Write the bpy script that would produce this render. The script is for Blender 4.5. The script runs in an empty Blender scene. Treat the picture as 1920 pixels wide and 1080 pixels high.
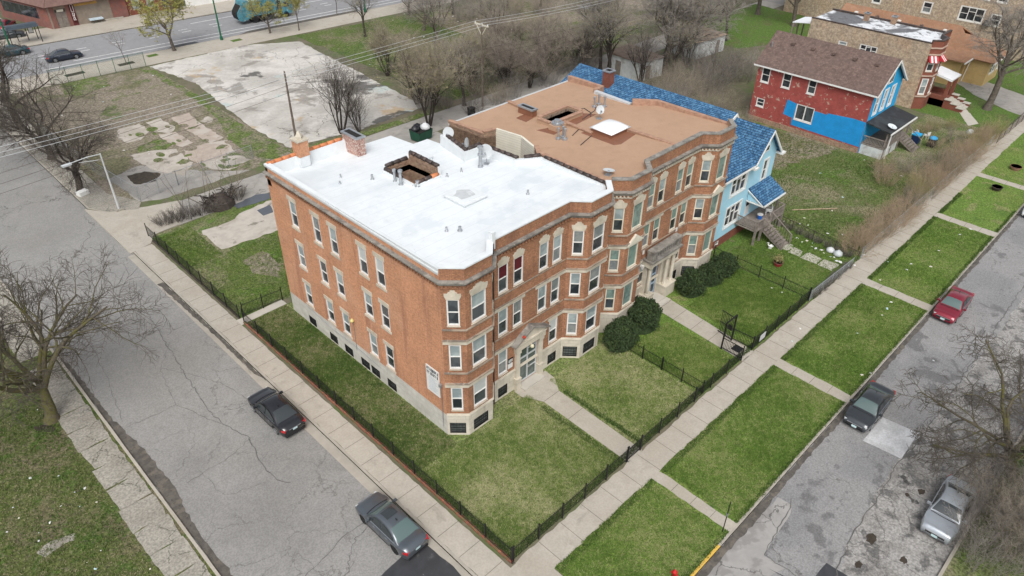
import bpy, math, random
import numpy as np
from mathutils import Vector, Matrix
from mathutils.geometry import tessellate_polygon

# ---------------------------------------------------------------- camera, sky, sun, exposure
S = bpy.context.scene
COL = S.collection
CAM = np.array([-20.7288, -26.2331, 35.5])
FPX = 1366.258                       # focal length in pixels of a 1920 wide picture
YAW, PITCH, ROLL = 0.780148668, 0.619432318, 0.0121782980
_cy, _sy, _cp, _sp = math.cos(YAW), math.sin(YAW), math.cos(PITCH), math.sin(PITCH)
_d = np.array([_cy*_cp, _sy*_cp, -_sp]); _r = np.array([_sy, -_cy, 0.]); _u = np.cross(_r, _d)
_cr, _sr = math.cos(ROLL), math.sin(ROLL)
VR, VU, VD = _cr*_r+_sr*_u, -_sr*_r+_cr*_u, _d
cam = bpy.data.cameras.new("camera"); cam_o = bpy.data.objects.new("camera", cam); COL.objects.link(cam_o)
cam.sensor_width = 36; cam.lens = FPX/1920*36; cam.clip_start = 0.5; cam.clip_end = 2000
mw = Matrix.Identity(4)
for i in range(3):
    mw[i][0], mw[i][1], mw[i][2], mw[i][3] = VR[i], VU[i], -VD[i], CAM[i]
cam_o.matrix_world = mw
S.camera = cam_o

SUN_EL, SUN_AZ = math.radians(52), math.radians(222)     # azimuth measured from +X, counter-clockwise
W = bpy.data.worlds.new("World"); S.world = W; W.use_nodes = True
nt = W.node_tree; nt.nodes.clear()
sky = nt.nodes.new('ShaderNodeTexSky'); sky.sky_type = 'NISHITA'; sky.sun_disc = False
sky.sun_elevation = SUN_EL; sky.sun_rotation = math.pi/2-SUN_AZ; sky.dust_density = 4; sky.air_density = 1.0
hs = nt.nodes.new('ShaderNodeHueSaturation'); hs.inputs['Saturation'].default_value = 0.30
bg = nt.nodes.new('ShaderNodeBackground'); bg.inputs[1].default_value = 0.135
ow = nt.nodes.new('ShaderNodeOutputWorld')
nt.links.new(sky.outputs[0], hs.inputs['Color']); nt.links.new(hs.outputs[0], bg.inputs[0]); nt.links.new(bg.outputs[0], ow.inputs[0])
sl = bpy.data.lights.new("sun", 'SUN'); sl.energy = 1.2; sl.angle = math.radians(30); sl.color = (1, .985, .95)
so = bpy.data.objects.new("sun", sl); COL.objects.link(so)
sd = Vector((math.cos(SUN_EL)*math.cos(SUN_AZ), math.cos(SUN_EL)*math.sin(SUN_AZ), math.sin(SUN_EL)))
so.rotation_euler = sd.to_track_quat('Z', 'Y').to_euler(); so.location = (0, 0, 80)
S.view_settings.view_transform = 'Standard'; S.view_settings.look = 'None'
S.view_settings.exposure = 0.42; S.view_settings.gamma = 1

random.seed(7); RN = np.random.default_rng(7)

def at(px, py, z=0.0):
    """point of the photograph at height z"""
    v = VD*FPX+VR*(px-960)-VU*(py-540)
    return CAM+v*((z-CAM[2])/v[2])
def P2(*pts, z=0.0):
    return [tuple(at(a, b, z)[:2]) for a, b in pts]

# ---------------------------------------------------------------- materials
MATS = {}
def mat(name, col, rough=.85, layers=(), bump=0.0, bscale=20, metal=0.0, spec=.35, brick=None, alpha=None, coat=0, attr=None, var=.12, vscale=1.3, grain=None):
    """procedural material: a base colour, optional brick pattern, then noise layers
    layer = (scale, detail, lo, hi, colour, strength) | ('crack', scale, width, colour, strength) | ('grid', sx, sy, width, colour)"""
    if name in MATS: return MATS[name]
    m = bpy.data.materials.new(name); m.use_nodes = True
    t = m.node_tree; N = t.nodes; L = t.links
    b = N['Principled BSDF']
    b.inputs['Roughness'].default_value = rough; b.inputs['Metallic'].default_value = metal
    b.inputs['Specular IOR Level'].default_value = spec
    if coat: b.inputs['Coat Weight'].default_value = coat; b.inputs['Coat Roughness'].default_value = .06
    tc = N.new('ShaderNodeTexCoord')
    def noise(scale, detail, dist=0.0, off=0):
        n = N.new('ShaderNodeTexNoise'); n.inputs['Scale'].default_value = scale; n.inputs['Detail'].default_value = detail
        n.inputs['Roughness'].default_value = .6; n.inputs['Distortion'].default_value = dist
        mp = N.new('ShaderNodeMapping'); mp.inputs['Location'].default_value = (off*3.7, off*1.9, off*.7)
        L.new(tc.outputs['Object'], mp.inputs[0]); L.new(mp.outputs[0], n.inputs['Vector'])
        return n
    def rng(sock, lo, hi, a=0., c=1.):
        r = N.new('ShaderNodeMapRange'); r.interpolation_type = 'SMOOTHSTEP'
        r.inputs['From Min'].default_value = lo; r.inputs['From Max'].default_value = hi
        r.inputs['To Min'].default_value = a; r.inputs['To Max'].default_value = c
        L.new(sock, r.inputs['Value']); return r.outputs[0]
    def mix(fac, a, c, mode='MIX'):
        x = N.new('ShaderNodeMix'); x.data_type = 'RGBA'; x.blend_type = mode
        if isinstance(fac, float): x.inputs[0].default_value = fac
        else: L.new(fac, x.inputs[0])
        for s, k in ((a, 6), (c, 7)):
            if isinstance(s, tuple): x.inputs[k].default_value = (*s[:3], 1)
            else: L.new(s, x.inputs[k])
        return x.outputs[2]
    cur = tuple(col)
    if attr:
        an = N.new('ShaderNodeAttribute'); an.attribute_name = attr; cur = an.outputs['Color']
    if brick:
        bw, bh, c2, mort, msz = brick[:5]
        bk = N.new('ShaderNodeTexBrick'); bk.inputs['Scale'].default_value = 1
        bk.inputs['Brick Width'].default_value = bw; bk.inputs['Row Height'].default_value = bh
        bk.inputs['Mortar Size'].default_value = msz; bk.inputs['Mortar Smooth'].default_value = .3
        bk.inputs['Color1'].default_value = (*col, 1); bk.inputs['Color2'].default_value = (*c2, 1); bk.inputs['Mortar'].default_value = (*mort, 1)
        if len(brick) > 5: bk.inputs['Bias'].default_value = brick[5]
        L.new(tc.outputs['UV'], bk.inputs['Vector']); cur = bk.outputs['Color']
    if var:
        n = noise(vscale, 6, .4); f = rng(n.outputs[0], .3, .7, 1-var, 1+var)
        cb = N.new('ShaderNodeCombineColor')
        for i in range(3): L.new(f, cb.inputs[i])
        cur = mix(1.0, cur, cb.outputs[0], 'MULTIPLY')
    for i, ly in enumerate(layers):
        if ly[0] == 'streak':
            _, sc, lo, hi, c, st = ly
            n = N.new('ShaderNodeTexNoise'); n.inputs['Scale'].default_value = sc; n.inputs['Detail'].default_value = 6
            mp = N.new('ShaderNodeMapping'); mp.inputs['Scale'].default_value = (1, 1, .12); mp.inputs['Location'].default_value = (i, i*2, i)
            L.new(tc.outputs['Object'], mp.inputs[0]); L.new(mp.outputs[0], n.inputs['Vector'])
            cur = mix(rng(n.outputs[0], lo, hi, 0., st), cur, tuple(c))
        elif ly[0] == 'crack':
            _, sc, wd, c, st = ly
            vo = N.new('ShaderNodeTexVoronoi'); vo.feature = 'DISTANCE_TO_EDGE'; vo.inputs['Scale'].default_value = sc
            nz = noise(sc*2.2, 5, 0, i+5)
            mv = N.new('ShaderNodeVectorMath'); mv.operation = 'MULTIPLY_ADD'
            mv.inputs[1].default_value = (.55/sc,)*3; L.new(nz.outputs['Color'], mv.inputs[0]); L.new(tc.outputs['Object'], mv.inputs[2])
            L.new(mv.outputs[0], vo.inputs['Vector'])
            f = rng(vo.outputs['Distance'], wd*.4*sc, wd*sc, st, 0.)
            gate = noise(sc*.5, 2, 0, i+11); g2 = rng(gate.outputs[0], .42, .55)
            mm = N.new('ShaderNodeMath'); mm.operation = 'MULTIPLY'; L.new(f, mm.inputs[0]); L.new(g2, mm.inputs[1])
            cur = mix(mm.outputs[0], cur, tuple(c))
        else:
            sc, de, lo, hi, c, st = ly[:6]
            n = noise(sc, de, ly[6] if len(ly) > 6 else .3, i+1)
            f = rng(n.outputs[0], lo, hi, 0., st)
            cur = mix(f, cur, tuple(c))
    if grain:
        n = noise(grain[0], 3, 0, 21); f = rng(n.outputs[0], .36, .64, 1-grain[1], 1+grain[1])
        cb = N.new('ShaderNodeCombineColor')
        for i in range(3): L.new(f, cb.inputs[i])
        cur = mix(1.0, cur, cb.outputs[0], 'MULTIPLY')
    if isinstance(cur, tuple): b.inputs['Base Color'].default_value = (*cur, 1)
    else: L.new(cur, b.inputs['Base Color'])
    if bump:
        n = noise(bscale, 5); bp = N.new('ShaderNodeBump'); bp.inputs['Strength'].default_value = bump; bp.inputs['Distance'].default_value = .05
        L.new(n.outputs[0], bp.inputs['Height']); L.new(bp.outputs[0], b.inputs['Normal'])
    MATS[name] = m; return m

G1, G2, DRY, DIRT = (.112, .185, .030), (.048, .088, .018), (.20, .19, .085), (.15, .12, .085)
m_brick = mat('orange_brick', (.53, .25, .135), .9, [(.35, 6, .48, .72, (.56, .315, .20), .6), (3, 6, .55, .8, (.26, .12, .075), .45), (.18, 5, .55, .75, (.35, .17, .10), .5), ('streak', 1.5, .54, .72, (.30, .145, .09), .6), ('streak', .6, .58, .7, (.52, .30, .2), .45)], brick=(.24, .08, (.445, .205, .11), (.48, .33, .23), .006), bump=.15, bscale=30, var=.1, vscale=.5, grain=(7, .12))
m_brickf = mat('face_brick', (.405, .195, .102), .9, [(.7, 6, .5, .72, (.20, .098, .06), .6), (4, 5, .58, .8, (.46, .26, .16), .5), (9, 4, .6, .7, (.15, .075, .05), .5), ('streak', 1.8, .54, .7, (.19, .09, .055), .55)], brick=(.24, .085, (.32, .15, .082), (.17, .10, .07), .011), bump=.15, bscale=30, var=.14, vscale=.8, grain=(8, .16))
m_common = mat('common_brick', (.34, .22, .14), .95, [(5, 4, .55, .65, (.12, .08, .06), .7), (.6, 5, .5, .7, (.42, .28, .18), .5)], brick=(.24, .085, (.24, .12, .075), (.33, .28, .22), .012), bump=.3, bscale=22, var=.2, vscale=3)
m_tanbrick = mat('tan_brick', (.43, .345, .25), .95, [(.4, 6, .45, .7, (.46, .30, .19), .55), (3, 5, .58, .7, (.14, .11, .085), .5), (.25, 4, .55, .7, (.2, .16, .12), .4)], brick=(.24, .085, (.33, .255, .18), (.42, .36, .28), .012), bump=.2, bscale=25, var=.18, vscale=2, grain=(4, .2))
m_redbrick = mat('dark_red_brick', (.20, .072, .05), .9, [(1, 5, .55, .75, (.15, .05, .035), .5)], brick=(.24, .085, (.19, .05, .03), (.2, .1, .07), .008), var=.12)
m_redpaint = mat('flaking_red_paint', (.38, .085, .07), .8, [(.35, 5, .5, .75, (.27, .06, .05), .6), (2.2, 8, .60, .64, (.46, .38, .30), .8), (.8, 8, .63, .67, (.42, .33, .25), .8), (5, 5, .52, .7, (.22, .05, .045), .5)], brick=(.24, .085, (.33, .07, .06), (.22, .055, .05), .01), var=.15)
m_bluepaint = mat('bright_blue_paint', (.018, .30, .66), .6, [(5, 4, .68, .74, (.25, .45, .65), .5)], brick=(.24, .085, (.016, .28, .62), (.012, .2, .5), .012), var=.08)
m_bluepl = mat('blue_siding', (.018, .34, .66), .6, var=.06)
m_stone = mat('limestone', (.535, .485, .395), .85, [(.8, 6, .48, .70, (.31, .265, .205), .6), (4, 5, .58, .75, (.72, .68, .6), .4)], bump=.1, var=.1)
m_stoned = mat('weathered_stone', (.24, .225, .2), .9, [(1.5, 6, .45, .65, (.11, .10, .09), .7), (5, 5, .55, .7, (.42, .38, .32), .6)], bump=.2, var=.2)
m_foundation = mat('grey_stone_base', (.55, .53, .48), .85, [(.6, 6, .45, .7, (.40, .38, .33), .5), (2.5, 5, .55, .7, (.66, .64, .6), .4)], brick=(.9, .42, (.5, .48, .43), (.4, .38, .34), .012), var=.1)
m_white = mat('white_paint', (.70, .695, .67), .5, var=.05)
m_cream = mat('cream_frame', (.62, .58, .48), .6, var=.08)
m_glass = mat('dark_glass', (.022, .027, .033), .08, [(1.1, 3, .45, .65, (.07, .08, .085), .7)], spec=.8, var=0)
m_blind = mat('pale_blind_glass', (.33, .38, .38), .15, [(.9, 3, .42, .6, (.20, .25, .26), .8)], spec=.7, var=.1)
m_green = mat('greenish_glass', (.19, .27, .24), .1, [(1.3, 3, .45, .65, (.11, .16, .145), .9)], spec=.9, var=.1)
m_curtain = mat('dark_red_curtain', (.085, .009, .014), .9, var=.2)
m_black = mat('black_iron', (.012, .012, .013), .5, var=0)
m_dark = mat('dark_void', (.018, .017, .016), .9, var=0)
m_roofw = mat('white_roof_coating', (.71, .74, .755), .4, [(.33, 6, .56, .64, (.60, .65, .675), .6), (.16, 5, .47, .70, (.55, .60, .625), .85), (.9, 6, .56, .74, (.60, .645, .66), .75), (5, 5, .58, .72, (.58, .61, .63), .4), (.5, 5, .68, .74, (.42, .46, .47), .6)], brick=(60, .95, (.715, .75, .765), (.60, .64, .66), .022), spec=.5, var=.03, bump=.06, bscale=2)
m_flash = mat('white_flashing', (.66, .69, .70), .4, [(1.5, 5, .5, .7, (.62, .66, .68), .6)], var=.04, bump=.15, bscale=3)
m_roofb = mat('brown_roof_coating', (.395, .255, .168), .8, [(.25, 5, .45, .7, (.43, .28, .187), .7), (1.2, 6, .56, .74, (.345, .215, .14), .55), (9, 4, .58, .7, (.28, .16, .10), .45), (22, 3, .6, .7, (.46, .3, .2), .35)], var=.05, bump=.1, bscale=6)
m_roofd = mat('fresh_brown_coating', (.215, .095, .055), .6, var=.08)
m_tile = mat('terracotta_coping', (.55, .20, .085), .7, [(3, 4, .5, .65, (.42, .19, .11), .6)], var=.2, vscale=3)
m_tilep = mat('pink_tile_coping', (.37, .225, .155), .8, [(3, 4, .5, .65, (.32, .17, .12), .6)], var=.2, vscale=3)
m_tiled = mat('dark_tile_coping', (.055, .042, .038), .5, [(2, 4, .55, .65, (.14, .08, .06), .6)], var=.3, vscale=3)
m_bshing = mat('blue_shingle', (.028, .105, .22), .85, [(3.2, 3, .54, .64, (.12, .26, .40), .5), (2.6, 3, .56, .65, (.015, .035, .08), .5)], brick=(.42, .22, (.085, .21, .36), (.010, .028, .065), .03, -.05), var=.25, vscale=2.8)
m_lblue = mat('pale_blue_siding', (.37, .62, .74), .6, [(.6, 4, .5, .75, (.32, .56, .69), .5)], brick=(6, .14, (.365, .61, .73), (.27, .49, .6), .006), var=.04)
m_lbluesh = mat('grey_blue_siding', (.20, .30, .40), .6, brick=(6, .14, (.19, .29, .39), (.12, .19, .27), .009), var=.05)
m_bshake = mat('brown_shingle', (.155, .105, .088), .9, [(4, 4, .5, .65, (.20, .14, .12), .6), (.5, 4, .5, .7, (.125, .09, .08), .5)], brick=(.45, .2, (.115, .08, .068), (.085, .06, .052), .012), var=.2, vscale=2)
m_oshing = mat('orange_shingle', (.29, .175, .115), .9, [(.5, 5, .48, .7, (.27, .15, .09), .6), (4, 4, .55, .7, (.42, .24, .15), .5)], brick=(.45, .2, (.31, .165, .095), (.24, .125, .075), .01), var=.12)
m_tarw = mat('peeling_silver_roof', (.66, .68, .70), .55, [(.16, 4, .48, .54, (.085, .085, .09), .9), (1.1, 6, .54, .60, (.10, .10, .105), .8), (3, 5, .6, .66, (.3, .3, .31), .7)], var=.1)
m_tar = mat('black_roll_roof', (.028, .028, .03), .6, [(.8, 3, .5, .6, (.05, .06, .065), .6)], var=.15)
m_wood = mat('weathered_wood', (.22, .19, .165), .9, [(2, 5, .5, .7, (.13, .11, .095), .6)], var=.2, vscale=3)
m_pole = mat('old_pole_wood', (.13, .105, .085), .95, [(3, 5, .5, .7, (.20, .17, .145), .6)], var=.2, vscale=3)
m_metal = mat('galvanized_metal', (.42, .44, .46), .4, metal=.7, var=.12, vscale=4)
m_lampm = mat('pale_lamp_metal', (.60, .62, .63), .45, metal=.3, var=.06)
m_dish = mat('grey_dish', (.50, .53, .54), .5, var=.06)
m_gpole = mat('green_lamp_paint', (.012, .11, .055), .5, var=.1)
m_skyl = mat('white_skylight_dome', (.74, .75, .76), .25, var=.03)
m_siding = mat('ivory_siding', (.68, .65, .55), .6, brick=(5, .2, (.66, .63, .53), (.45, .43, .36), .012), var=.05)
m_yellow = mat('yellow_brick', (.50, .36, .155), .9, [(.6, 5, .5, .7, (.42, .29, .13), .5)], brick=(.24, .085, (.46, .33, .14), (.4, .3, .16), .008), var=.08)
m_awn = mat('white_awning_metal', (.76, .78, .8), .4, var=.05)
m_redcl = mat('red_stripe_cloth', (.50, .035, .05), .8, var=.1)
m_garw = mat('whitewashed_board', (.55, .57, .57), .85, [(1, 6, .5, .65, (.33, .32, .3), .7)], var=.12)
m_groof = mat('tan_flat_roof', (.33, .235, .165), .9, [(.6, 5, .45, .7, (.27, .2, .15), .6)], var=.12)
m_groofb = mat('brown_garage_roof', (.16, .12, .10), .9, [(.6, 5, .45, .7, (.23, .16, .12), .6)], var=.15)
m_storeroof = mat('store_shingle', (.165, .10, .085), .9, [(6, 4, .5, .65, (.21, .135, .115), .5)], var=.14)
m_storewall = mat('boarded_store_wall', (.25, .205, .165), .9, [(.5, 5, .5, .7, (.20, .165, .13), .6), (2, 5, .55, .7, (.3, .25, .2), .5)], var=.12)
m_ochre = mat('ochre_band', (.46, .27, .075), .8, [(1, 5, .5, .65, (.34, .22, .1), .6)], var=.1)
m_pink = mat('painted_red_brick', (.20, .095, .08), .85, [(1, 5, .5, .7, (.3, .09, .06), .6)], var=.12)
m_maroon = mat('maroon_paint', (.10, .022, .025), .8, var=.15)

# ground
m_ground = mat('rough_ground', (.115, .112, .066), .95, [(.12, 6, .46, .62, (.16, .135, .10), .8), (.3, 7, .5, .66, (.085, .125, .035), .8), (1.6, 6, .55, .7, (.2, .175, .125), .5)], bump=.5, bscale=5, var=.2)
m_yard = mat('tired_lawn', (.14, .182, .052), .95, [(.18, 8, .44, .62, (.20, .19, .095), .6), (.9, 8, .54, .72, (.08, .12, .028), .35), (3.5, 8, .50, .66, (.26, .24, .14), .65), (6, 6, .5, .66, (.045, .075, .02), .6), (1.0, 7, .66, .74, (.13, .11, .07), .6), (.75, 6, .645, .68, (.05, .09, .018), .8)], bump=.6, bscale=14, var=.15, vscale=6, grain=(9, .4))
m_verge = mat('verge_lawn', G1, .95, [(.22, 7, .46, .64, (.15, .19, .045), .7), (.55, 7, .54, .70, (.07, .13, .02), .7), (3, 8, .56, .72, (.18, .18, .08), .5), (7, 6, .5, .68, (.04, .075, .014), .5), (.9, 7, .60, .70, (.06, .115, .018), .7), (.6, 8, .55, .66, (.21, .20, .09), .65)], bump=.6, bscale=14, var=.14, vscale=6, grain=(9, .38))
m_fresh = mat('fresh_grass', (.085, .145, .026), .95, [(.35, 7, .5, .64, (.11, .115, .045), .8), (3, 7, .52, .68, (.045, .095, .014), .7), (.8, 6, .63, .72, (.15, .125, .085), .7)], bump=.6, bscale=12, var=.14, vscale=5, grain=(8, .35))
m_vacant = mat('vacant_lot_grass', (.088, .122, .03), .95, [(.16, 8, .46, .60, (.21, .185, .12), .8), (.5, 8, .53, .64, (.075, .145, .02), .8), (2.5, 7, .55, .70, (.22, .2, .13), .5), (8, 6, .55, .7, (.05, .07, .02), .5)], bump=.6, bscale=10, var=.16, vscale=4, grain=(6, .4))
m_dirtlot = mat('trodden_dirt', (.215, .185, .14), .95, [(.14, 8, .50, .60, (.125, .125, .06), .85), (.3, 8, .56, .64, (.075, .115, .024), .8), (.25, 6, .52, .66, (.26, .215, .175), .7), (3, 8, .54, .66, (.11, .09, .07), .7), (9, 5, .55, .68, (.28, .24, .19), .5)], bump=.5, bscale=8, var=.15, vscale=3, grain=(5, .3))
m_parkside = mat('thin_park_grass', (.085, .10, .03), .95, [(.35, 7, .48, .62, (.135, .115, .07), .85), (.9, 7, .52, .66, (.055, .10, .016), .8), (3.5, 7, .54, .68, (.165, .15, .10), .6), (1.7, 6, .62, .72, (.07, .055, .045), .8)], bump=.6, bscale=10, var=.16, vscale=4, grain=(8, .4))
m_rough = mat('rough_green_lot', (.085, .12, .026), .95, [(.10, 8, .47, .58, (.16, .145, .085), .85), (.3, 8, .54, .64, (.05, .10, .014), .8), (1.2, 8, .58, .68, (.2, .175, .13), .7), (6, 6, .55, .7, (.05, .07, .02), .5)], bump=.6, bscale=8, var=.16, vscale=3, grain=(4, .4))
m_deadgrass = mat('dead_grass', (.20, .17, .12), .95, [(.35, 8, .5, .62, (.12, .115, .05), .8), (1, 8, .57, .66, (.07, .115, .02), .75), (4, 7, .54, .68, (.25, .22, .16), .6)], bump=.6, bscale=10, var=.16, vscale=4, grain=(5, .4))
m_weedy = mat('weedy_strip', (.10, .135, .035), .95, [(.6, 8, .47, .58, (.185, .165, .115), .8), (1.5, 8, .54, .64, (.065, .12, .016), .7), (5, 6, .55, .68, (.22, .19, .14), .5)], bump=.6, bscale=8, var=.18, vscale=3, grain=(5, .4))
m_road = mat('worn_asphalt', (.260, .253, .240), .92, [(.11, 6, .45, .7, (.222, .217, .208), .8), (.5, 6, .56, .72, (.285, .277, .262), .5), (.05, 5, .5, .62, (.235, .225, .205), .6), (.07, 7, .52, .62, (.205, .2, .19), .7), ('crack', .085, .05, (.09, .085, .08), .8), ('crack', .3, .035, (.12, .115, .105), .6), (26, 3, .62, .72, (.17, .165, .16), .5), (2, 6, .67, .72, (.18, .175, .165), .5)], bump=.2, bscale=40, var=.05, vscale=.7, grain=(11, .13))
m_road2 = mat('patched_asphalt', (.255, .25, .245), .92, [(.16, 7, .46, .62, (.205, .205, .206), .8), (.45, 8, .545, .60, (.13, .128, .127), .8), (2.2, 8, .60, .66, (.12, .118, .117), .6), ('crack', .13, .045, (.10, .095, .09), .7), (26, 3, .62, .72, (.17, .165, .16), .5)], bump=.2, bscale=40, var=.06, vscale=.7, grain=(10, .15))
m_roadbad = mat('broken_asphalt', (.29, .28, .265), .95, [(.35, 8, .47, .57, (.20, .19, .178), .85), (.9, 8, .52, .60, (.11, .107, .103), .85), (.45, 8, .635, .66, (.05, .048, .046), .9), (3, 6, .58, .68, (.38, .36, .33), .5), ('crack', .55, .035, (.1, .095, .09), .7)], bump=.5, bscale=12, var=.12, vscale=2, grain=(7, .22))
m_avenue = mat('avenue_asphalt', (.25, .25, .255), .92, [(.1, 5, .45, .65, (.215, .215, .222), .7), (.6, 6, .6, .7, (.29, .288, .285), .5), ('crack', .09, .05, (.11, .11, .11), .6)], var=.06)
m_fresha = mat('fresh_asphalt', (.045, .046, .05), .55, [(1.2, 6, .58, .72, (.12, .12, .125), .7), (3, 4, .68, .73, (.3, .3, .31), .5)], var=.15)
m_walk = mat('sidewalk_concrete', (.40, .365, .31), .9, [(.22, 6, .45, .66, (.355, .318, .262), .8), (1.2, 6, .56, .70, (.32, .29, .24), .6), (.5, 7, .62, .68, (.27, .245, .205), .5), (14, 4, .62, .72, (.36, .32, .26), .4)], var=.05, bump=.08, grain=(8, .05))
m_walkl = mat('pale_concrete', (.46, .43, .375), .9, [(.5, 6, .45, .7, (.41, .38, .33), .7), (14, 4, .64, .72, (.42, .39, .33), .4)], var=.05)
m_walkold = mat('cracked_concrete', (.30, .28, .24), .92, [(.5, 6, .45, .68, (.235, .215, .18), .8), (2, 6, .58, .7, (.22, .2, .165), .6), ('crack', .45, .03, (.08, .08, .055), .8)], var=.1, bump=.15, grain=(7, .2))
m_kerb = mat('kerb_concrete', (.36, .33, .28), .9, [(.6, 6, .5, .7, (.3, .275, .23), .6)], var=.08)
m_kerby = mat('yellow_kerb_paint', (.62, .40, .075), .7, [(1.2, 6, .56, .66, (.45, .36, .22), .8)], var=.08)
m_joint = mat('dark_joint', (.13, .115, .09), .95, var=.2)
m_alley = mat('alley_concrete', (.335, .315, .285), .92, [(.12, 6, .46, .62, (.25, .24, .225), .85), (.5, 6, .56, .66, (.2, .19, .18), .6), ('crack', .16, .05, (.12, .11, .10), .6)], var=.08)
m_blind2 = mat('white_blind_glass', (.50, .52, .51), .2, [(14, 1, .4, .6, (.42, .44, .43), .5)], spec=.6, var=.05)
m_blind3 = mat('grey_curtain_glass', (.17, .19, .195), .15, [(2, 4, .45, .6, (.26, .27, .26), .7)], spec=.7, var=.1)
m_glass2 = mat('sky_tinted_glass', (.06, .072, .08), .07, [(.9, 3, .45, .6, (.025, .03, .035), .8)], spec=.9, var=0)  # pane glass with a grey sky reflection mixed into the colour
m_bsg = mat('glass_block', (.12, .135, .13), .25, [(1.5, 3, .45, .6, (.07, .08, .078), .8)], var=.1)
m_shaft = mat('shaded_shaft_brick', (.30, .21, .15), .95, [(5, 4, .52, .62, (.05, .04, .035), .8)], brick=(.24, .085, (.22, .14, .10), (.28, .24, .19), .014), var=.2, vscale=3)  # common brick darkened, the shade inside the shaft put into its colour
m_pad = mat('bleached_slab', (.53, .505, .465), .9, [(.09, 7, .48, .60, (.36, .34, .305), .8), (.2, 8, .56, .62, (.235, .215, .19), .8), (.13, 6, .60, .66, (.40, .29, .165), .75), (.11, 5, .60, .67, (.40, .47, .45), .8), (.3, 6, .52, .64, (.44, .415, .375), .6), (.10, 8, .60, .64, (.06, .058, .055), .85), (.16, 5, .62, .66, (.22, .225, .235), .8), ('crack', .16, .05, (.12, .11, .09), .8), (2.5, 7, .64, .70, (.3, .28, .25), .4)], var=.06, vscale=.4, grain=(3, .05))
m_slab = mat('tan_slab', (.44, .40, .35), .92, [(.3, 6, .5, .62, (.34, .30, .25), .8), (.8, 6, .6, .68, (.16, .15, .12), .8)], var=.1)
m_slabp = mat('pinkish_slab', (.39, .325, .275), .92, [(.3, 6, .47, .6, (.46, .42, .37), .8), (1, 6, .6, .68, (.14, .14, .075), .8)], var=.1)
m_puddle = mat('puddle_water', (.085, .095, .11), .05, spec=.6, var=.05)
m_soil = mat('dark_soil', (.05, .04, .03), .95, var=.3, vscale=3)
m_gutter = mat('gutter_silt', (.10, .09, .078), .95, [(1.5, 6, .5, .65, (.16, .14, .115), .8), (8, 5, .55, .7, (.03, .028, .025), .6)], var=.25, vscale=2)
m_line = mat('road_paint', (.66, .66, .65), .8, [(2.5, 6, .58, .66, (.3, .3, .3), .8)], var=.08)
m_gblade = mat('grass_blade', (1, 1, 1), .9, attr='Col', var=0)
# bark, leaves
m_bark = mat('grey_bark', (.105, .088, .072), .95, [(3, 5, .5, .65, (.16, .14, .12), .6)], var=.25, vscale=4)
m_moss = mat('mossy_bark', (.10, .085, .058), .95, [(1.4, 5, .44, .6, (.105, .10, .028), .85), (6, 4, .55, .65, (.05, .045, .035), .6)], var=.25, vscale=4)
m_barkd = mat('dark_bark', (.05, .04, .034), .95, var=.25, vscale=4)
m_twig = mat('grey_twig', (0.27, 0.245, 0.215), .95, var=.3, vscale=2)
m_twigb = mat('brown_twig', (0.31, 0.265, 0.205), .95, var=.3, vscale=2)
m_twigd = mat('dark_twig', (0.185, 0.165, 0.145), .95, var=.3, vscale=2)
m_twigy = mat('ochre_twig', (.30, .26, .12), .95, var=.3, vscale=2)
m_twigr = mat('reddish_twig', (.37, .28, .19), .95, var=.3, vscale=2)
m_leafy = mat('yellow_green_leaf', (.30, .28, .075), .8, [(1.5, 3, .4, .6, (.22, .23, .05), .8)], var=.3, vscale=3)
m_leafd = mat('yew_leaf', (.034, .056, .02), .85, [(1.6, 5, .5, .65, (.055, .085, .024), .8)], var=.35, vscale=5)
m_leafw = mat('weed_leaf', (.08, .12, .02), .85, var=.3, vscale=3)
# car paint etc.
m_tyre = mat('tyre_rubber', (.018, .018, .018), .8, var=0)
m_rim = mat('alloy_rim', (.45, .46, .47), .3, metal=.8, var=0)
m_rimd = mat('dark_rim', (.03, .03, .032), .4, metal=.6, var=0)
m_cglass = mat('car_glass', (.03, .037, .04), .05, spec=.9, var=0)
m_cglass_sky = mat('sky_tinted_car_glass', (.085, .13, .125), .08, spec=.9, var=0)  # car glass with greenish sky reflections put into its base colour
m_chrome = mat('chrome_trim', (.72, .73, .74), .12, metal=1.0, var=0)
m_hlamp = mat('lamp_lens', (.55, .57, .58), .1, spec=.8, var=0)
m_tlamp = mat('tail_lens', (.45, .012, .015), .15, spec=.7, var=0)
m_plate = mat('licence_plate', (.50, .66, .68), .5, var=.1)
m_trim = mat('black_plastic', (.02, .02, .021), .6, var=0)
def paint(n, c, metal=.35, rough=.28): return mat(n, c, rough, metal=metal, coat=.8, spec=.5, var=.03)
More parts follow.
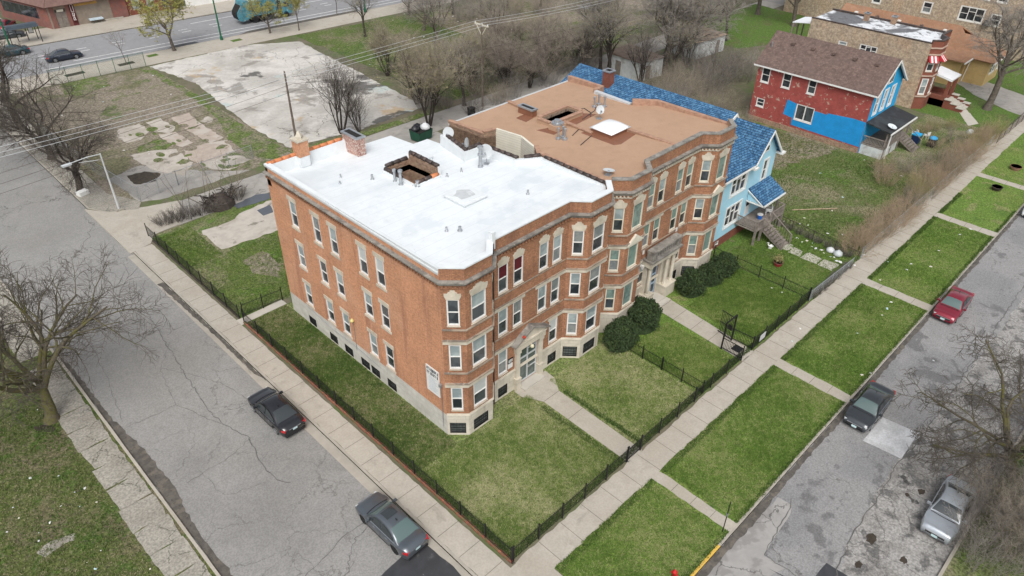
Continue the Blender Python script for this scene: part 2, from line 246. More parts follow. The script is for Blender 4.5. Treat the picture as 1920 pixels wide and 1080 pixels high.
# ---------------------------------------------------------------- mesh helpers
class MB:
    """collects faces in world (or local) coordinates, built as ONE mesh object"""
    def __init__(s): s.v = []; s.f = []; s.m = []
    def poly(s, pts, m=0):
        k = len(s.v); s.v.extend([tuple(map(float, p)) for p in pts]); s.f.append(tuple(range(k, k+len(pts)))); s.m.append(m)
    def faces(s, vs, fs, m=0):
        k = len(s.v); s.v.extend([tuple(map(float, p)) for p in vs])
        for f in fs: s.f.append(tuple(i+k for i in f)); s.m.append(m)
    def box(s, x0, y0, z0, x1, y1, z1, m=0):
        s.obox(((x0+x1)/2, (y0+y1)/2, (z0+z1)/2), (1, 0), (x1-x0)/2, (y1-y0)/2, (z1-z0)/2, m)
    def obox(s, c, d, hx, hy, hz, m=0):
        """box whose local x axis is the plan direction d"""
        l = math.hypot(*d); dx, dy = d[0]/l, d[1]/l; vs = []
        for k in (-1, 1):
            for a, b in ((-1, -1), (1, -1), (1, 1), (-1, 1)):
                vs.append((c[0]+dx*a*hx-dy*b*hy, c[1]+dy*a*hx+dx*b*hy, c[2]+k*hz))
        s.faces(vs, [(3, 2, 1, 0), (4, 5, 6, 7), (0, 1, 5, 4), (1, 2, 6, 5), (2, 3, 7, 6), (3, 0, 4, 7)], m)
    def prism(s, poly, z0, z1, m=0, mside=None, holes=()):
        """vertical prism on a counter-clockwise plan polygon; z1 may be a function of (x,y)"""
        mside = m if mside is None else mside
        zt = z1 if callable(z1) else (lambda x, y: z1)
        zb = z0 if callable(z0) else (lambda x, y: z0)
        loops = [list(poly)]+[list(h) for h in holes]
        flat = [p for l in loops for p in l]
        if holes or len(poly) > 4:
            tris = tessellate_polygon([[Vector((p[0], p[1], 0)) for p in l] for l in loops])
        else: tris = [tuple(range(len(poly)))]
        vs = [(p[0], p[1], zt(*p)) for p in flat]; fs = []
        for t in tris:
            t = tuple(t); a = [flat[i] for i in t]
            ar = sum(a[i-1][0]*a[i][1]-a[i][0]*a[i-1][1] for i in range(len(a)))
            fs.append(t if ar > 0 else t[::-1])
        s.faces(vs, fs, m)
        for l in loops:
            n = len(l)
            for i in range(n):
                a, b = l[i], l[(i+1) % n]
                s.poly([(a[0], a[1], zb(*a)), (b[0], b[1], zb(*b)), (b[0], b[1], zt(*b)), (a[0], a[1], zt(*a))], mside)
    def tube(s, pts, r, n=8, m=0, cap=True):
        pts = [np.array(p, float) for p in pts]; rs = r if hasattr(r, '__len__') else [r]*len(pts)
        rings = []; up = np.array([.13, .27, .95])
        for i, p in enumerate(pts):
            t = pts[min(i+1, len(pts)-1)]-pts[max(i-1, 0)]; t = t/(np.linalg.norm(t)+1e-9)
            if abs(t@up) > .97: up = np.array([.95, .2, .1])
            a = np.cross(t, up); a /= np.linalg.norm(a); b = np.cross(t, a)
            rings.append([p+rs[i]*(a*math.cos(2*math.pi*k/n)+b*math.sin(2*math.pi*k/n)) for k in range(n)])
        vs = [v for q in rings for v in q]; fs = []
        for i in range(len(pts)-1):
            for k in range(n):
                k2 = (k+1) % n; fs.append((i*n+k, (i+1)*n+k, (i+1)*n+k2, i*n+k2))
        if cap: fs.append(tuple(range(n))); fs.append(tuple((len(pts)-1)*n+k for k in range(n))[::-1])
        s.faces(vs, fs, m)
    def lathe(s, c, prof, n=16, m=0):
        """profile of (radius, z) turned about a vertical axis through c"""
        vs = []; fs = []
        for r, z in prof:
            for k in range(n):
                a = 2*math.pi*k/n; vs.append((c[0]+r*math.cos(a), c[1]+r*math.sin(a), c[2]+z))
        for i in range(len(prof)-1):
            for k in range(n):
                k2 = (k+1) % n; fs.append((i*n+k, i*n+k2, (i+1)*n+k2, (i+1)*n+k))
        fs.append(tuple(range(n))[::-1]); fs.append(tuple((len(prof)-1)*n+k for k in range(n)))
        s.faces(vs, fs, m)
    def build(s, name, mats, parent=None, off=(0, 0, 0), smooth=False, uv=True):
        me = bpy.data.meshes.new(name)
        V = np.array(s.v, float).reshape(-1, 3)-np.array(off)
        me.from_pydata(V.tolist(), [], s.f)
        for q in (mats if isinstance(mats, (list, tuple)) else [mats]): me.materials.append(q)
        me.polygons.foreach_set('material_index', s.m)
        if smooth: me.polygons.foreach_set('use_smooth', [True]*len(s.f))
        if uv:
            ul = me.uv_layers.new(name='UVMap'); W3 = np.array(s.v, float).reshape(-1, 3); o = []
            for f in s.f:
                p = W3[list(f)]; n = np.zeros(3)
                for i in range(len(p)): n += np.cross(p[i-1], p[i])
                l = np.linalg.norm(n); n = n/l if l > 1e-12 else np.array([0, 0, 1.])
                if abs(n[2]) > .97: tx, ty = np.array([1., 0, 0]), np.array([0, 1., 0])
                else:
                    tx = np.cross((0, 0, 1.), n); tx /= np.linalg.norm(tx); ty = np.cross(n, tx)
                for q in p: o += [q@tx, q@ty]
            ul.data.foreach_set('uv', o)
        me.update()
        ob = bpy.data.objects.new(name, me); COL.objects.link(ob)
        if parent: ob.parent = parent
        return ob

OFF = {}
def tag(o, label, cat, group=None):
    o['label'] = label; o['category'] = cat
    if group: o['group'] = group
    return o
def thing(name, label, cat, loc=(0, 0, 0), rz=0, group=None, world=True):
    """an Empty at the base of a thing; parts given in world coordinates are shifted to it"""
    o = bpy.data.objects.new(name, None); COL.objects.link(o); o.empty_display_size = .3
    o.location = loc; o.rotation_euler = (0, 0, rz); OFF[o.name] = tuple(loc) if world else (0, 0, 0)
    return tag(o, label, cat, group)
def part(name, mb, mats, parent, smooth=False, uv=True):
    if not mb.f: return None
    o = mb.build(name, mats, parent, OFF[parent.name], smooth, uv); OFF[o.name] = OFF[parent.name]; return o
def islands(name, mb, mats, parent, smooth=False):
    """each connected piece of the builder becomes a part of its own"""
    key = {}; ids = [key.setdefault(tuple(round(c, 4) for c in v), len(key)) for v in mb.v]; par = list(range(len(key)))
    def find(a):
        while par[a] != a: par[a] = par[par[a]]; a = par[a]
        return a
    for f in mb.f:
        for i in f[1:]: par[find(ids[i])] = find(ids[f[0]])
    grp = {}
    for f, m in zip(mb.f, mb.m): grp.setdefault(find(ids[f[0]]), []).append((f, m))
    res = []
    for fs in grp.values():
        q = MB()
        for f, m in fs: q.poly([mb.v[i] for i in f], m)
        res.append(part(name, q, mats, parent, smooth))
    return res
def single(name, mb, mats, label, cat, loc=(0, 0, 0), group=None, smooth=False):
    """a thing that is one mesh"""
    o = mb.build(name, mats, None, loc, smooth); o.location = loc; return tag(o, label, cat, group)
def struct(name, mb, mats, uv=False):
    o = mb.build(name, mats, None, uv=uv); o['kind'] = 'structure'; return o
def dup(root, loc, rz=0, sc=1, label=None, group=None):
    r = root.copy(); COL.objects.link(r); r.location = loc; r.rotation_euler = (0, 0, rz)
    r.scale = sc if hasattr(sc, '__len__') else (sc, sc, sc)
    if label: r['label'] = label
    if group: r['group'] = group
    for ch in list(root.children):
        c = ch.copy(); COL.objects.link(c); c.parent = r
        for g in list(ch.children):
            d = g.copy(); COL.objects.link(d); d.parent = c
    return r

def offset_path(path, out, closed=False):
    """plan polyline moved outward (to the right of its direction) with mitred corners"""
    n = len(path); res = []
    def nrm(a, b):
        l = math.hypot(b[0]-a[0], b[1]-a[1]); return ((b[1]-a[1])/l, -(b[0]-a[0])/l)
    for i in range(n):
        if closed: n1, n2 = nrm(path[i-1], path[i]), nrm(path[i], path[(i+1) % n])
        else:
            n1 = nrm(path[i-1], path[i]) if i > 0 else None; n2 = nrm(path[i], path[i+1]) if i < n-1 else None
            n1 = n1 or n2; n2 = n2 or n1
        k = 1+n1[0]*n2[0]+n1[1]*n2[1]; k = max(k, .3)
        res.append((path[i][0]+out*(n1[0]+n2[0])/k, path[i][1]+out*(n1[1]+n2[1])/k))
    return res
def sweep(mb, path, prof, m=0, closed=False):
    """profile [(out, z)...] carried along a plan path; the profile is closed into a solid strip"""
    rows = [[(x, y, z) for x, y in offset_path(path, o, closed)] for o, z in prof]
    n = len(path); K = len(prof)
    for j in range(K):
        a, b = rows[j], rows[(j+1) % K]
        for i in range(n if closed else n-1):
            i2 = (i+1) % n; mb.poly([a[i], a[i2], b[i2], b[i]], m)
    if not closed:
        mb.poly([rows[j][0] for j in range(K)], m); mb.poly([rows[j][-1] for j in range(K)][::-1], m)

class Face:
    """one straight piece of facade from P0 to P1 (outward side on the right)"""
    def __init__(s, P0, P1):
        s.P = np.array(P0, float); e = np.array(P1, float)-s.P; s.L = float(np.linalg.norm(e)); s.d = e/s.L; s.n = np.array([s.d[1], -s.d[0]])
    def pt(s, u, v, out=0.):
        q = s.P+s.d*u+s.n*out; return (q[0], q[1], v)
    def wall(s, mb, z0, z1, ops=(), bands=((-9, 0),), rev=.14, mrev=None):
        """wall with real openings; ops = (u0,u1,v0,v1); bands = (z from which, material)"""
        us = sorted({0., s.L, *[o[0] for o in ops], *[o[1] for o in ops]}); vs = sorted({z0, z1, *[o[2] for o in ops], *[o[3] for o in ops], *[b[0] for b in bands if z0 < b[0] < z1]})
        def mi(v):
            r = 0
            for b in bands:
                if v >= b[0]: r = b[1]
            return r
        for i in range(len(us)-1):
            for j in range(len(vs)-1):
                uc, vc = (us[i]+us[i+1])/2, (vs[j]+vs[j+1])/2
                if any(o[0] < uc < o[1] and o[2] < vc < o[3] for o in ops): continue
                mb.poly([s.pt(us[i], vs[j]), s.pt(us[i+1], vs[j]), s.pt(us[i+1], vs[j+1]), s.pt(us[i], vs[j+1])], mi(vc))
        for a, b, c, d in [o[:4] for o in ops]:
            k = mi((c+d)/2)
            q = [(a, c), (b, c), (b, d), (a, d)]
            for i in range(4):
                p0, p1 = q[i], q[(i+1) % 4]
                mb.poly([s.pt(*p0), s.pt(*p1), s.pt(*p1, -rev), s.pt(*p0, -rev)][::-1], k)
    def slab(s, mb, u0, u1, v0, v1, o0, o1, m=0):
        c = s.pt((u0+u1)/2, (v0+v1)/2, (o0+o1)/2); mb.obox(c, s.d, abs(u1-u0)/2, abs(o1-o0)/2, abs(v1-v0)/2, m)
    def plate(s, mb, pts, o0, o1, m=0):
        """outline in (u, v) of thickness o0..o1"""
        f = [s.pt(u, v, o1) for u, v in pts]; b = [s.pt(u, v, o0) for u, v in pts]; n = len(pts)
        mb.poly(f, m); mb.poly(b[::-1], m)
        for i in range(n): mb.poly([f[i], b[i], b[(i+1) % n], f[(i+1) % n]], m)

def window(root, F, u0, u1, v0, v1, frame=None, glass=None, sill='stone', lintel=None, kind='sash', stone=None, fw=.085, upper=None, name='window'):
    """a window is a thing's part: frame mesh, with pane, sill and lintel under it"""
    frame = frame or m_white; stone = stone or m_stone
    fm = MB(); o0, o1 = -.13, -.02
    F.slab(fm, u0, u0+fw, v0, v1, o0, o1); F.slab(fm, u1-fw, u1, v0, v1, o0, o1)
    F.slab(fm, u0+fw, u1-fw, v1-fw, v1, o0, o1-.003); F.slab(fm, u0+fw, u1-fw, v0, v0+fw*1.25, o0, o1-.003)
    vm = (v0+v1)/2+.02
    pm = MB(); a, b = u0+fw, u1-fw
    def pane(mb, a, b, c, d, o, m): mb.poly([F.pt(a, c, o), F.pt(b, c, o), F.pt(b, d, o), F.pt(a, d, o)], m)
    if kind == 'sash':
        F.slab(fm, a, b, vm-.035, vm+.035, -.12, -.035)
        pane(pm, a, b, vm, v1-fw, -.07, 1); pane(pm, a, b, v0+fw, vm, -.095, 0)
    elif kind == 'single':
        pane(pm, a, b, v0+fw, v1-fw, -.09, 1)
    elif kind == 'triple':
        w = (b-a)/3
        for k in (1, 2): F.slab(fm, a+k*w-.05, a+k*w+.05, v0+fw, v1-fw, -.12, -.03)
        F.slab(fm, a, a+w-.05, vm-.03, vm+.03, -.12, -.034); F.slab(fm, a+2*w+.05, b, vm-.03, vm+.03, -.12, -.034)
        F.slab(fm, a+w+.05, a+2*w-.05, vm+.33, vm+.39, -.12, -.034)
        pane(pm, a, b, vm, v1-fw, -.095, 0); pane(pm, a, b, v0+fw, vm, -.095, 0)
    elif kind == 'double':
        w = (a+b)/2
        F.slab(fm, w-.06, w+.06, v0+fw, v1-fw, -.12, -.03); F.slab(fm, a, w-.06, vm-.03, vm+.03, -.12, -.034); F.slab(fm, w+.06, b, vm-.03, vm+.03, -.12, -.034)
        pane(pm, a, b, v0+fw, v1-fw, -.095, 0)
    elif kind == 'casement':
        w = (a+b)/2
        F.slab(fm, w-.06, w+.06, v0+fw, v1-fw, -.12, -.03)
        pane(pm, a, b, v0+fw, v1-fw, -.095, 0)
    elif kind == 'grille':
        n = max(2, int((b-a)/.16))
        for k in range(1, 4): F.slab(fm, a, b, v0+(v1-v0)*k/4-.012, v0+(v1-v0)*k/4+.012, -.07, -.035)
        for k in range(1, n): F.slab(fm, a+(b-a)*k/n-.01, a+(b-a)*k/n+.01, v0+.05, v1-.05, -.069, -.036)
        pane(pm, a, b, v0+fw, v1-fw, -.11, 0)
    w = part(name, fm, frame, root)
    up = upper or random.choice([m_blind, m_blind, m_blind2, m_blind3, m_blind, m_glass2])
    part('pane', pm, [glass or random.choice([m_glass, m_glass, m_glass2, m_blind3]), up], w, uv=False)
    if sill:
        sm = MB(); e_ = .1 if lintel == 'flat' else .03; F.slab(sm, u0-e_, u1+e_, v0-(.2 if lintel == 'flat' else .07), v0-.002, -.1, .05); part('sill', sm, stone, w)
    if lintel:
        lm = MB(); c = (u0+u1)/2; h = (u1-u0)/2
        if lintel == 'flat': F.slab(lm, u0-.12, u1+.12, v1+.003, v1+.34, -.1, .03)
        elif lintel == 'key':
            F.plate(lm, [(u0, v1+.003), (u1, v1+.003), (c+h*1.22, v1+.33), (c+h*.95, v1+.33), (c+h*.88, v1+.45), (c+h*.5, v1+.45), (c+h*.36, v1+.58), (c-h*.36, v1+.58), (c-h*.5, v1+.45), (c-h*.88, v1+.45), (c-h*.95, v1+.33), (c-h*1.22, v1+.33)], -.1, .035)
        elif lintel == 'wide':
            F.plate(lm, [(u0-.02, v1+.003), (u1+.02, v1+.003), (u1+.12, v1+.26), (u1+.12, v1+.42), (c+h*.78, v1+.42), (c+h*.66, v1+.54), (c+h*.45, v1+.54), (c+h*.36, v1+.66), (c-h*.36, v1+.66), (c-h*.45, v1+.54), (c-h*.66, v1+.54), (c-h*.78, v1+.42), (u0-.12, v1+.42), (u0-.12, v1+.26)], -.1, .04)
        elif lintel == 'gable':
            F.slab(lm, u0-.2, u1+.2, v1+.003, v1+.2, -.1, .1)
            F.plate(lm, [(u0-.3, v1+.2), (u1+.3, v1+.2), (c, v1+.85)], -.05, .16)
        part('lintel', lm, stone, w)
    return w
def pmats(*a): return list(a)
def jitter(poly, amp, step=.6, seed=0):
    """ragged edge on a polygon"""
    rg = random.Random(seed); out = []
    n = len(poly)
    for i in range(n):
        a, b = poly[i], poly[(i+1) % n]; l = math.hypot(b[0]-a[0], b[1]-a[1]); k = max(1, int(l/step))
        for j in range(k):
            t = j/k; out.append((a[0]+(b[0]-a[0])*t+rg.uniform(-amp, amp), a[1]+(b[1]-a[1])*t+rg.uniform(-amp, amp)))
    return out
def rect(x0, y0, x1, y1): return [(x0, y0), (x1, y0), (x1, y1), (x0, y1)]
def sheet(name, poly, z, m, thick=.25):
    a = sum(poly[i-1][0]*poly[i][1]-poly[i][0]*poly[i-1][1] for i in range(len(poly)))
    if a < 0: poly = poly[::-1]
    mb = MB(); mb.prism(poly, z-thick, z, 0); return struct(name, mb, m)
# ---------------------------------------------------------------- the ground, roads and walks
g = MB(); g.prism(rect(-260, -220, 420, 420), -1.0, -.30, 0); struct('ground', g, m_ground)
sheet('street', rect(-15.4, -17.2, -5.75, 140), -.12, m_road)
sheet('street', rect(-120, -26.4, 320, -17.1), -.122, m_road2)
sheet('alley', rect(-5.75, 38.0, 300, 42.6), -.05, m_alley)
def aven(x, k): return (91.0-.065*(x-5)) if k == 0 else (105.9-.072*(x-5))
sheet('avenue', [(-150, aven(-150, 0)), (300, aven(300, 0)), (300, aven(300, 1)), (-150, aven(-150, 1))], -.10, m_avenue)
sheet('lot', rect(-5.75, -17.1, 300, 38.0), -.006, m_ground, .35)                       # the block itself
sheet('lot', [(-5.75, 42.6), (300, 42.6), (300, aven(300, 0)), (-5.75, aven(-5.75, 0))], -.006, m_ground, .35)
sheet('park', rect(-200, -17.1, -15.4, 90), -.006, m_parkside, .35)
sheet('lot', rect(-120, -120, 320, -26.4), -.006, m_vacant, .35)
sheet('lot', [(-150, aven(-150, 1)), (300, aven(300, 1)), (300, 300), (-150, 300)], -.004, m_ground, .35)
# kerbs
def kerb(path, w=.17, h=.15, z=-.12, m=m_kerb, name='kerb'):
    k = MB(); sweep(k, path, [(0, z-.2), (0, z+h), (-w, z+h), (-w, z-.2)]); struct(name, k, m)
kerb([(-5.75, 36.2), (-5.75, -14.5), (-5.2, -16.2), (-3.2, -17.1), (-1.6, -17.1)])
kerb([(5.4, -17.1), (140, -17.1)], h=.145)
kerb([(-1.6, -17.1), (5.4, -17.1)], m=m_kerby)
kerb([(-15.4, -16), (-15.4, 80)], h=.14)
kerb([(140, -26.4), (-15, -26.4)], h=.14)
kerb([(-2.2, 43.5), (-4.6, 45.0), (-5.75, 47.2), (-5.75, 84)][::-1], h=.14)
kerb([(150, aven(150, 0)), (-5, aven(-5, 0))], z=-.10); kerb([(-40, aven(-40, 1)), (150, aven(150, 1))], z=-.10)
gt = MB(); gt.prism(rect(-6.35, -14, -5.75, 36), -.3, -.112, 0); struct('gutter', gt, m_kerb)
# silt in the gutters
sheet('gutter_silt', jitter([(-15.38, -6), (-15.0, -5), (-14.9, 1), (-15.05, 4), (-14.5, 9), (-14.65, 13), (-15.0, 17), (-15.1, 24), (-15.38, 27)], .09, .35, 3), -.108, m_gutter, .1)
sheet('gutter_silt', jitter([(-6, -17.12), (-6, -17.4), (8, -17.6), (14, -17.45), (20, -17.5), (34, -17.4), (60, -17.38), (60, -17.12)], .06, .3, 4), -.110, m_gutter, .1)
sheet('gutter_silt', jitter([(-6.0, 14), (-5.76, 13), (-5.76, 30), (-6.25, 30), (-6.05, 22)], .06, .3, 5), -.106, m_gutter, .1)
# broken south half of the street, old patches
sheet('street_patch', jitter([(-20, -26.38), (60, -26.38), (60, -22.0), (25, -21.8), (19, -21.6), (12, -21.9), (8, -22.6), (-20, -23)], .1, .7, 6), -.116, m_roadbad, .1)
sheet('street_patch', [tuple(at(a, b, -.11)[:2]) for a, b in ((1655, 782), (1722, 812), (1690, 860), (1618, 826))], -.112, mat('pale_resurfacing', (.52, .525, .53), .85, [(.45, 6, .46, .62, (.38, .38, .38), .8), (3, 6, .5, .7, (.36, .36, .36), .5)], var=.05, grain=(9, .1)), .1)
sheet('street_patch', jitter([tuple(at(a, b, -.11)[:2]) for a, b in ((1466, 1080), (1440, 1065), (1480, 1085), (1472, 1100))], .03, .4), -.111, m_fresha, .1)
sheet('street_patch', jitter([tuple(at(a, b, -.11)[:2]) for a, b in ((1550, 1056), (1590, 1080), (1560, 1110), (1525, 1085))], .03, .5), -.110, m_fresha, .1)
sheet('street_patch', jitter([tuple(at(a, b, -.11)[:2]) for a, b in ((1460, 932), (1487, 947), (1482, 962), (1432, 1040), (1470, 1065), (1380, 1120), (1300, 1100))], .05, .6, 8), -.114, mat('grey_patch', (.31, .3, .285), .92, [(.8, 7, .5, .6, (.22, .21, .2), .8), (.35, 7, .6, .66, (.13, .125, .12), .8), ('crack', .3, .04, (.09, .085, .08), .8)], var=.08), .1)
sheet('street_patch', jitter([tuple(at(a, b, -.11)[:2]) for a, b in ((710, 1085), (760, 1035), (800, 1022), (850, 1062), (875, 1090), (780, 1130))], .04, .5, 9), -.106, m_fresha, .1)
for a, b, r in ((1634, 1010, .5), (1610, 1058, .32), (1695, 1050, .3), (1728, 922, .3), (1701, 928, .2)):
    x, y, _ = at(a, b, -.11); pts = [(x+r*math.cos(t)*random.uniform(.6, 1.15), y+r*.7*math.sin(t)*random.uniform(.6, 1.15)) for t in np.linspace(0, 6.28, 15)[:-1]]
    sheet('pothole', pts, -.107, m_soil, .05)
# tar-dark cracks and seams, traced where the photograph shows them
ck = MB(); rgc = random.Random(4)
def crack(pts, w, z):
    P = [np.array(at(a, b, -.11)[:2]) for a, b in pts]; Q = []
    for a, b in zip(P, P[1:]):
        n = max(2, int(np.linalg.norm(b-a)/.35))
        for k in range(n): Q.append(a+(b-a)*k/n+np.array([rgc.uniform(-.09, .09), rgc.uniform(-.09, .09)]))
    Q.append(P[-1])
    for a, b in zip(Q, Q[1:]):
        d = (b-a)/(np.linalg.norm(b-a)+1e-6); n = np.array([-d[1], d[0]])*w*.68*rgc.uniform(.5, 1.2)
        ck.poly([(*(a-n), z), (*(b-n), z), (*(b+n), z), (*(a+n), z)])
for i, (pts, w) in enumerate((([(250, 545), (290, 610), (340, 690), (372, 740), (400, 780), (430, 800), (470, 822)], .03), ([(470, 822), (490, 870), (520, 900), (545, 905)], .035), ([(150, 850), (240, 800), (330, 760), (430, 800)], .022), ([(352, 905), (440, 850), (470, 822)], .02), ([(560, 1095), (640, 1010), (690, 975)], .03), ([(300, 690), (345, 700), (420, 720), (470, 755)], .02), ([(345, 560), (420, 640), (470, 700)], .018), ([(320, 640), (300, 690), (330, 760)], .018), ([(370, 880), (420, 930), (500, 905)], .016), ([(170, 640), (205, 720), (230, 790)], .018),
        ([(1565, 1085), (1600, 995), (1650, 930), (1680, 870), (1725, 825), (1850, 640), (1930, 520)], .045), ([(1485, 935), (1477, 960), (1432, 1040), (1500, 1085)], .04), ([(1650, 930), (1720, 885), (1700, 850)], .02), ([(1600, 995), (1660, 1000), (1640, 960)], .02), ([(1850, 640), (1800, 700), (1690, 640)], .015))):
    crack(pts, w, -.1005-.0004*i)
struct('street_crack', ck, mat('tar_crack', (.115, .11, .104), .9, var=.2))
# lawns
sheet('lawn', rect(-3.6, -9.55, 15.2, 0.05), .006, m_yard)
sheet('lawn', rect(-3.6, 0.05, 0.4, 19.9), .006, m_yard)
sheet('lawn', rect(15.2, -9.55, 31.0, .05), .006, m_verge)
sheet('lawn', rect(31.0, -9.7, 40.6, .4), .006, m_fresh)
sheet('lawn', rect(-3.6, 20.6, 9.5, 37.8), .006, m_vacant)
sheet('lawn', rect(-2.25, -16.95, 140, -11.45), .008, m_verge)
sheet('lawn', rect(40.6, -9.7, 62, 22), .006, m_vacant)
sheet('lawn', rect(62, -9.7, 80, -1), .006, m_vacant)
sheet('lawn', rect(80, -11, 125, 1), .006, m_fresh)
sheet('lawn', jitter([(39, 44), (86, 46), (80, 78), (39, 83)], .3, 2), .006, m_rough)
sheet('lawn', jitter([(42, 7.5), (61.5, 2), (61.5, 16), (42, 20)], .5, 1.0, 12), .012, m_deadgrass)
sheet('lawn', jitter([(60, 62), (84, 55), (84, 76), (66, 79), (60, 74)], .6, 1.5, 13), .012, m_deadgrass)
sheet('lawn', jitter([(-3.4, 45.2), (15.6, 43.6), (15.9, 84), (-1.5, 85.3)], .1, 1.5), .006, m_dirtlot)
sheet('lawn', jitter([(86, 30), (110, 20), (112, 42), (86, 43)], .2, 1.5), .007, m_fresh)
sheet('yard', rect(9.5, 19, 31, 37.9), .006, m_alley)
# rear yard slab with puddle, pale ground by the alley
sheet('slab', jitter([(0.2, 35.4), (0, 31.2), (5.7, 30.6), (8.5, 31), (9.6, 36.5), (5, 36.2), (3, 35.2)], .12, .5, 2), .02, m_slab)
sheet('puddle', jitter(P2((438, 385), (478, 366), (505, 362), (508, 372), (470, 384), (446, 392)), .08, .5, 3), .026, m_puddle)
sheet('puddle', jitter(P2((482, 394), (506, 384), (512, 398), (494, 404)), .08, .5, 4), .027, m_puddle)
sheet('bare_soil', jitter(P2((455, 490), (495, 470), (528, 500), (520, 520), (478, 512)), .15, .6, 5), .012, m_dirtlot)
# north-west lot
sheet('slab', jitter(P2((280, 125), (458, 85), (500, 82), (562, 78), (797, 200), (738, 221), (668, 246), (543, 277), (478, 243), (412, 192), (365, 155)), .16, .7, 7), .03, m_pad)
for i, (pg, mm) in enumerate((([(222, 243), (262, 232), (280, 245), (266, 262), (238, 268), (220, 258)], m_slab), ([(275, 230), (300, 222), (330, 240), (318, 250), (290, 246)], m_slab),
        ([(318, 222), (352, 212), (375, 232), (420, 258), (395, 268), (360, 250)], m_slabp), ([(296, 253), (330, 247), (360, 268), (342, 276), (318, 268)], m_slabp),
        ([(245, 292), (285, 283), (330, 280), (362, 305), (345, 330), (290, 320), (262, 305)], m_slab), ([(345, 282), (385, 269), (425, 263), (440, 285), (400, 300), (380, 309), (355, 300)], m_slabp),
        ([(380, 306), (415, 294), (450, 292), (470, 300), (430, 320), (395, 318)], m_slab), ([(374, 228), (390, 218), (402, 226), (388, 232)], m_slab))):
    sheet('slab', jitter(P2(*pg), .14, .5, 20+i), .018+.0015*i, mm)
rgw = random.Random(12)
for k in range(34):
    px, py = rgw.choice(((290, 240), (345, 230), (330, 262), (300, 300), (380, 285), (430, 300), (265, 262), (400, 262), (360, 305), (250, 290), (320, 245), (410, 315))); x, y, _ = at(px+rgw.uniform(-28, 28), py+rgw.uniform(-14, 14)); r = rgw.uniform(.25, .8); e = rgw.uniform(.3, 1); th = rgw.choice((.05, 1.6))
    sheet('weed_patch', [(x+r*math.cos(t)*rgw.uniform(.6, 1.2)*math.cos(th)-r*e*math.sin(t)*math.sin(th), y+r*math.cos(t)*math.sin(th)+r*e*math.sin(t)*rgw.uniform(.6, 1.2)*math.cos(th)) for t in np.linspace(0, 6.28, 12)[:-1]], .034+.0006*k, m_weedy if k % 3 else m_dirtlot, .08)
sheet('gravel', jitter(P2((205, 335), (262, 310), (330, 318), (420, 322), (470, 318), (300, 375), (262, 378)), .15, .7, 31), .013, m_alley)
sheet('bare_soil', jitter(P2((238, 330), (270, 322), (302, 325), (292, 340), (255, 347)), .12, .4, 33), .016, m_soil)
sheet('lawn', jitter(P2((262, 130), (281, 126), (330, 155), (400, 195), (470, 245), (540, 280), (520, 300), (470, 292), (430, 262), (408, 222), (370, 190), (330, 165)), .2, .5, 36), .016, m_weedy)
sheet('lawn', jitter(P2((255, 278), (300, 256), (328, 268), (300, 290), (262, 291)), .2, .5, 37), .0155, m_weedy)
sheet('lawn', jitter(P2((112, 158), (190, 142), (205, 160), (150, 180), (118, 178)), .3, .6, 38), .0155, m_weedy)
sheet('lawn', jitter(P2((540, 283), (700, 240), (800, 208), (806, 214), (700, 250), (560, 292)), .15, .5, 39), .017, m_weedy)
# sidewalks with their joints
def walk(name, x0, y0, x1, y1, z, m, along='x', step=1.83, seed=1, amp=.03):
    w = MB(); w.prism(jitter(rect(x0, y0, x1, y1), amp, .5, seed), -.2, z, 0)
    n = int(((x1-x0) if along == 'x' else (y1-y0))/step)
    for k in range(1, n):
        if along == 'x': w.box(x0+k*step-.014, y0+.02, z-.02, x0+k*step+.014, y1-.02, z+.003, 1)
        else: w.box(x0+.02, y0+k*step-.014, z-.02, x1-.02, y0+k*step+.014, z+.003, 1)
    return struct(name, w, [m, m_joint])
walk('sidewalk', -3.5, -11.48, 140, -9.72, .03, m_walk, 'x', 1.83, 3, .07)
walk('sidewalk', -5.57, -16.5, -3.98, 36.4, .028, m_walk, 'y', 1.83, 4, .03)
sheet('sidewalk', [(-5.5, -16.2), (-3.2, -17), (-2.3, -17), (-2.3, -9.8), (-3.98, -9.8), (-5.5, -9.8)], .024, m_walk)
sheet('walkway', jitter(rect(-3.75, -9.72, -3.55, 37), .03, .6), .018, m_soil)
for x, w in ((7.0, .78), (22.05, .95), (37.1, 1.0), (53.6, 1.0), (66.2, 1.0), (84, 1.0)):
    walk('path', x-w/2, -16.95, x+w/2, -11.45, .026, m_walk, 'y', 1.35, int(x), .05)
m_pp = m_walkl
sheet('path', [(6.55, -9.72), (8.0, -9.72), (8.25, -2.3), (9.0, -1.2), (9.1, -.2), (5.95, -.2), (5.95, -.9), (6.7, -2.3)], .03, m_walk)
jm = MB(); jm.box(6.7, -2.33, 0, 8.24, -2.30, .034); jm.box(6.66, -4.6, 0, 8.2, -4.57, .034); struct('path_joint', jm, m_joint)
sheet('path', [(20.3, -9.72), (21.9, -9.72), (22.9, -1.1), (22.9, -.3), (21.0, -.3), (21.0, -1.1)], .03, m_walk)
jm = MB()
for y in (-1.6, -3.2, -4.9, -6.6, -8.2): jm.box(20.9+(y+1.1)*.07, y, 0, 22.85+(y+1.1)*.11, y+.03, .034)
struct('path_joint', jm, m_joint)
sheet('path', [(-3.5, 19.95), (0, 19.95), (0, 20.7), (-3.5, 20.7)], .026, m_walkl)
sheet('path', [(-5.5, 19.6), (-3.5, 19.95), (-3.5, 20.7), (-5.5, 20.9)], .022, m_walkl)
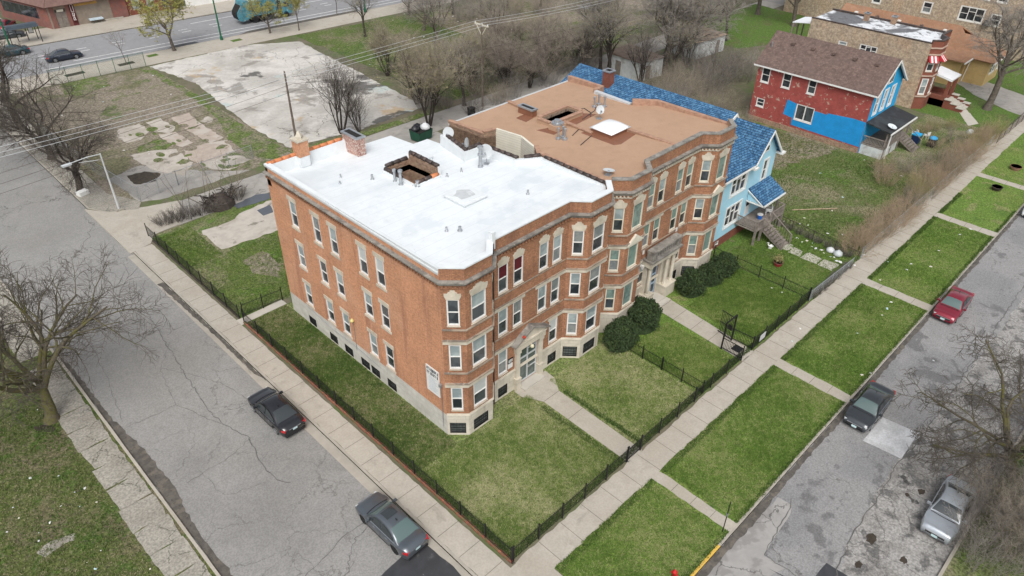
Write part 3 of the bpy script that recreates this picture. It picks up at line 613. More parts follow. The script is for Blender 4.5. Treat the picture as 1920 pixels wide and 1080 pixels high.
for i, pg in enumerate((((1458, 452), (1487, 459), (1486, 466), (1476, 470), (1455, 463)), ((1490, 464), (1505, 471), (1500, 482), (1477, 473)), ((1515, 473), (1540, 486), (1530, 495), (1500, 483)), ((1546, 487), (1574, 497), (1558, 508), (1532, 496)))):
    sheet('stepping_slab', jitter(P2(*pg), .05, .4, 50+i), .03, m_walkl)
sheet('driveway', jitter(P2((1785, 150), (1810, 140), (1868, 160), (1990, 205), (1990, 240), (1900, 212), (1830, 180)), .1, .6, 61), .02, m_alley)
sheet('path', jitter(P2((1795, 205), (1812, 205), (1835, 232), (1815, 236)), .05, .5, 62), .022, m_walkl)
# west side slabs, broken
for k in range(16):
    y0 = -8+k*2.1; o = random.uniform(-.12, .12)
    sheet('sidewalk', jitter([(-15.75, y0), (-17.55+o, y0+.05), (-17.6+o*.5, y0+2.07), (-15.7-max(0, o)*.5, y0+2.08)], .06, .45, 60+k), .02+.004*(k % 3), m_walkold)
sheet('sidewalk', jitter(rect(-15.56, -8, -15.4, 25), .02, .8), .022, m_walk)
sheet('sidewalk', rect(-17.6, 27, -15.6, 84), .015, m_walkold)
sheet('slab', jitter(P2((70, 1036), (98, 1014), (138, 1004), (142, 1011), (108, 1026), (80, 1046)), .12, .3, 80), .012, m_walkold)
sheet('bare_soil', jitter(P2((62, 800), (95, 792), (108, 808), (70, 812)), .1, .3, 81), .012, m_soil)
# alley mouth and the walk beyond it
sheet('alley_apron', [(-6.0, 36.2), (-4.0, 36.6), (-3.2, 37.9), (-.5, 38.2), (1.5, 42.6), (-1.4, 43.6), (-4.6, 45.1), (-6, 47.3)], .012, m_walk)
sheet('sidewalk', [(-5.57, 47.2), (-4.5, 45.1), (-2.2, 43.7), (-1.4, 45), (-3.2, 49), (-2.9, 84), (-5.57, 85.5)], .02, m_walkold)
sheet('sidewalk', [(-5, 85.9), (130, 78.0), (130, aven(130, 0)-.15), (-5, aven(-5, 0)-.15)], .02, m_walk)
sheet('sidewalk', [(-60, aven(-60, 1)+.15), (130, aven(130, 1)+.15), (130, 106), (30, 112), (10, 114.5), (-60, 118)], .02, m_walk)
for px in ((118, 142), (241, 116), (233, 84), (283, 54)):
    pass
for x, y, s in ((7.1, 88.0, 1.7), (14.0, 87.5, 1.5), (18.3, 88.6, 1.0), (31.0, 87.0, 1.1)):
    sheet('planting_bed', rect(x-s*.75, y-.55, x+s*.75, y+.55), .03, m_soil if s > 1.2 else m_fresh)
ln = MB()
for x0, x1, yo in ((4, 140, 1.9), (9, 140, 3.5)):
    for sgm in range(int((x1-x0)/20)):
        xa, xb = x0+sgm*20, x0+sgm*20+20
        ln.prism([(xa, aven(xa, 0)+yo), (xb, aven(xb, 0)+yo), (xb, aven(xb, 0)+yo+.16), (xa, aven(xa, 0)+yo+.16)], -.12, -.092)
for yo in (7.6, 9.0):
    for k in range(24):
        xa = 6+k*5.2; xb = xa+1.5; ln.prism([(xa, aven(xa, 0)+yo), (xb, aven(xb, 0)+yo), (xb, aven(xb, 0)+yo+.14), (xa, aven(xa, 0)+yo+.14)], -.12, -.092)
for x0, x1 in ((30, 140),):
    ln.prism([(x0, aven(x0, 0)+11.6), (x1, aven(x1, 0)+11.6), (x1, aven(x1, 0)+11.75), (x0, aven(x0, 0)+11.75)], -.12, -.092)
struct('lane_marking', ln, m_line)
sheet('avenue_patch', [(20.5, aven(20.5, 0)+.1), (26.5, aven(26.5, 0)+.1), (26, aven(26, 0)+1.5), (23, aven(23, 0)+1.6)], -.094, m_fresha, .05)
sheet('avenue_patch', [(32, aven(32, 0)+.1), (55, aven(55, 0)+.1), (55, aven(55, 0)+1.5), (35, aven(35, 0)+1.6)], -.094, m_gutter, .05)
# ---------------------------------------------------------------- the two brick apartment buildings
ST = 1.85
m_creambase = mat('cream_stone_base', (.58, .535, .45), .85, [(.6, 6, .45, .7, (.45, .40, .32), .6), (2.5, 5, .56, .7, (.36, .32, .26), .5), ('streak', 2, .56, .7, (.33, .29, .23), .5)], brick=(1.2, .46, (.54, .495, .41), (.40, .36, .30), .012), var=.1)
m_bandst = mat('stained_stone_band', (.33, .265, .205), .9, [(1.2, 6, .48, .62, (.16, .135, .115), .8), (3, 5, .58, .68, (.5, .44, .36), .6)], var=.15)
def front_path(x0, w=15.0):
    return [(x0, 0), (x0+1, -1), (x0+3.1, -1), (x0+4.1, 0), (x0+w-4.05, 0), (x0+w-3.1, -1), (x0+w-1, -1), (x0+w, 0)]
FLOORS = ((2.15, 4.22), (5.62, 7.66), (8.98, 11.02))

def apartment(x0, w, root, back, roof_z, roof_mat, roof_hole=(), style='white', side=True, plan=None, yb=18.85):
    wm = MB(); path = front_path(x0, w); fr = m_white if style == 'white' else m_cream
    wt = 13.1
    faces = [Face(path[i], path[i+1]) for i in range(7)]
    door = (x0+6.5, x0+8.35) if style == 'white' else (x0+6.05, x0+7.35)
    wins = []
    for i, F in enumerate(faces):
        ops = []
        if i in (0, 2, 4, 6):
            c = F.L/2
            for fl, (a, b) in enumerate(FLOORS): ops.append((c-.37, c+.37, a+.1, b-.05, fl, 'cham'))
            if style == 'white' or i == 4: ops.append((c-.55, c+.5, .15, 1.1, -1, 'bs'))
        elif i in (1, 5):
            for fl, (a, b) in enumerate(FLOORS): ops.append((.45, 1.62, a, b, fl, 'bay'))
            if style == 'white': ops.append((.4, 1.7, .15, 1.1, -1, 'bs'))
        else:
            for fl, (a, b) in enumerate(FLOORS):
                for u in (.47, 1.8, 4.12, 5.42):
                    if fl == 0 and u in (1.8, 4.12): continue
                    ops.append((u, u+.86, a, b, fl, 'main'))
            for u in (.45, 5.42): ops.append((u, u+.9, .15, 1.05, -1, 'bs'))
            ops.append((door[0]-x0-4.1, door[1]-x0-4.1, .22, 3.6, 0, 'door'))
        F.wall(wm, 0, wt, ops, ((-9, 1), (ST, 0)))
        for o in ops: wins.append((F, i, o))
    # side and rear walls
    P = plan
    for a, b in zip(P, P[1:]):
        F = Face(a, b)
        sidewall = side and abs(a[0]-x0) < .01 and abs(b[0]-x0) < .01
        if sidewall:
            ops = []
            ys = ((16.25, 15.35), (13.35, 12.45), (11.33, 10.43), (8.06, 7.16), (6.23, 5.33))
            for fl, (zz0, zz1) in enumerate(((2.1, 4.0), (5.55, 7.45), (8.93, 11.02))):
                for y1, y0 in ys: ops.append((yb-y1, yb-y0, zz0, zz1, fl, 'side'))
            for y1, y0 in ((16.46, 15.43), (13.58, 12.53), (11.63, 10.56), (9.56, 8.5), (8.32, 7.28), (6.42, 5.39)): ops.append((yb-y1, yb-y0, .05, .82, -1, 'bs'))
            F.wall(wm, 0, 12.75, ops, ((-9, 4), (1.8, 3)))
            for o in ops: wins.append((F, 9, o))
        else:
            z = 11.55
            F.wall(wm, 0, back, (), ((-9, 2),))
    part('wall', wm, [m_brickf, m_creambase, m_common, m_brick, m_foundation], root)
    for F, i, o in wins:
        u0, u1, v0, v1, fl, k = o
        if k == 'door': continue
        if k == 'bs': window(root, F, u0, u1, v0, v1, m_black, m_bsg, None, None, 'grille', fw=.05, name='basement_window')
        elif k == 'side': window(root, F, u0, u1, v0, v1, fr, None, 'stone', 'flat')
        elif style == 'brown' and k == 'bay':
            window(root, F, u0, u1, v0, v1, fr, None, 'stone', ('gable' if fl == 1 else 'wide' if fl == 2 else None), 'single', upper=m_green, stone=m_cream if fl == 1 else m_stone)
        else:
            up = m_curtain if (style == 'white' and i == 3 and fl == 2 and u0 < 2.5) else (random.choice([m_green, m_green, m_blind]) if style == 'brown' else None)
            window(root, F, u0, u1, v0, v1, fr, None, 'stone', ('wide' if k in ('cham', 'bay') else 'key') if fl == 2 else None, upper=up)
    # bands, cornice, parapet
    full = ([(x0, yb)] if side else [])+path
    bm = MB(); db = MB()
    for z0, z1, o in ((4.24, 4.52, .07), (7.69, 7.96, .07)):
        for seg in (path[0:4], path[4:8]): sweep(bm, seg, [(-.05, z0), (o, z0), (o, z1), (-.05, z1)])
        for u0, u1 in ((4.1, 6.1), (9.3, 10.95)) if z0 < 5 else ((4.1, 7.0), (7.9, 10.95)): sweep(bm, [(x0+u0+.05, 0), (x0+u1-.05, 0)], [(-.05, z0), (o-.02, z0), (o-.02, z1-.03), (-.05, z1-.03)])
    islands('lintel_band', bm, m_stone, root)
    for z0, z1, o in ((5.36, 5.46, .09), (8.74, 8.83, .09), (4.522, 4.585, .13), (7.962, 8.025, .13)):
        for seg in (path[0:4], path[4:8]): sweep(db, seg, [(-.05, z0), (o, z0), (o, z1), (-.05, z1)])
        sweep(db, [(x0+4.25, 0), (x0+10.8, 0)], [(-.05, z0), (o-.05, z0), (o-.05, z1-.01), (-.05, z1-.01)])
    islands('sill_band', db, m_bandst, root)
    wb = MB(); sweep(wb, path, [(-.05, ST-.04), (.09, ST-.04), (.05, ST+.1), (-.05, ST+.1)]); part('water_table', wb, m_stone, root)
    cm = MB(); sweep(cm, full, [(-.05, 11.98), (.08, 11.98), (.1, 12.12), (.26, 12.2), (.26, 12.28), (-.05, 12.31)])
    part('cornice', cm, m_stoned, root)
    dm = MB()
    for a, b in zip(full, full[1:]):
        F = Face(a, b)
        for k in range(int(F.L/.26)): F.slab(dm, .08+k*.26, .2+k*.26, 11.82, 11.955, -.02, .13)
    sweep(dm, full, [(-.05, 11.74), (.05, 11.74), (.05, 11.81), (-.05, 11.81)])
    part('dentil_band', dm, m_brickf if style == 'white' else m_stone, root)
    # parapet inner faces and coping along the front
    pm = MB(); sweep(pm, path, [(-.02, wt-.02), (-.02, 12.2), (-.30, 12.2), (-.30, wt-.02)][::-1]); part('parapet', pm, m_brickf if style == 'white' else m_roofb, root)
    cp = MB(); sweep(cp, path, [(.06, wt), (-.33, wt), (-.33, wt+.09), (.06, wt+.09)][::-1])
    part('coping', cp, m_flash if style == 'white' else m_stoned, root)
    return faces

# --- white roofed corner building
wroot = thing('apartment_building', 'orange brick corner apartment house with a bright white flat roof', 'apartment building', (0, 0, 0), 0, None)
wz = lambda x, y: 12.72-.043*max(0, y)-.0014*max(0, x)*max(0, y)
planW = [(15, 0), (15, 6.4), (13.5, 7.3), (13.2, 10.8), (11.7, 10.8), (12.5, 14.3), (12.4, 16.1), (11, 16.1), (10.9, 18.85), (0, 18.85), (0, 0)]
wf = apartment(0, 15, wroot, 11.5, 12.6, m_roofw, style='white', side=True, plan=planW)
hole = [(6.2, 9.85), (8.25, 9.85), (8.25, 13.1), (6.2, 13.1)]
rp = [(.03, .03), (1, -.7), (3.1, -.7), (4.1, .25), (10.95, .25), (11.9, -.7), (14, -.7), (14.97, .2), (14.97, 6.4), (13.45, 7.3), (13.15, 10.75), (11.65, 10.75), (12.45, 14.3), (12.4, 16.08), (10.98, 16.08), (10.88, 18.83), (.03, 18.83)]
rm = MB(); rm.prism(rp, lambda x, y: wz(x, y)-.4, wz, 0, 0, holes=[hole[::-1]]); part('roof', rm, m_roofw, wroot)
# side and rear parapet with white flashing and terracotta caps
pp = MB()
pp.poly([(.0, 18.85, 12.78), (.0, 0, 12.78), (-.03, 0, 13.06), (-.03, 18.85, 12.8)]); 
sweep(pp, [(0, 18.85), (0, .05)], [(.04, 12.72), (.04, 12.82), (-.34, 12.84), (-.34, 11.4)][::-1])
sweep(pp, [(6.5, 18.85), (0, 18.85)], [(-.02, 11.2), (-.02, 12.72), (-.30, 12.72), (-.55, 11.2)][::-1])
rside = [(15, 0), (15, 6.4), (13.5, 7.3), (13.2, 10.8), (11.7, 10.8), (12.5, 14.2)]
sweep(pp, rside, [(.02, 11.4), (.02, 12.72), (-.28, 12.74), (-.34, 11.6)][::-1])
islands('parapet_flashing', pp, m_flash, wroot)
tc_ = MB()
for k in range(10):
    tc_.tube([(.15+k*.62, 18.72, 12.76), (.15+k*.62+.6, 18.72, 12.76)], [.17, .145], 8)
for a, b in zip(rside, rside[1:]):
    F = Face(a, b); tcd = MB()
    for k in range(int(F.L/.6)):
        tcd.tube([F.pt(k*.6, 12.78, .06), F.pt(k*.6+.61, 12.78, .06)], [.17, .14], 8)
    part('dark_coping_tile', tcd, m_tiled, wroot, True)
part('coping_tile', tc_, m_tile, wroot, True)
# light shaft with its own brick parapet
SH = dict(zip(zip(hole, hole[1:]+hole[:1]), (12.42, 12.9, 12.45, 12.36)))
sh = MB()
for a, b in zip(hole, hole[1:]+hole[:1]):
    Face(b, a).wall(sh, 4, SH[(a, b)]+.04)
part('light_shaft', sh, [m_common], wroot)
hb = MB()
for i in range(4):
    a, b = hole[i], hole[(i+1) % 4]; h_ = SH[(a, b)]; sweep(hb, [a, b], [(.012, 11.6), (.012, h_), (.26, h_), (.32, 11.6)])
islands('shaft_curb', hb, m_flash, wroot)
for i in range(4):
    a, b = hole[i], hole[(i+1) % 4]; F = Face(a, b); sc1, sc2 = MB(), MB()
    rngk = [(k, sc1 if (i == 0 and k == 2) else sc2) for k in range(int(F.L/.62))]
    if i == 3: rngk = rngk[:3]
    for k, q in rngk: q.tube([F.pt(.1+k*.62, SH[(a, b)]+.06, .12), F.pt(.1+k*.62+.63, SH[(a, b)]+.06, .12)], [.17, .14], 8)
    part('shaft_coping', sc2, m_tiled, wroot, True); part('shaft_coping', sc1, m_tile, wroot, True)
# skylight hatch, roof hatch, pipes, chimneys, corner stub
def zr(x, y): return wz(x, y)
hm = MB(); z = zr(7.2, 6); hm.box(6.35, 4.95, z-.1, 8.2, 6.85, z+.18); hm.box(6.25, 4.85, z+.18, 8.3, 6.95, z+.25); hm.box(6.45, 5.05, z+.25, 8.1, 6.75, z+.28); hh_ = part('roof_hatch', hm, m_flash, wroot); hm = MB(); hm.prism(jitter([(6.7, 5.6), (7.7, 5.4), (8.0, 6.3), (7.2, 6.7), (6.6, 6.3)], .08, .3, 4), z+.2, z+.285); part('weathered_patch', hm, mat('grey_weathering', (.47, .49, .50), .6, [(2, 5, .5, .62, (.6, .62, .63), .8)], var=.1), hh_)
hm = MB(); z = zr(9.2, 13.1); hm.box(8.85, 12.6, z-.1, 10.0, 13.7, z+.22); hm.box(8.78, 12.53, z+.22, 10.07, 13.77, z+.3); part('roof_hatch', hm, m_flash, wroot)
for x, y, r, h in ((5.75, 11.5, .09, .7), (5.7, 10.75, .11, .9), (6.3, 9.7, .12, .42), (4.85, 12.9, .09, .35), (2.85, 13.9, .06, .2), (3.45, 14.7, .05, .3), (8.7, 9.4, .07, .25), (9.95, 9.3, .06, .3), (3.5, 3.4, .07, .28), (4.1, 2.85, .1, .28), (10.5, 3.3, .07, .3)):
    q = MB(); z = zr(x, y); q.lathe((x, y, z-.15), [(r*1.7, .15), (r*1.5, .19), (r, .22), (r, .15+h), (r*.8, .15+h)], 12)
    if h > .6: q.lathe((x, y, z), [(r*1.5, h+.05), (r*1.5, h+.2), (r*.4, h+.26)], 12)
    part('vent_pipe', q, m_metal if r < .12 or h > .4 else m_flash, wroot, False)
q = MB(); x, y = 11.42, 8.9; z = zr(x, y); q.lathe((x, y, z), [(.2, -.1), (.2, .12), (.13, .14), (.13, .9), (.2, .92), (.2, 1.05), (.13, 1.06), (.13, 1.5), (.22, 1.52), (.22, 1.62), (.05, 1.7)], 14); part('flue', q, m_metal, wroot)
def chimney(root, x, y, z0, z1, hx, hy, m, cap=True, hood=False):
    q = MB(); q.box(x-hx, y-hy, z0, x+hx, y+hy, z1); c = part('chimney', q, m, root)
    k = MB(); k.box(x-hx-.07, y-hy-.07, z1, x+hx+.07, y+hy+.07, z1+.12)
    if hood: k.lathe((x, y, z1+.12), [(hx*.75, 0), (hx*.75, .18), (hx*.1, .55)], 4)
    part('chimney_cap', k, m_stone if hood else m_metal, c)
    if not hood:
        k = MB(); k.box(x-hx+.12, y-hy+.12, z1+.12, x+hx-.12, y+hy-.12, z1+.125); part('flue_opening', k, m_dark, c)
q = MB(); q.box(2.42, 18.1, 11.9, 3.18, 18.9, 12.7); part('chimney_base', q, m_flash, wroot)
chimney(wroot, 2.8, 18.5, 12.7, 13.85, .42, .42, m_brick, hood=True)
chimney(wroot, 6.85, 17.9, 11.2, 13.2, .36, .95, mat('mottled_brick', (.42, .22, .17), .95, [(6, 3, .5, .6, (.55, .48, .42), .8), (7, 3, .58, .64, (.2, .04, .05), .8)], brick=(.24, .085, (.3, .12, .1), (.4, .35, .3), .014), var=.2))
q = MB(); q.box(3.95, -.15, 12.6, 4.2, .15, 13.75); part('parapet_stub', q, m_flash, wroot)
# downpipe and wall cables
q = MB(); q.tube([(4.05, .12-.25, 13.0), (4.05, -.13, .1)], .055, 6); part('downpipe', q, m_tiled, wroot)
q = MB(); q.tube([(-.03, 9.9, 1.2), (-.03, 9.85, 3.9)], .02, 5); q.tube([(-.03, 16.8, 1.75), (-.03, 13, 1.4), (-.03, 9.9, 1.5), (-.03, 7, 1.3)], .015, 5); part('cable', q, m_metal, wroot)
q = MB(); q.lathe((-.12, 9.85, 3.9), [(.03, -.1), (.14, 0), (.16, .12), (.05, .26)], 10); part('wall_lamp', q, mat('lamp_globe', (.62, .52, .22), .3, var=0), wroot, True)
q = MB(); q.tube([(-.05, .33, .6), (-.05, .33, 4.2)], .02, 5); q.box(-.2, .22, 4.1, -.02, .42, 4.3); part('conduit', q, m_metal, wroot)
# limestone entrance with pediment, glazed doors, step
F = wf[3]; U = lambda x: x-4.1
en = MB()
for a, b in ((6.12, 6.48), (8.37, 8.73)):
    F.slab(en, U(a), U(b), 1.1, 3.55, -.05, .2); F.slab(en, U(a)-.06, U(b)+.03, 0, 1.0, -.05, .3); F.slab(en, U(a)-.08, U(b)+.03, 1.0, 1.1, -.05, .34); F.slab(en, U(a)-.06, U(b)+.03, 3.3, 3.56, -.05, .28)
F.slab(en, U(6.0), U(8.85), 3.56, 4.05, -.05, .3); F.slab(en, U(5.95), U(8.9), 4.05, 4.17, -.05, .38)
F.plate(en, [(U(5.9), 4.17), (U(8.95), 4.17), (U(7.43), 5.0)], -.05, .26)
for k in range(14): F.slab(en, U(6.2)+k*.18, U(6.2)+k*.18+.09, 3.68, 3.93, .3, .33)
e = part('entrance_portal', en, m_stone, wroot)
pr = MB()
F.plate(pr, [(U(5.7), 4.172), (U(5.72), 4.3), (U(7.43), 5.22), (U(7.43), 5.02)], -.05, .5); F.plate(pr, [(U(7.432), 5.02), (U(7.432), 5.22), (U(9.14), 4.3), (U(9.16), 4.172)], -.05, .5)
islands('pediment_roof', pr, m_stoned, e)
dm = MB(); a, b = U(6.5), U(8.35)
for u in (a, (a+b)/2-.05, b-.1): F.slab(dm, u, u+.1, .22, 3.6, -.13, -.03)
for v in (.22, 2.35, 3.5): F.slab(dm, a+.1, b-.1, v, v+.1, -.128, -.032)
F.slab(dm, (a+b)/2+.05, b-.1, 1.2, 1.27, -.126, -.034); F.slab(dm, (a+b)/2+.05, b-.1, 2.95, 3.02, -.126, -.034)
dr = part('entrance_door', dm, m_lampm, wroot)
gm = MB(); gm.poly([F.pt(a, .3, -.09), F.pt(b, .3, -.09), F.pt(b, 3.55, -.09), F.pt(a, 3.55, -.09)]); part('pane', gm, mat('door_glass', (.05, .075, .07), .08, [(.8, 3, .45, .6, (.12, .16, .15), .8)], spec=.9, var=0), dr)
hm = MB(); F.slab(hm, (a+b)/2+.08, (a+b)/2+.2, 1.25, 1.5, -.03, .03); part('handle', hm, m_chrome, dr)
gm = MB(); gm.lathe((7.43, -.38, 3.4), [(.04, -.12), (.13, -.05), (.15, .06), (.06, .18)], 10); part('globe_lamp', gm, mat('cream_globe', (.6, .56, .4), .3, var=0), e, True)
stp = MB(); stp.box(6.45, -.72, -.05, 8.5, -.02, .2); part('doorstep', stp, m_walkl, wroot)
pb = MB(); F.slab(pb, U(5.45), U(5.92), 2.75, 3.15, .0, .05, 0); F.slab(pb, U(5.47), U(5.9), 2.3, 2.7, .0, .04, 1)
for k in range(4): F.slab(pb, U(5.5)+k*.1, U(5.56)+k*.1, 2.82, 3.08, .05, .056, 1)
part('notice_plate', pb, [m_black, m_white], wroot)

# --- brown roofed building
broot = thing('apartment_building', 'brick apartment house under a flat brown coated roof with white skylight dome', 'apartment building', (15.15, 0, 0), 0, None)
planB = [(30.2, 0), (30.1, 7), (28.7, 8.6), (28.9, 12.7), (30.1, 12.9), (30, 16.8), (15.2, 16.8), (15.5, 12.9), (16.6, 12.7), (17.0, 10.3), (16.3, 8.2), (15.2, 6.8), (15.15, 0)]
bf = apartment(15.2, 15.0, broot, 11.9, 12.4, m_roofb, style='brown', side=False, plan=planB)
bz = lambda x, y: 12.72-.045*max(0, y)
holeB = [(20.5, 10.3), (23.9, 10.3), (23.9, 11.6), (20.5, 11.6)]
off = 15.2
rp = [(off+.1, .25), (off+1, -.7), (off+3.1, -.7), (off+4.1, .25), (off+10.95, .25), (off+11.9, -.7), (off+14, -.7), (off+14.95, .3), (30.05, 7), (28.65, 8.6), (28.85, 12.7), (30.05, 12.9), (29.97, 16.77), (15.23, 16.77), (15.53, 12.93), (16.63, 12.73), (17.03, 10.3), (16.33, 8.2), (15.23, 6.8)]
rm = MB(); rm.prism(rp, lambda x, y: bz(x, y)-.4, bz, 0, 0, holes=[holeB[::-1]]); part('roof', rm, m_roofb, broot)
sh = MB()
for a, b in zip(holeB, holeB[1:]+holeB[:1]): Face(b, a).wall(sh, 3, 12.45)
part('light_shaft', sh, [m_shaft], broot)
cb = MB(); ct = MB()
for i in range(4):
    a, b = holeB[i], holeB[(i+1) % 4]; sweep(cb, [a, b], [(.012, 11.6), (.012, 12.55), (.3, 12.55), (.36, 11.6)]); sweep(ct, offset_path([a, b], 0), [(0, 12.552), (0, 12.62), (.36, 12.62), (.36, 12.552)])
for (a, b) in (((21.5, 10.0), (21.4, 6.9)), ((23.6, 5.5), (23.9, .8)), ((21.9, 16.6), (21.6, 13.4))):
    F = Face(a, b); z = bz(*a); F.slab(cb, 0, F.L, z-.4, z+.16, -.12, .12); F.slab(ct, 0, F.L, z+.162, z+.25, -.17, .17)
islands('roof_curb', cb, m_roofb, broot); islands('curb_coping', ct, m_tilep, broot)
cp = MB(); sweep(cp, [(30.2, .1), (30.1, 7), (28.7, 8.6)], [(.08, 12.35), (.08, 12.82), (-.3, 12.82), (-.3, 12.1)][::-1]); sweep(cp, [(28.95, 12.75), (30.1, 12.9), (30, 16.8)], [(.08, 11.9), (.08, 12.45), (-.3, 12.45), (-.3, 11.9)][::-1])
islands('side_coping', cp, m_tilep, broot)
cp = MB(); sweep(cp, [(28.7, 8.65), (28.75, 10), (28.9, 12.7)], [(.1, 12.0), (.1, 12.42), (-.28, 12.42), (-.28, 12.0)][::-1]); sweep(cp, [(30, 16.8), (15.2, 16.8)], [(.05, 11.85), (.05, 12.02), (-.1, 12.02), (-.1, 11.85)][::-1]); part('edge_flashing', cp, m_lampm, broot)
# left light court: brick up to a tile edge, ivory siding in the middle
lc = MB()
for a, b, h in (((15.2, 16.8), (15.5, 12.9), 12.2), ((15.5, 12.9), (16.6, 12.7), 12.35), ((16.3, 8.2), (15.2, 6.8), 12.5)):
    Face(a, b).wall(lc, 9, h); F = Face(a, b); F.slab(lc, 0, F.L, 11.6, h, -.25, -.005)
islands('court_wall', lc, [m_common], broot)
tl = MB()
for a, b, h in (((15.2, 16.8), (15.5, 12.9), 12.2), ((15.5, 12.9), (16.6, 12.7), 12.35), ((16.3, 8.2), (15.2, 6.8), 12.5), ((15.2, 6.8), (15.15, .3), 12.75)):
    F = Face(a, b); F.slab(tl, 0, F.L, h+.002, h+.1, -.3, .05)
islands('tile_edge', tl, m_tilep, broot)
sg = MB(); F = Face((16.63, 12.72), (17.0, 10.3)); F.slab(sg, 0, F.L, 9.5, 12.42, -.15, .04); F = Face((17.0, 10.3), (16.3, 8.2)); F.slab(sg, 0, F.L, 9.5, 12.4, -.15, .04); islands('court_siding', sg, m_siding, broot)
# skylight dome on its curb with fresh coating around it, hatch box, chimney, stacks
q = MB(); z = bz(22.6, 6); q.prism([(20.9, 7.6), (20.7, 4.2), (21.2, 3.9), (23.6, 4.3), (24.3, 5.2), (24.2, 7.4)], z-.3, lambda x, y: bz(x, y)+.006); islands('coating_patch', q, m_roofd, broot)
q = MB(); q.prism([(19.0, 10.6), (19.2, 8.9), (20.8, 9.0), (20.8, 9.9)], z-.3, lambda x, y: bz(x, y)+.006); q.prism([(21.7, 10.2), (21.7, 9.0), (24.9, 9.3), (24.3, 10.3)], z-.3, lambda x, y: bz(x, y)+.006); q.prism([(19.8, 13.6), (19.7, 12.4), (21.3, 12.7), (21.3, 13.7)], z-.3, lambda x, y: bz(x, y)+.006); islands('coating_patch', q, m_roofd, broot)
q = MB(); q.box(21.55, 5.15, z-.2, 23.75, 7.1, z+.36); sk = part('skylight', q, m_roofd, broot)
q = MB(); n = 10; vs = []; fs = []
for i in range(n+1):
    for j in range(n+1):
        a, b = i/n*2-1, j/n*2-1; vs.append((22.65+a*1.17, 6.12+b*1.05, z+.36+.34*((1-a*a)*(1-b*b))**.42))
for i in range(n):
    for j in range(n): k = i*(n+1)+j; fs.append((k, k+n+1, k+n+2, k+1))
q.faces(vs, fs); q.box(21.44, 5.03, z+.34, 23.86, 7.21, z+.38); part('dome', q, m_skyl, sk, True)
q = MB(); z = bz(20.3, 9.6); q.box(19.75, 9.15, z-.1, 20.95, 10.0, z+.4); c = part('vent_box', q, m_roofb, broot)
k = MB(); k.lathe((20.35, 9.6, z+.4), [(.5, 0), (.5, .14), (.28, .16), (.26, .34), (.1, .36)], 14); part('vent_cap', k, m_metal, c)
chimney(broot, 21.1, 13.6, 11.8, 12.62, .28, .8, m_roofd)
for x, y in ((18.75, 8.05), (19.25, 8.0), (19.0, 7.6), (26.0, 10.5), (26.7, 10.6), (26.6, 9.9)):
    z = bz(x, y); q = MB(); q.lathe((x, y, z), [(.2, -.05), (.2, .14), (.08, .18), (.08, .7), (.12, .72), (.12, .92), (.04, .97)], 12); part('flue', q, m_metal, broot)
# loose black cables across the roof
q = MB()
for pts in (((19.0, 6.0), (21.0, 6.6)), ((21.4, 8.2), (20.0, 7.7)), ((23.2, 9.4), (25.3, 9.9), (26.0, 10.3)), ((24.1, 9.3), (24.8, 9.9), (25.2, 10.9), (24.7, 11.3), (23.9, 11.5))):
    q.tube([(x, y, bz(x, y)+.03) for x, y in pts], .035, 6)
islands('roof_cable', q, m_tiled, broot)
# stone entrance with balustrade
F = bf[3]; U = lambda x: x-19.3
en = MB()
for a, b in ((20.55, 20.75), (23.3, 23.6)): pass
F.slab(en, U(20.3), U(21.2), 0, 1.0, -.05, .75); F.slab(en, U(20.25), U(21.25), 1.0, 1.14, -.05, .8); F.slab(en, U(20.5), U(21.2), 1.14, 3.9, -.05, .3)
F.slab(en, U(22.65), U(24.0), 0, 1.0, -.05, .95); F.slab(en, U(22.6), U(24.1), 1.0, 1.14, -.05, 1.0); F.slab(en, U(22.65), U(24.0), 1.14, 3.9, -.05, .25)
for x in (20.62, 22.95, 23.85):
    c = F.pt(U(x), 1.14, .55); en.lathe(c, [(.2, 0), (.2, .12), (.15, .16), (.13, 2.45), (.22, 2.6), (.22, 2.76)], 10)
F.slab(en, U(20.25), U(24.15), 3.9, 4.4, -.05, .8)
F.plate(en, [(U(21.2), 3.4), (U(22.65), 3.4), (U(22.65), 3.9), (U(21.2), 3.9)], -.05, .15)
e = part('entrance_portal', en, m_stone, broot)
bl = MB(); F.slab(bl, U(20.15), U(24.25), 4.402, 4.56, -.05, 1.0)
for u in (20.3, 23.7): F.slab(bl, U(u), U(u)+.45, 4.562, 5.25, .3, .85)
F.slab(bl, U(20.3), U(24.15), 5.252, 5.4, .25, .92)
for k in range(10): F.slab(bl, U(20.85)+k*.29, U(20.85)+k*.29+.12, 4.56, 5.25, .5, .66)
part('balustrade', bl, m_stoned, e)
dm = MB(); a, b = U(21.25), U(22.55)
for u in (a, (a+b)/2-.05, b-.1): F.slab(dm, u, u+.1, .24, 3.4, -.13, -.02)
for v in (.24, 1.2, 2.1, 3.3): F.slab(dm, a+.1, b-.1, v, v+.1, -.128, -.022)
dr = part('entrance_door', dm, mat('pale_blue_door', (.30, .38, .46), .5), broot)
gm = MB(); gm.poly([F.pt(a, .3, -.09), F.pt(b, .3, -.09), F.pt(b, 3.35, -.09), F.pt(a, 3.35, -.09)]); part('pane', gm, m_glass, dr)
stp = MB(); stp.box(21.2, -1.1, -.05, 22.65, -.02, .22); stp.box(21.2, -1.5, -.05, 22.8, -1.1, .12); part('doorstep', stp, m_walkl, broot)
for x, z in ((20.05, 5.0), (24.4, 5.25)):
    q = MB(); F.slab(q, U(x), U(x)+.2, z, z+.35, 0, .05); part('wall_plate', q, m_white, broot)
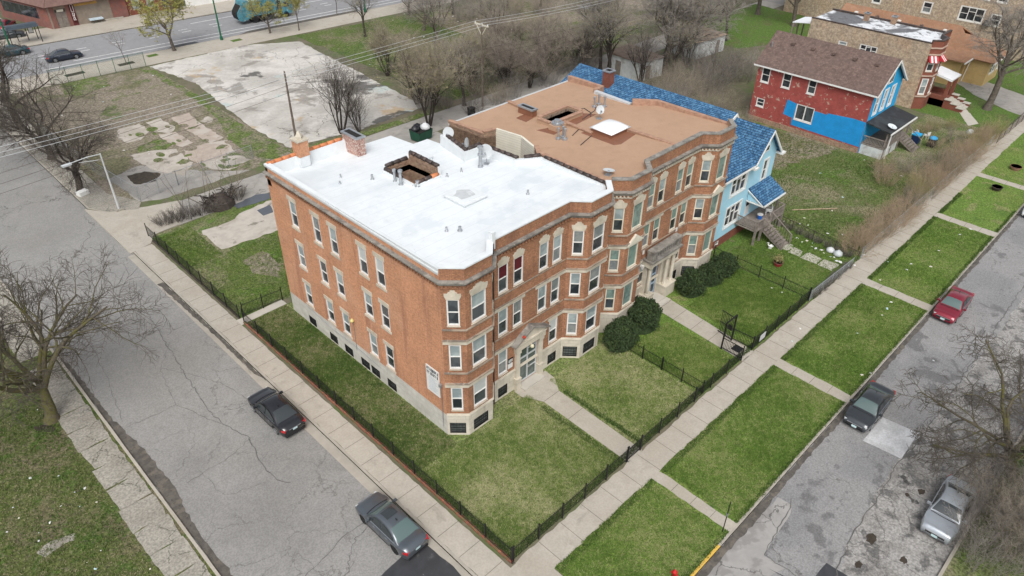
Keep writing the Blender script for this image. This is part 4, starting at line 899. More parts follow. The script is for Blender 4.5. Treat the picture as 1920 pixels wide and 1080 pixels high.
for x, z in ((19.95, 3.9), (24.45, 4.7)):
    q = MB(); F.slab(q, U(x), U(x)+.16, z, z+.18, 0, .3); F.slab(q, U(x)+.03, U(x)+.13, z-.16, z, .12, .26); part('flood_light', q, m_white, broot)

# --- satellite dishes, banner, things resting on the roofs
def dish(x, y, z, rz, label, r=.42, up=.55, face=m_dish, tilt=35):
    t = thing('satellite_dish', label, 'satellite dish', (x, y, z), rz, 'satellite dishes', world=False)
    q = MB(); q.tube([(0, 0, 0), (0, 0, up*.7), (.06, 0, up)], .03, 6); q.box(-.2, -.2, -.02, .2, .2, .03); part('mast', q, m_metal, t)
    q = MB(); vs = []; fs = []; n = 18; tl = math.radians(tilt)
    for j, (rr, dd) in enumerate(((0, 0), (.5, .03), (1, .11))):
        for k in range(n):
            a = 2*math.pi*k/n; lx, ly, lz = .05+dd*r*1.5, r*rr*math.cos(a), r*1.05*rr*math.sin(a)
            vs.append((.08+lx*math.cos(tl)-lz*math.sin(tl), ly, up+.1+lx*math.sin(tl)+lz*math.cos(tl)))
    for j in range(2):
        for k in range(n): fs.append((j*n+k, j*n+(k+1) % n, (j+1)*n+(k+1) % n, (j+1)*n+k))
    q.faces(vs, fs); part('reflector', q, face, t, True)
    q = MB(); q.tube([(.08, 0, up-.2), (.55*math.cos(tl), 0, up+.1)], .02, 5); q.box(.5*math.cos(tl)-.05, -.06, up+.04, .5*math.cos(tl)+.08, .06, up+.17); part('feed_arm', q, m_metal, t)
dish(12.1, 9.0, wz(12, 9), math.radians(215), 'round grey dish beside the tall flue on the white roof', .5, .95, tilt=15)
dish(24.2, 8.5, bz(24, 8.5), math.radians(235), 'grey dish on a short mast beside the brown roof shaft', .34, .7, tilt=25)
dish(16.3, 1.2, bz(16, 1), math.radians(20), 'toppled dish lying flat by the front edge of the brown roof', .42, .12, tilt=80)
dish(12.75, 13.9, 12.3, math.radians(225), 'grey dish on the back parapet where the white roof meets brown wall', .42, .5, tilt=20)
dish(13.3, 12.2, 11.4, math.radians(160), 'thin edge-on dish in the light court below the brown brick wall', .42, .9, tilt=10)
bn = thing('banner_sign', 'white banner with dark header on the side wall near the building corner', 'sign', (-.02, 1.15, 3.0), 0)
F = Face((0, 18.85), (0, 0)); U = lambda y: 18.85-y
q = MB(); F.slab(q, U(1.78), U(.52), 2.96, 5.08, .005, .05); part('board', q, m_white, bn)
q = MB(); rg = random.Random(5); dk = mat('sign_ink', (.05, .06, .075), .7, var=0); pl = mat('faded_sign_ink', (.36, .43, .50), .7, var=.1)
for v0, v1 in ((4.74, 4.98), (4.42, 4.66)):
    u = U(1.7)
    while u < U(.62):
        w_ = rg.uniform(.05, .1)
        F.slab(q, u, u+w_*.4, v0, v1-rg.choice((0, 0, .06)), .05, .056)
        F.slab(q, u+w_*.45, u+w_, rg.choice((v0, (v0+v1)/2-.03, v1-.07)), rg.choice((v1, v1-.02)), .05, .056)
        u += w_+rg.choice((.035, .035, .09))
F.slab(q, U(1.2), U(1.14), 4.45, 4.92, .0501, .057); part('header_lettering', q, dk, bn)
q = MB()
for k in range(10):
    a = rg.uniform(.08, .2); F.slab(q, U(1.7)+a, U(.62)-rg.uniform(.05, .3), 4.24-k*.12, 4.27-k*.12, .05, .055)
part('small_print', q, pl, bn)
# ---------------------------------------------------------------- pale blue house with bright blue roof
bh = thing('house', 'pale blue house with a bright blue shingle roof and wooden front porch', 'house', (35, 3, 0))
wm = MB()
F1, F2, FL, FR = Face((31.6, .3), (36.2, .3)), Face((36.2, .3), (40.5, .3)), Face((31.6, 22), (31.6, .3)), Face((40.5, .3), (40.5, 22))
o1 = [(1.55, 4.0, 1.75, 3.75, 'triple'), (1.6, 4.05, 4.95, 6.95, 'triple'), (.6, 1.2, .25, .7, 'single')]
o2 = [(2.35, 3.15, 4.6, 6.7, 'sash'), (1.7, 2.7, 7.6, 8.35, 'casement')]
F1.wall(wm, 0, 7.3, [o[:4] for o in o1], ((-9, 1), (.95, 0)))
F2.wall(wm, 0, 7.3, [o2[0][:4], (.45, 1.45, 1.6, 3.7)], ((-9, 1), (.95, 0)))
wm.poly([F2.pt(0, 7.3), F2.pt(4.3, 7.3), F2.pt(2.1, 9.75)], 0)
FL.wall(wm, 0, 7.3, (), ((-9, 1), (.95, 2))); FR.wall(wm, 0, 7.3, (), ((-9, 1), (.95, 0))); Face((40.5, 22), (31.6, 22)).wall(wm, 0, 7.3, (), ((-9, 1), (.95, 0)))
wm.poly([(40.5, 22, 7.3), (31.6, 22, 7.3), (38.2, 22, 10.2)], 0); wm.poly([(35.5, 3.9, 8.2), (40.5, 3.9, 7.3), (38.2, 3.9, 10.15)], 0)
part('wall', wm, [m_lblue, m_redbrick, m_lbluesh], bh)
for o in o1: window(bh, F1, *o[:4], kind=o[4], sill=None, fw=.11) if o[4] != 'single' else window(bh, F1, *o[:4], kind='single', sill=None, upper=m_glass, name='basement_window')
window(bh, F2, *o2[0][:4], sill=None, fw=.11)
for F, o in ((F1, o1[0]), (F1, o1[1]), (F2, o2[0])):
    q = MB(); a, b, c, d = o[:4]
    for s in ((a-.14, a-.003, c-.14, d+.16), (b+.003, b+.14, c-.14, d+.16), (a-.003, b+.003, d+.003, d+.16), (a-.003, b+.003, c-.14, c-.003)): F.slab(q, *s, -.02, .05)
    part('window_casing', q, m_white, bh)
q = MB(); F2.slab(q, 1.75, 2.65, 7.65, 8.3, -.02, .06); w_ = part('attic_window', q, m_white, bh); q = MB(); F2.slab(q, 1.87, 2.53, 7.78, 8.2, .06, .07); part('pane', q, m_glass, w_)
q = MB(); F2.slab(q, .5, 1.4, 1.62, 3.65, -.12, -.05); dr = part('door', q, m_white, bh); q = MB(); F2.slab(q, .65, 1.25, 2.6, 3.4, -.05, -.045); part('pane', q, m_glass, dr)
# roofs: thick planes
def plane(mb, pts, th=.14, m=0):
    a, b, c = [np.array(p, float) for p in pts[:3]]; n = np.cross(b-a, c-a); n /= np.linalg.norm(n); n = n if n[2] > 0 else -n
    if np.cross(b-a, c-a)[2] < 0: pts = pts[::-1]
    top = [np.array(p, float)+n*th*.5 for p in pts]; bot = [np.array(p, float)-n*th*.5 for p in pts]
    mb.poly(top, m); mb.poly(bot[::-1], m); k = len(pts)
    for i in range(k): mb.poly([bot[i], bot[(i+1) % k], top[(i+1) % k], top[i]], m)
rf = MB()
plane(rf, [(31.2, 3.9, 7.25), (38.2, 3.7, 10.3), (38.2, 22.4, 10.3), (31.2, 22.4, 7.25)]); plane(rf, [(38.2, 3.7, 10.3), (40.9, 3.7, 7.2), (40.9, 22.4, 7.2), (38.2, 22.4, 10.3)])
plane(rf, [(31.2, -.1, 7.25), (36.15, -.1, 7.25), (38.2, 3.6, 9.6), (36.6, 4.2, 9.6)]); plane(rf, [(31.2, -.1, 7.25), (36.6, 4.2, 9.6), (31.2, 4.2, 7.25)])
plane(rf, [(35.95, -.15, 7.1), (38.25, -.15, 9.86), (38.25, 4.5, 9.86), (35.95, 4.5, 7.1)]); plane(rf, [(38.25, -.15, 9.86), (40.85, -.15, 7.0), (40.85, 4.5, 7.0), (38.25, 4.5, 9.86)])
plane(rf, [(38.2, 8, 9.6), (38.9, 7.2, 9.6), (38.9, 9, 9.6)])
r_ = part('roof', rf, m_bshing, bh)
tb = MB()
for pts in ([(35.85, -.22, 6.98), (38.25, -.22, 9.86), (38.25, -.22, 9.62), (36.0, -.22, 6.9)], [(38.25, -.22, 9.86), (40.95, -.22, 6.9), (40.75, -.22, 6.82), (38.25, -.22, 9.62)], [(34.6, 3.62, 8.6), (38.2, 3.62, 10.3), (38.2, 3.62, 10.02), (34.6, 3.62, 8.35)], [(38.2, 3.62, 10.3), (40.9, 3.62, 7.2), (40.7, 3.62, 7.1), (38.2, 3.62, 10.02)]):
    tb.poly(pts); tb.poly([(a, b+.12, c) for a, b, c in pts][::-1]); k = len(pts)
    for i in range(k): a, b = pts[i], pts[(i+1) % k]; tb.poly([a, b, (b[0], b[1]+.12, b[2]), (a[0], a[1]+.12, a[2])])
tb.box(31.1, -.22, 7.08, 36.1, -.1, 7.22); tb.box(35.7, -.35, 6.85, 36.35, .3, 7.02); tb.box(40.5, -.35, 6.85, 41.15, .3, 7.02)
islands('eave_trim', tb, m_white, bh)
chimney(bh, 36.7, 17.4, 8.4, 11.1, .42, .42, m_redbrick)
for y, x in ((20.3, 35.9), (11.0, 35.8)):
    z = 7.25+(x-31.2)*.436+.07; q = MB(); q.obox((x, y, z+.1), (1, 0), .22, .22, .1); part('roof_vent', q, m_white, bh)
# porch
pw = MB()
pw.box(35.2, -1.9, 1.42, 40.3, .28, 1.55)
for x, y in ((35.3, -1.8), (38.0, -1.8), (40.2, -1.8), (36.4, -1.8)): pw.box(x-.09, y-.09, 0, x+.09, y+.09, 2.45)
for x, y in ((40.1, -1.15),): pw.box(x-.07, y-.07, 1.5, x+.07, y+.07, 3.6)
for a, b in (((35.25, -1.85), (36.4, -1.85)), ((35.25, .2), (35.25, -1.85)), ((38.0, -1.85), (40.25, -1.85)), ((40.25, -1.85), (40.25, .2))):
    F = Face(a, b); F.slab(pw, 0, F.L, 2.38, 2.46, -.05, .05); F.slab(pw, 0, F.L, 1.65, 1.72, -.03, .03); n = int(F.L/.14)
    for k in range(1, n): F.slab(pw, k*F.L/n-.02, k*F.L/n+.02, 1.72, 2.38, -.02, .02)
for k in range(8): pw.box(36.45, -1.95-k*.29, 1.36-k*.18, 37.95, -1.64-k*.29, 1.41-k*.18)
for x in (36.45, 37.95):
    pw.poly([(x, -1.9, 1.3), (x, -4.1, 0), (x, -3.8, 0), (x, -1.9, 1.05)]); pw.tube([(x, -1.85, 2.42), (x, -4.1, 1.0)], .05, 6); pw.box(x-.06, -4.15, 0, x+.06, -4.03, 1.0)
    for k in range(1, 9): y = -1.85-k*.25; pw.box(x-.02, y-.02, 1.4-(k*.25)*.62, x+.02, y+.02, 2.40-(k*.25)*.63)
p_ = part('porch', pw, m_wood, bh)
pr = MB(); plane(pr, [(36.5, .3, 4.6), (36.5, -1.5, 3.5), (40.35, -1.5, 3.5), (40.35, .3, 4.6)], .12); part('porch_roof', pr, m_bshing, p_)
pt = MB(); plane(pt, [(36.46, .28, 4.5), (36.46, -1.5, 3.42), (36.52, -1.5, 3.3), (36.52, .28, 4.3)], .05); pt.box(36.45, -1.62, 3.36, 40.4, -1.5, 3.5); pt.box(36.45, -1.6, 3.34, 36.55, .28, 3.46); part('porch_trim', pt, m_white, p_)
pt = MB(); pt.poly([(36.6, .25, 3.46), (36.6, -1.45, 3.46), (36.6, .25, 4.45)]); pt.poly([(36.62, .25, 3.46), (36.62, -1.45, 3.46), (36.62, .25, 4.45)][::-1]); part('porch_gable', pt, m_lblue, p_)
# chair, pail and goose on the porch
def chair(x, y, z, rz, label, m=m_white, name='plastic_chair'):
    t = thing(name, label, 'chair', (x, y, z), rz, world=False)
    q = MB(); q.box(-.24, -.24, .40, .24, .24, .44); part('seat', q, m, t)
    q = MB(); q.obox((-.27, 0, .68), (1, 0), .025, .23, .24); q.box(-.25, -.27, .6, .2, -.23, .64); q.box(-.25, .23, .6, .2, .27, .64); part('backrest', q, m, t)
    for a in (-.21, .21):
        for b in (-.21, .21): q = MB(); q.box(a-.025, b-.025, 0, a+.025, b+.025, .41); part('leg', q, m, t)
    return t
chair(38.9, -1.0, 1.55, 2.2, 'white chair standing on the wooden porch of the pale blue house')
t = thing('bucket', 'blue bucket with white lid on the pale blue house porch', 'bucket', (37.55, -.9, 1.55), world=False)
q = MB(); q.lathe((0, 0, 0), [(.2, 0), (.25, .42)], 14); part('body', q, mat('blue_plastic', (.02, .12, .45), .4, var=0), t); q = MB(); q.lathe((0, 0, .42), [(.27, 0), (.27, .06)], 14); part('lid', q, m_white, t)
q = MB(); q.tube([(-.28, 0, .22), (-.1, 0, .24), (.1, 0, .22)], [.05, .19, .12], 8); q.tube([(.12, 0, .28), (.26, 0, .42), (.2, 0, .58), (.3, 0, .62)], [.09, .05, .045, .04], 7); q.tube([(.3, 0, .62), (.42, 0, .6)], [.03, .01], 6); q.box(-.12, -.1, 0, .14, .1, .12)
o = single('goose_ornament', q, m_white, 'small white goose ornament on the grass at the foot of the porch steps', 'ornament', (0, 0, 0), smooth=False); o.location = (36.0, -3.2, 0); o.rotation_euler = (0, 0, 2.4)

# ---------------------------------------------------------------- flaking red and blue house
rh = thing('house', 'flaking red brick house with bright blue front and brown shingle roof', 'house', (65, 7, 0))
X0, X1, Y0, Y1, ZE, ZR, XR = 61.8, 69.4, .1, 14.15, 7.0, 9.9, 65.5
FL, FF = Face((X0, Y1), (X0, Y0)), Face((X0, Y0), (X1, Y0))
ol = [(.58, 1.68, 4.92, 6.75, 'sash'), (3.3, 4.4, 4.95, 6.75, 'sash'), (6.5, 7.5, 5.05, 6.75, 'sash'), (.65, 1.7, 1.9, 2.95, 'sash'), (5.75, 8.0, 1.68, 3.6, 'casement')]
of = [(1.0, 1.95, 4.3, 6.6), (3.0, 3.95, 4.3, 6.6), (5.0, 5.95, 4.3, 6.6)]
wm = MB(); FL.wall(wm, 0, ZE, [o[:4] for o in ol], ((-9, 0),)); FF.wall(wm, 0, ZE, of, ((-9, 1),)); Face((X1, Y0), (X1, Y1)).wall(wm, 0, ZE, (), ((-9, 0),)); Face((X1, Y1), (X0, Y1)).wall(wm, 0, ZE)
wm.poly([(X0, Y0, ZE), (X1, Y0, ZE), (XR, Y0, ZR)], 1); wm.poly([(X1, Y1, ZE), (X0, Y1, ZE), (XR, Y1, ZR)], 0)
part('wall', wm, [m_redpaint, m_bluepl], rh)
q = MB(); a = .035
bp = [(4.35, 1.9), (4.5, 3.75), (5.74, 3.55), (5.74, 1.66), (8.02, 1.66), (8.02, 3.35), (9.5, 3.3), (9.6, 3.5), (12.6, 3.75), (14.02, 3.7), (14.02, 0.75), (5.6, .9), (5.5, 1.75)]
tri = tessellate_polygon([[Vector((u, v, 0)) for u, v in bp]])
for t_ in tri: 
    p = [FL.pt(*bp[i], .012) for i in t_]; n = np.cross(np.array(p[1])-p[0], np.array(p[2])-p[0]); q.poly(p if n[0] < 0 else p[::-1])
part('painted_patch', q, m_bluepaint, rh)
q = MB(); FL.slab(q, 0, 14, -.3, .62, -.1, .06); part('foundation', q, m_common, rh)
for o in ol: window(rh, FL, *o[:4], kind=o[4], fw=.12, sill='y', stone=m_white, upper=m_glass)
for o in of: window(rh, FF, *o, fw=.12, sill=None, upper=m_blind)
for o in of:
    q = MB(); a, b, c, d = o
    for s in ((a-.13, a-.003, c-.14, d+.16), (b+.003, b+.13, c-.14, d+.16), (a-.003, b+.003, d+.003, d+.16), (a-.003, b+.003, c-.14, c-.003)): FF.slab(q, *s, -.02, .05)
    part('window_casing', q, m_white, rh)
q = MB(); FF.slab(q, 3.1, 4.3, 7.3, 8.7, 0, .07); w_ = part('attic_window', q, m_white, rh); q = MB(); FF.slab(q, 3.25, 3.65, 7.5, 8.5, .07, .08); FF.slab(q, 3.75, 4.15, 7.5, 8.5, .07, .08); part('pane', q, m_glass, w_)
rf = MB(); plane(rf, [(X0-.35, Y0-.45, ZE-.12), (XR, Y0-.45, ZR+.12), (XR, Y1+.4, ZR+.12), (X0-.35, Y1+.4, ZE-.12)], .16); plane(rf, [(XR, Y0-.45, ZR+.12), (X1+.35, Y0-.45, ZE-.12), (X1+.35, Y1+.4, ZE-.12), (XR, Y1+.4, ZR+.12)], .16); part('roof', rf, m_bshake, rh)
tb = MB(); tb.box(X0-.47, Y0-.45, ZE-.22, X0-.36, Y1+.4, ZE-.06)
for sx, xe in ((1, X0-.4), (-1, X1+.4)):
    pts = [(xe, Y0-.5, ZE-.2), (XR, Y0-.5, ZR+.12), (XR, Y0-.5, ZR-.18), (xe+sx*.2, Y0-.5, ZE-.34)]
    tb.poly(pts); tb.poly([(a, b+.2, c) for a, b, c in pts])
    for i in range(4): a, b = pts[i], pts[(i+1) % 4]; tb.poly([a, b, (b[0], b[1]+.2, b[2]), (a[0], a[1]+.2, a[2])])
islands('eave_trim', tb, m_white, rh)
for k in range(5): y = 1.6+k*2.5; x = 64.3; q = MB(); z = ZE-.12+(x-X0+.35)*.8; q.obox((x, y, z+.16), (1, 0), .2, .2, .14); part('roof_vent', q, m_bshake, rh)
q = MB(); q.tube([(63.6, 13.9, 8.2), (63.6, 13.9, 9.2)], .08, 8); part('vent_pipe', q, m_metal, rh)
# porch: base, deck, posts, railings, roof, stair
pw = MB(); py0 = -2.5
pw.box(62.0, py0, 1.15, 68.6, Y0-.02, 1.3)
for x in (62.1, 64.2, 66.4, 68.5): pw.box(x-.08, py0, 0, x+.08, py0+.16, 3.25)
for a, b in (((62.05, Y0-.1), (62.05, py0)), ((62.05, py0), (66.3, py0))):
    F = Face(a, b); F.slab(pw, 0, F.L, 2.1, 2.2, -.05, .05); F.slab(pw, 0, F.L, 1.4, 1.48, -.03, .03); n = int(F.L/.16)
    for k in range(1, n): F.slab(pw, k*F.L/n-.025, k*F.L/n+.025, 1.48, 2.1, -.02, .02)
for k in range(6): pw.box(66.6, py0-.3-k*.3, 1.05-k*.19, 68.4, py0-k*.3, 1.12-k*.19)
for x in (66.55, 68.45): pw.tube([(x, py0, 2.15), (x, py0-1.8, 1.0)], .05, 6); pw.poly([(x, py0, 1.2), (x, py0-1.8, .1), (x, py0-1.8, -.1), (x, py0, .9)]); pw.box(x-.05, py0-1.85, 0, x+.05, py0-1.75, 1.0)
p_ = part('porch', pw, m_wood, rh)
q = MB(); q.box(62.0, py0+.05, 0, 66, Y0-.05, 1.1); part('porch_base', q, m_garw, p_)
q = MB(); plane(q, [(61.75, Y0, 3.75), (61.75, py0-.3, 3.25), (68.9, py0-.3, 3.25), (68.9, Y0, 3.75)], .14); part('porch_roof', q, m_tar, p_)
q = MB(); q.box(61.7, py0-.42, 3.08, 69.0, py0-.3, 3.24); q.box(62.0, py0-.35, .2, 62.12, py0-.25, 3.1); part('porch_trim', q, m_white, p_)
dish(63.0, -2.2, 3.35, math.radians(-100), 'round white dish lying on the black porch roof of the red and blue house', .5, .1, mat('white_dish', (.62, .66, .68), .5, var=.1), 75)

# ---------------------------------------------------------------- tan brick two-flat with red bay front
tf = thing('house', 'long tan brick two storey house with peeling silver roof and red brick bay front', 'house', (83, 9, 0))
TX0, TX1, TY1, TZ = 80.2, 86.7, 17.0, 8.35
wm = MB(); FL = Face((TX0, TY1), (TX0, 1.2)); ol = [(7.3, 9.6, 5.2, 6.5, 'triple'), (4.4, 5.6, 5.35, 6.3, 'sash')]
FL.wall(wm, 0, TZ, [o[:4] for o in ol]); Face((TX1, 1.2), (TX1, TY1)).wall(wm, 0, TZ); Face((TX1, TY1), (TX0, TY1)).wall(wm, 0, TZ)
bay = [(TX0, 1.2), (TX0+.9, .2), (TX0+2.6, .2), (TX0+3.6, 1.2), (TX1, 1.2)]
wins = []
for i in range(4):
    F = Face(bay[i], bay[i+1]); ops = []
    if i in (0, 1, 2):
        u = F.L/2
        for a, b in ((1.9, 4.0), (4.9, 6.7)): ops.append((u-.42, u+.42, a, b)); wins.append((F, u-.42, u+.42, a, b))
    F.wall(wm, 0, TZ+.35, ops, ((-9, 1),))
part('wall', wm, [m_tanbrick, m_redbrick], tf)
for o in ol: window(tf, FL, *o[:4], kind=o[4], fw=.14, sill=None, upper=m_blind)
for F, a, b, c, d in wins: window(tf, F, a, b, c, d, fw=.12, sill='y', upper=m_blind)
q = MB()
for z in (1.6, 4.25, 6.95, 7.75): sweep(q, bay, [(-.03, z), (.1, z), (.1, z+.16), (-.03, z+.16)])
part('stone_band', q, mat('pinkish_stone', (.46, .34, .27), .85), tf)
q = MB(); q.prism([(TX0+.15, 1.3), (TX0+.95, .4), (TX0+2.55, .4), (TX0+3.5, 1.3), (TX1-.15, 1.3), (TX1-.15, TY1-.1), (TX0+.15, TY1-.1)], TZ-.5, TZ-.12); part('roof', q, m_tarw, tf)
q = MB(); sweep(q, [(TX0, TY1), (TX0, 1.2)], [(.05, TZ), (.05, TZ+.08), (-.28, TZ+.08), (-.28, TZ-.2)][::-1]); sweep(q, [(TX1, 1.2), (TX1, TY1)], [(.05, TZ), (.05, TZ+.1), (-.28, TZ+.1), (-.28, TZ-.2)][::-1]); sweep(q, bay, [(.05, TZ+.35), (.05, TZ+.43), (-.28, TZ+.43), (-.28, TZ-.2)][::-1]); part('coping', q, m_tiled, tf)
for x, y in ((84.8, 11.5), (85.9, 8.3)): chimney(tf, x, y, TZ-.2, TZ+.8, .3, .3, m_common)
for i in (0, 1, 2):
    F = Face(bay[i], bay[i+1]); u = F.L/2
    for z in (6.75,):
        if i == 2: continue
        q = MB()
        for k in range(5): F.plate(q, [(u-.55+k*.22, z-.55), (u-.55+k*.22+.22, z-.55), (u-.55+k*.22+.22, z-.5), (u-.55+k*.22, z-.5)], 0, .02, 0)
        for k in range(5):
            a0, a1 = u-.55+k*.22, u-.55+k*.22+.22
            q.poly([F.pt(a0, z-.55, .7), F.pt(a1, z-.55, .7), F.pt(a1, z+.1, .02), F.pt(a0, z+.1, .02)], k % 2); q.poly([F.pt(a0, z-.56, .68), F.pt(a1, z-.56, .68), F.pt(a1, z+.08, .01), F.pt(a0, z+.08, .01)][::-1], k % 2)
        for s_ in (u-.55, u+.55): q.poly([F.pt(s_, z-.55, .7), F.pt(s_, z+.1, .02), F.pt(s_, z-.55, .02)], 0)
        part('striped_awning', q, [m_redcl, m_white], tf)
# front porch canopy, steps
q = MB(); plane(q, [(83.7, 1.1, 4.0), (83.7, -1.6, 3.5), (86.9, -1.6, 3.5), (86.9, 1.1, 4.0)], .25); c = part('porch_canopy', q, m_awn, tf)
q = MB(); q.box(83.8, -1.5, 0, 84.2, -1.1, 3.5); q.box(86.3, -1.5, 0, 86.7, -1.1, 3.5); q.box(83.6, -1.5, 0, 84.0, 1.1, 1.4); q.box(86.5, -1.5, 0, 86.9, 1.1, 1.4); q.box(83.6, -1.5, 0, 86.9, 1.1, .9)
for k in range(3): q.box(83.5, -2.3-k*.8, 0, 84.0, -1.5-k*.8, 1.1-k*.35); q.box(86.2, -2.3-k*.8, 0, 86.7, -1.5-k*.8, 1.1-k*.35)
part('porch_piers', q, m_redbrick, c)
q = MB()
for k in range(6): q.box(84.0, -1.9-k*.4, 0, 86.2, -1.5-k*.4, .85-k*.14)
for k in range(3): q.box(83.42, -2.36-k*.8, 1.1-k*.35+.002, 84.08, -1.5-k*.8, 1.2-k*.35); q.box(86.12, -2.36-k*.8, 1.1-k*.35+.002, 86.78, -1.5-k*.8, 1.2-k*.35)
part('front_steps', q, m_walkl, tf)
q = MB(); q.tube([(83.75, .6, 5), (83.75, .5, .2)], .05, 6); part('downpipe', q, m_white, tf)
q = MB(); plane(q, [(80.3, 17.0, 7.6), (84, 17.0, 7.6), (84, 19.6, 7.2), (80.3, 19.6, 7.2)], .12); b_ = part('rear_porch_roof', q, m_awn, tf)
q = MB()
for x in (80.4, 82, 83.8): q.box(x-.08, 19.4, 0, x+.08, 19.55, 7.2)
q.box(80.3, 17, 3.6, 84, 19.6, 3.75); part('rear_porch', q, m_wood, b_)

# ---------------------------------------------------------------- yellow brick bungalow with orange roof
bg_ = thing('house', 'yellow brick bungalow with a long orange shingle roof', 'house', (97, 5, 0))
wm = MB(); FA, FB = Face((93.0, .3), (96.0, .3)), Face((96.0, -2.5), (101.8, -2.5))
oa, ob = [(.5, 2.4, .9, 2.9)], [(1.2, 3.6, 1.3, 3.1), (4.3, 5.4, 1.3, 3.1)]
FA.wall(wm, 0, 3.6, oa, ((-9, 0),), rev=1.2); Face((93, 20), (93, .3)).wall(wm, 0, 3.6); Face((96, .3), (96, -2.5)).wall(wm, 0, 3.4); FB.wall(wm, 0, 3.4, ob); Face((101.8, -2.5), (103, -1.3)).wall(wm, 0, 3.4, ((.3, 1.4, 1.3, 3.1),)); Face((103, -1.3), (103, 20)).wall(wm, 0, 3.6)
part('wall', wm, m_yellow, bg_)
q = MB(); q.box(93.3, 1.4, .6, 95.6, 1.5, 3.2); part('porch_recess', q, m_common, bg_)
for o in ob: window(bg_, FB, *o, kind='double', fw=.14, sill='y', upper=m_blind)
window(bg_, Face((101.8, -2.5), (103, -1.3)), .3, 1.4, 1.3, 3.1, fw=.14, sill=None)
rf = MB(); plane(rf, [(92.5, -.2, 3.5), (96.3, -.2, 3.5), (98.3, 3.2, 6.6), (98.3, 20, 6.6), (92.5, 20, 3.5)], .16); plane(rf, [(98.3, 3.2, 6.6), (103.6, -.2, 3.4), (103.6, 20, 3.4), (98.3, 20, 6.6)], .16)
plane(rf, [(95.6, -3.0, 3.35), (99.2, -.6, 5.3), (99.2, 4, 5.6), (95.6, 2, 3.4)], .16); plane(rf, [(95.6, -3.0, 3.35), (102.0, -3.0, 3.35), (99.2, -.6, 5.3)], .16); plane(rf, [(102.0, -3.0, 3.35), (103.5, -1.5, 3.35), (103.5, 4, 3.4), (99.2, 4, 5.6), (99.2, -.6, 5.3)], .16); part('roof', rf, m_oshing, bg_)
q = MB(); q.box(92.45, -.36, 3.32, 96.0, -.2, 3.5); q.box(95.5, -3.15, 3.18, 102.1, -3.0, 3.35); q.tube([(95.7, -.1, 3.5), (95.75, .2, .1)], .06, 6); part('gutter_trim', q, m_white, bg_)
for k in range(5): q = MB(); q.obox((96.8, 17.5-k*3.2, 6.0), (1, 0), .25, .2, .12); part('roof_vent', q, m_bshake if k % 2 else m_white, bg_)

# ---------------------------------------------------------------- big tan brick block behind
ba = thing('apartment_building', 'tall tan brick block with white windows behind the orange roof', 'apartment building', (118, 10, 0))
FL = Face((111.5, 36), (111.5, -3)); wm = MB(); ol = []
for u in (9, 15, 23, 28.5, 33): 
    for v in (4.2, 7.6, 11.0): ol.append((u, u+(3.6 if u == 28.5 else 1.5), v, v+(2.2 if u in (28.5, 15) else 1.8), 'triple' if u == 28.5 else 'sash'))
for u in (12.2, 20.3, 26.2, 31.5): ol.append((u, u+1.3, 1.2, 2.4, 'sash'))
ol = [o for o in ol if o[1] < 38]
ol = sorted(ol); keep = []
for o in ol:
    if all(o[0] > k[1]+.1 or o[1] < k[0]-.1 or o[2] > k[3] or o[3] < k[2] for k in keep): keep.append(o)
FL.wall(wm, 0, 14, [o[:4] for o in keep]); Face((111.5, -3), (126, -3)).wall(wm, 0, 14); Face((126, 36), (111.5, 36)).wall(wm, 0, 14)
part('wall', wm, m_tanbrick, ba)
for o in keep: window(ba, FL, *o[:4], kind=o[4], fw=.2, sill='y', upper=m_glass)
q = MB(); q.box(111.6, -2.9, 13.4, 126, 35.9, 13.7); part('roof', q, m_tarw, ba)
q = MB(); q.lathe((111.2, 3.2, 4.2), [(.5, 0), (.55, .1), (.3, .8)], 12); part('wall_vent', q, m_tar, ba)

# ---------------------------------------------------------------- garages
def garage(poly, z, label, wallm, roofm, doors):
    c = np.mean(poly, 0); t = thing('garage', label, 'garage', (c[0], c[1], 0)); wm = MB(); n = len(poly)
    for i in range(n): Face(poly[i], poly[(i+1) % n]).wall(wm, 0, z)
    part('wall', wm, wallm, t); q = MB(); big = offset_path(poly, .22, True); q.prism(big, z-.02, lambda x, y: z+.12+.05*(y-c[1])); part('roof', q, roofm, t)
    for i, u0, u1, v1 in doors: q = MB(); F = Face(poly[i], poly[(i+1) % n]); F.slab(q, u0, u1, .05, v1, -.02, .03); part('door', q, m_garw if wallm != m_garw else m_wood, t)
garage([(76.3, 31.5), (83.2, 31.0), (83.4, 37.0), (76.5, 36.5)], 2.6, 'whitewashed garage with tan flat roof beside a leaning tree', m_garw, m_groof, ((3, 1.5, 2.6, 2.1), (0, 4.8, 5.6, 2.0)))
garage([(62.3, 31.6), (66.9, 31.0), (67.2, 37.2), (62.6, 37.2)], 2.7, 'old garage with dark brown sagging roof behind the blue shingle roof', m_garw, m_groofb, ((3, 1.2, 2.2, 2.0), (0, 1.2, 2.2, 2.0)))
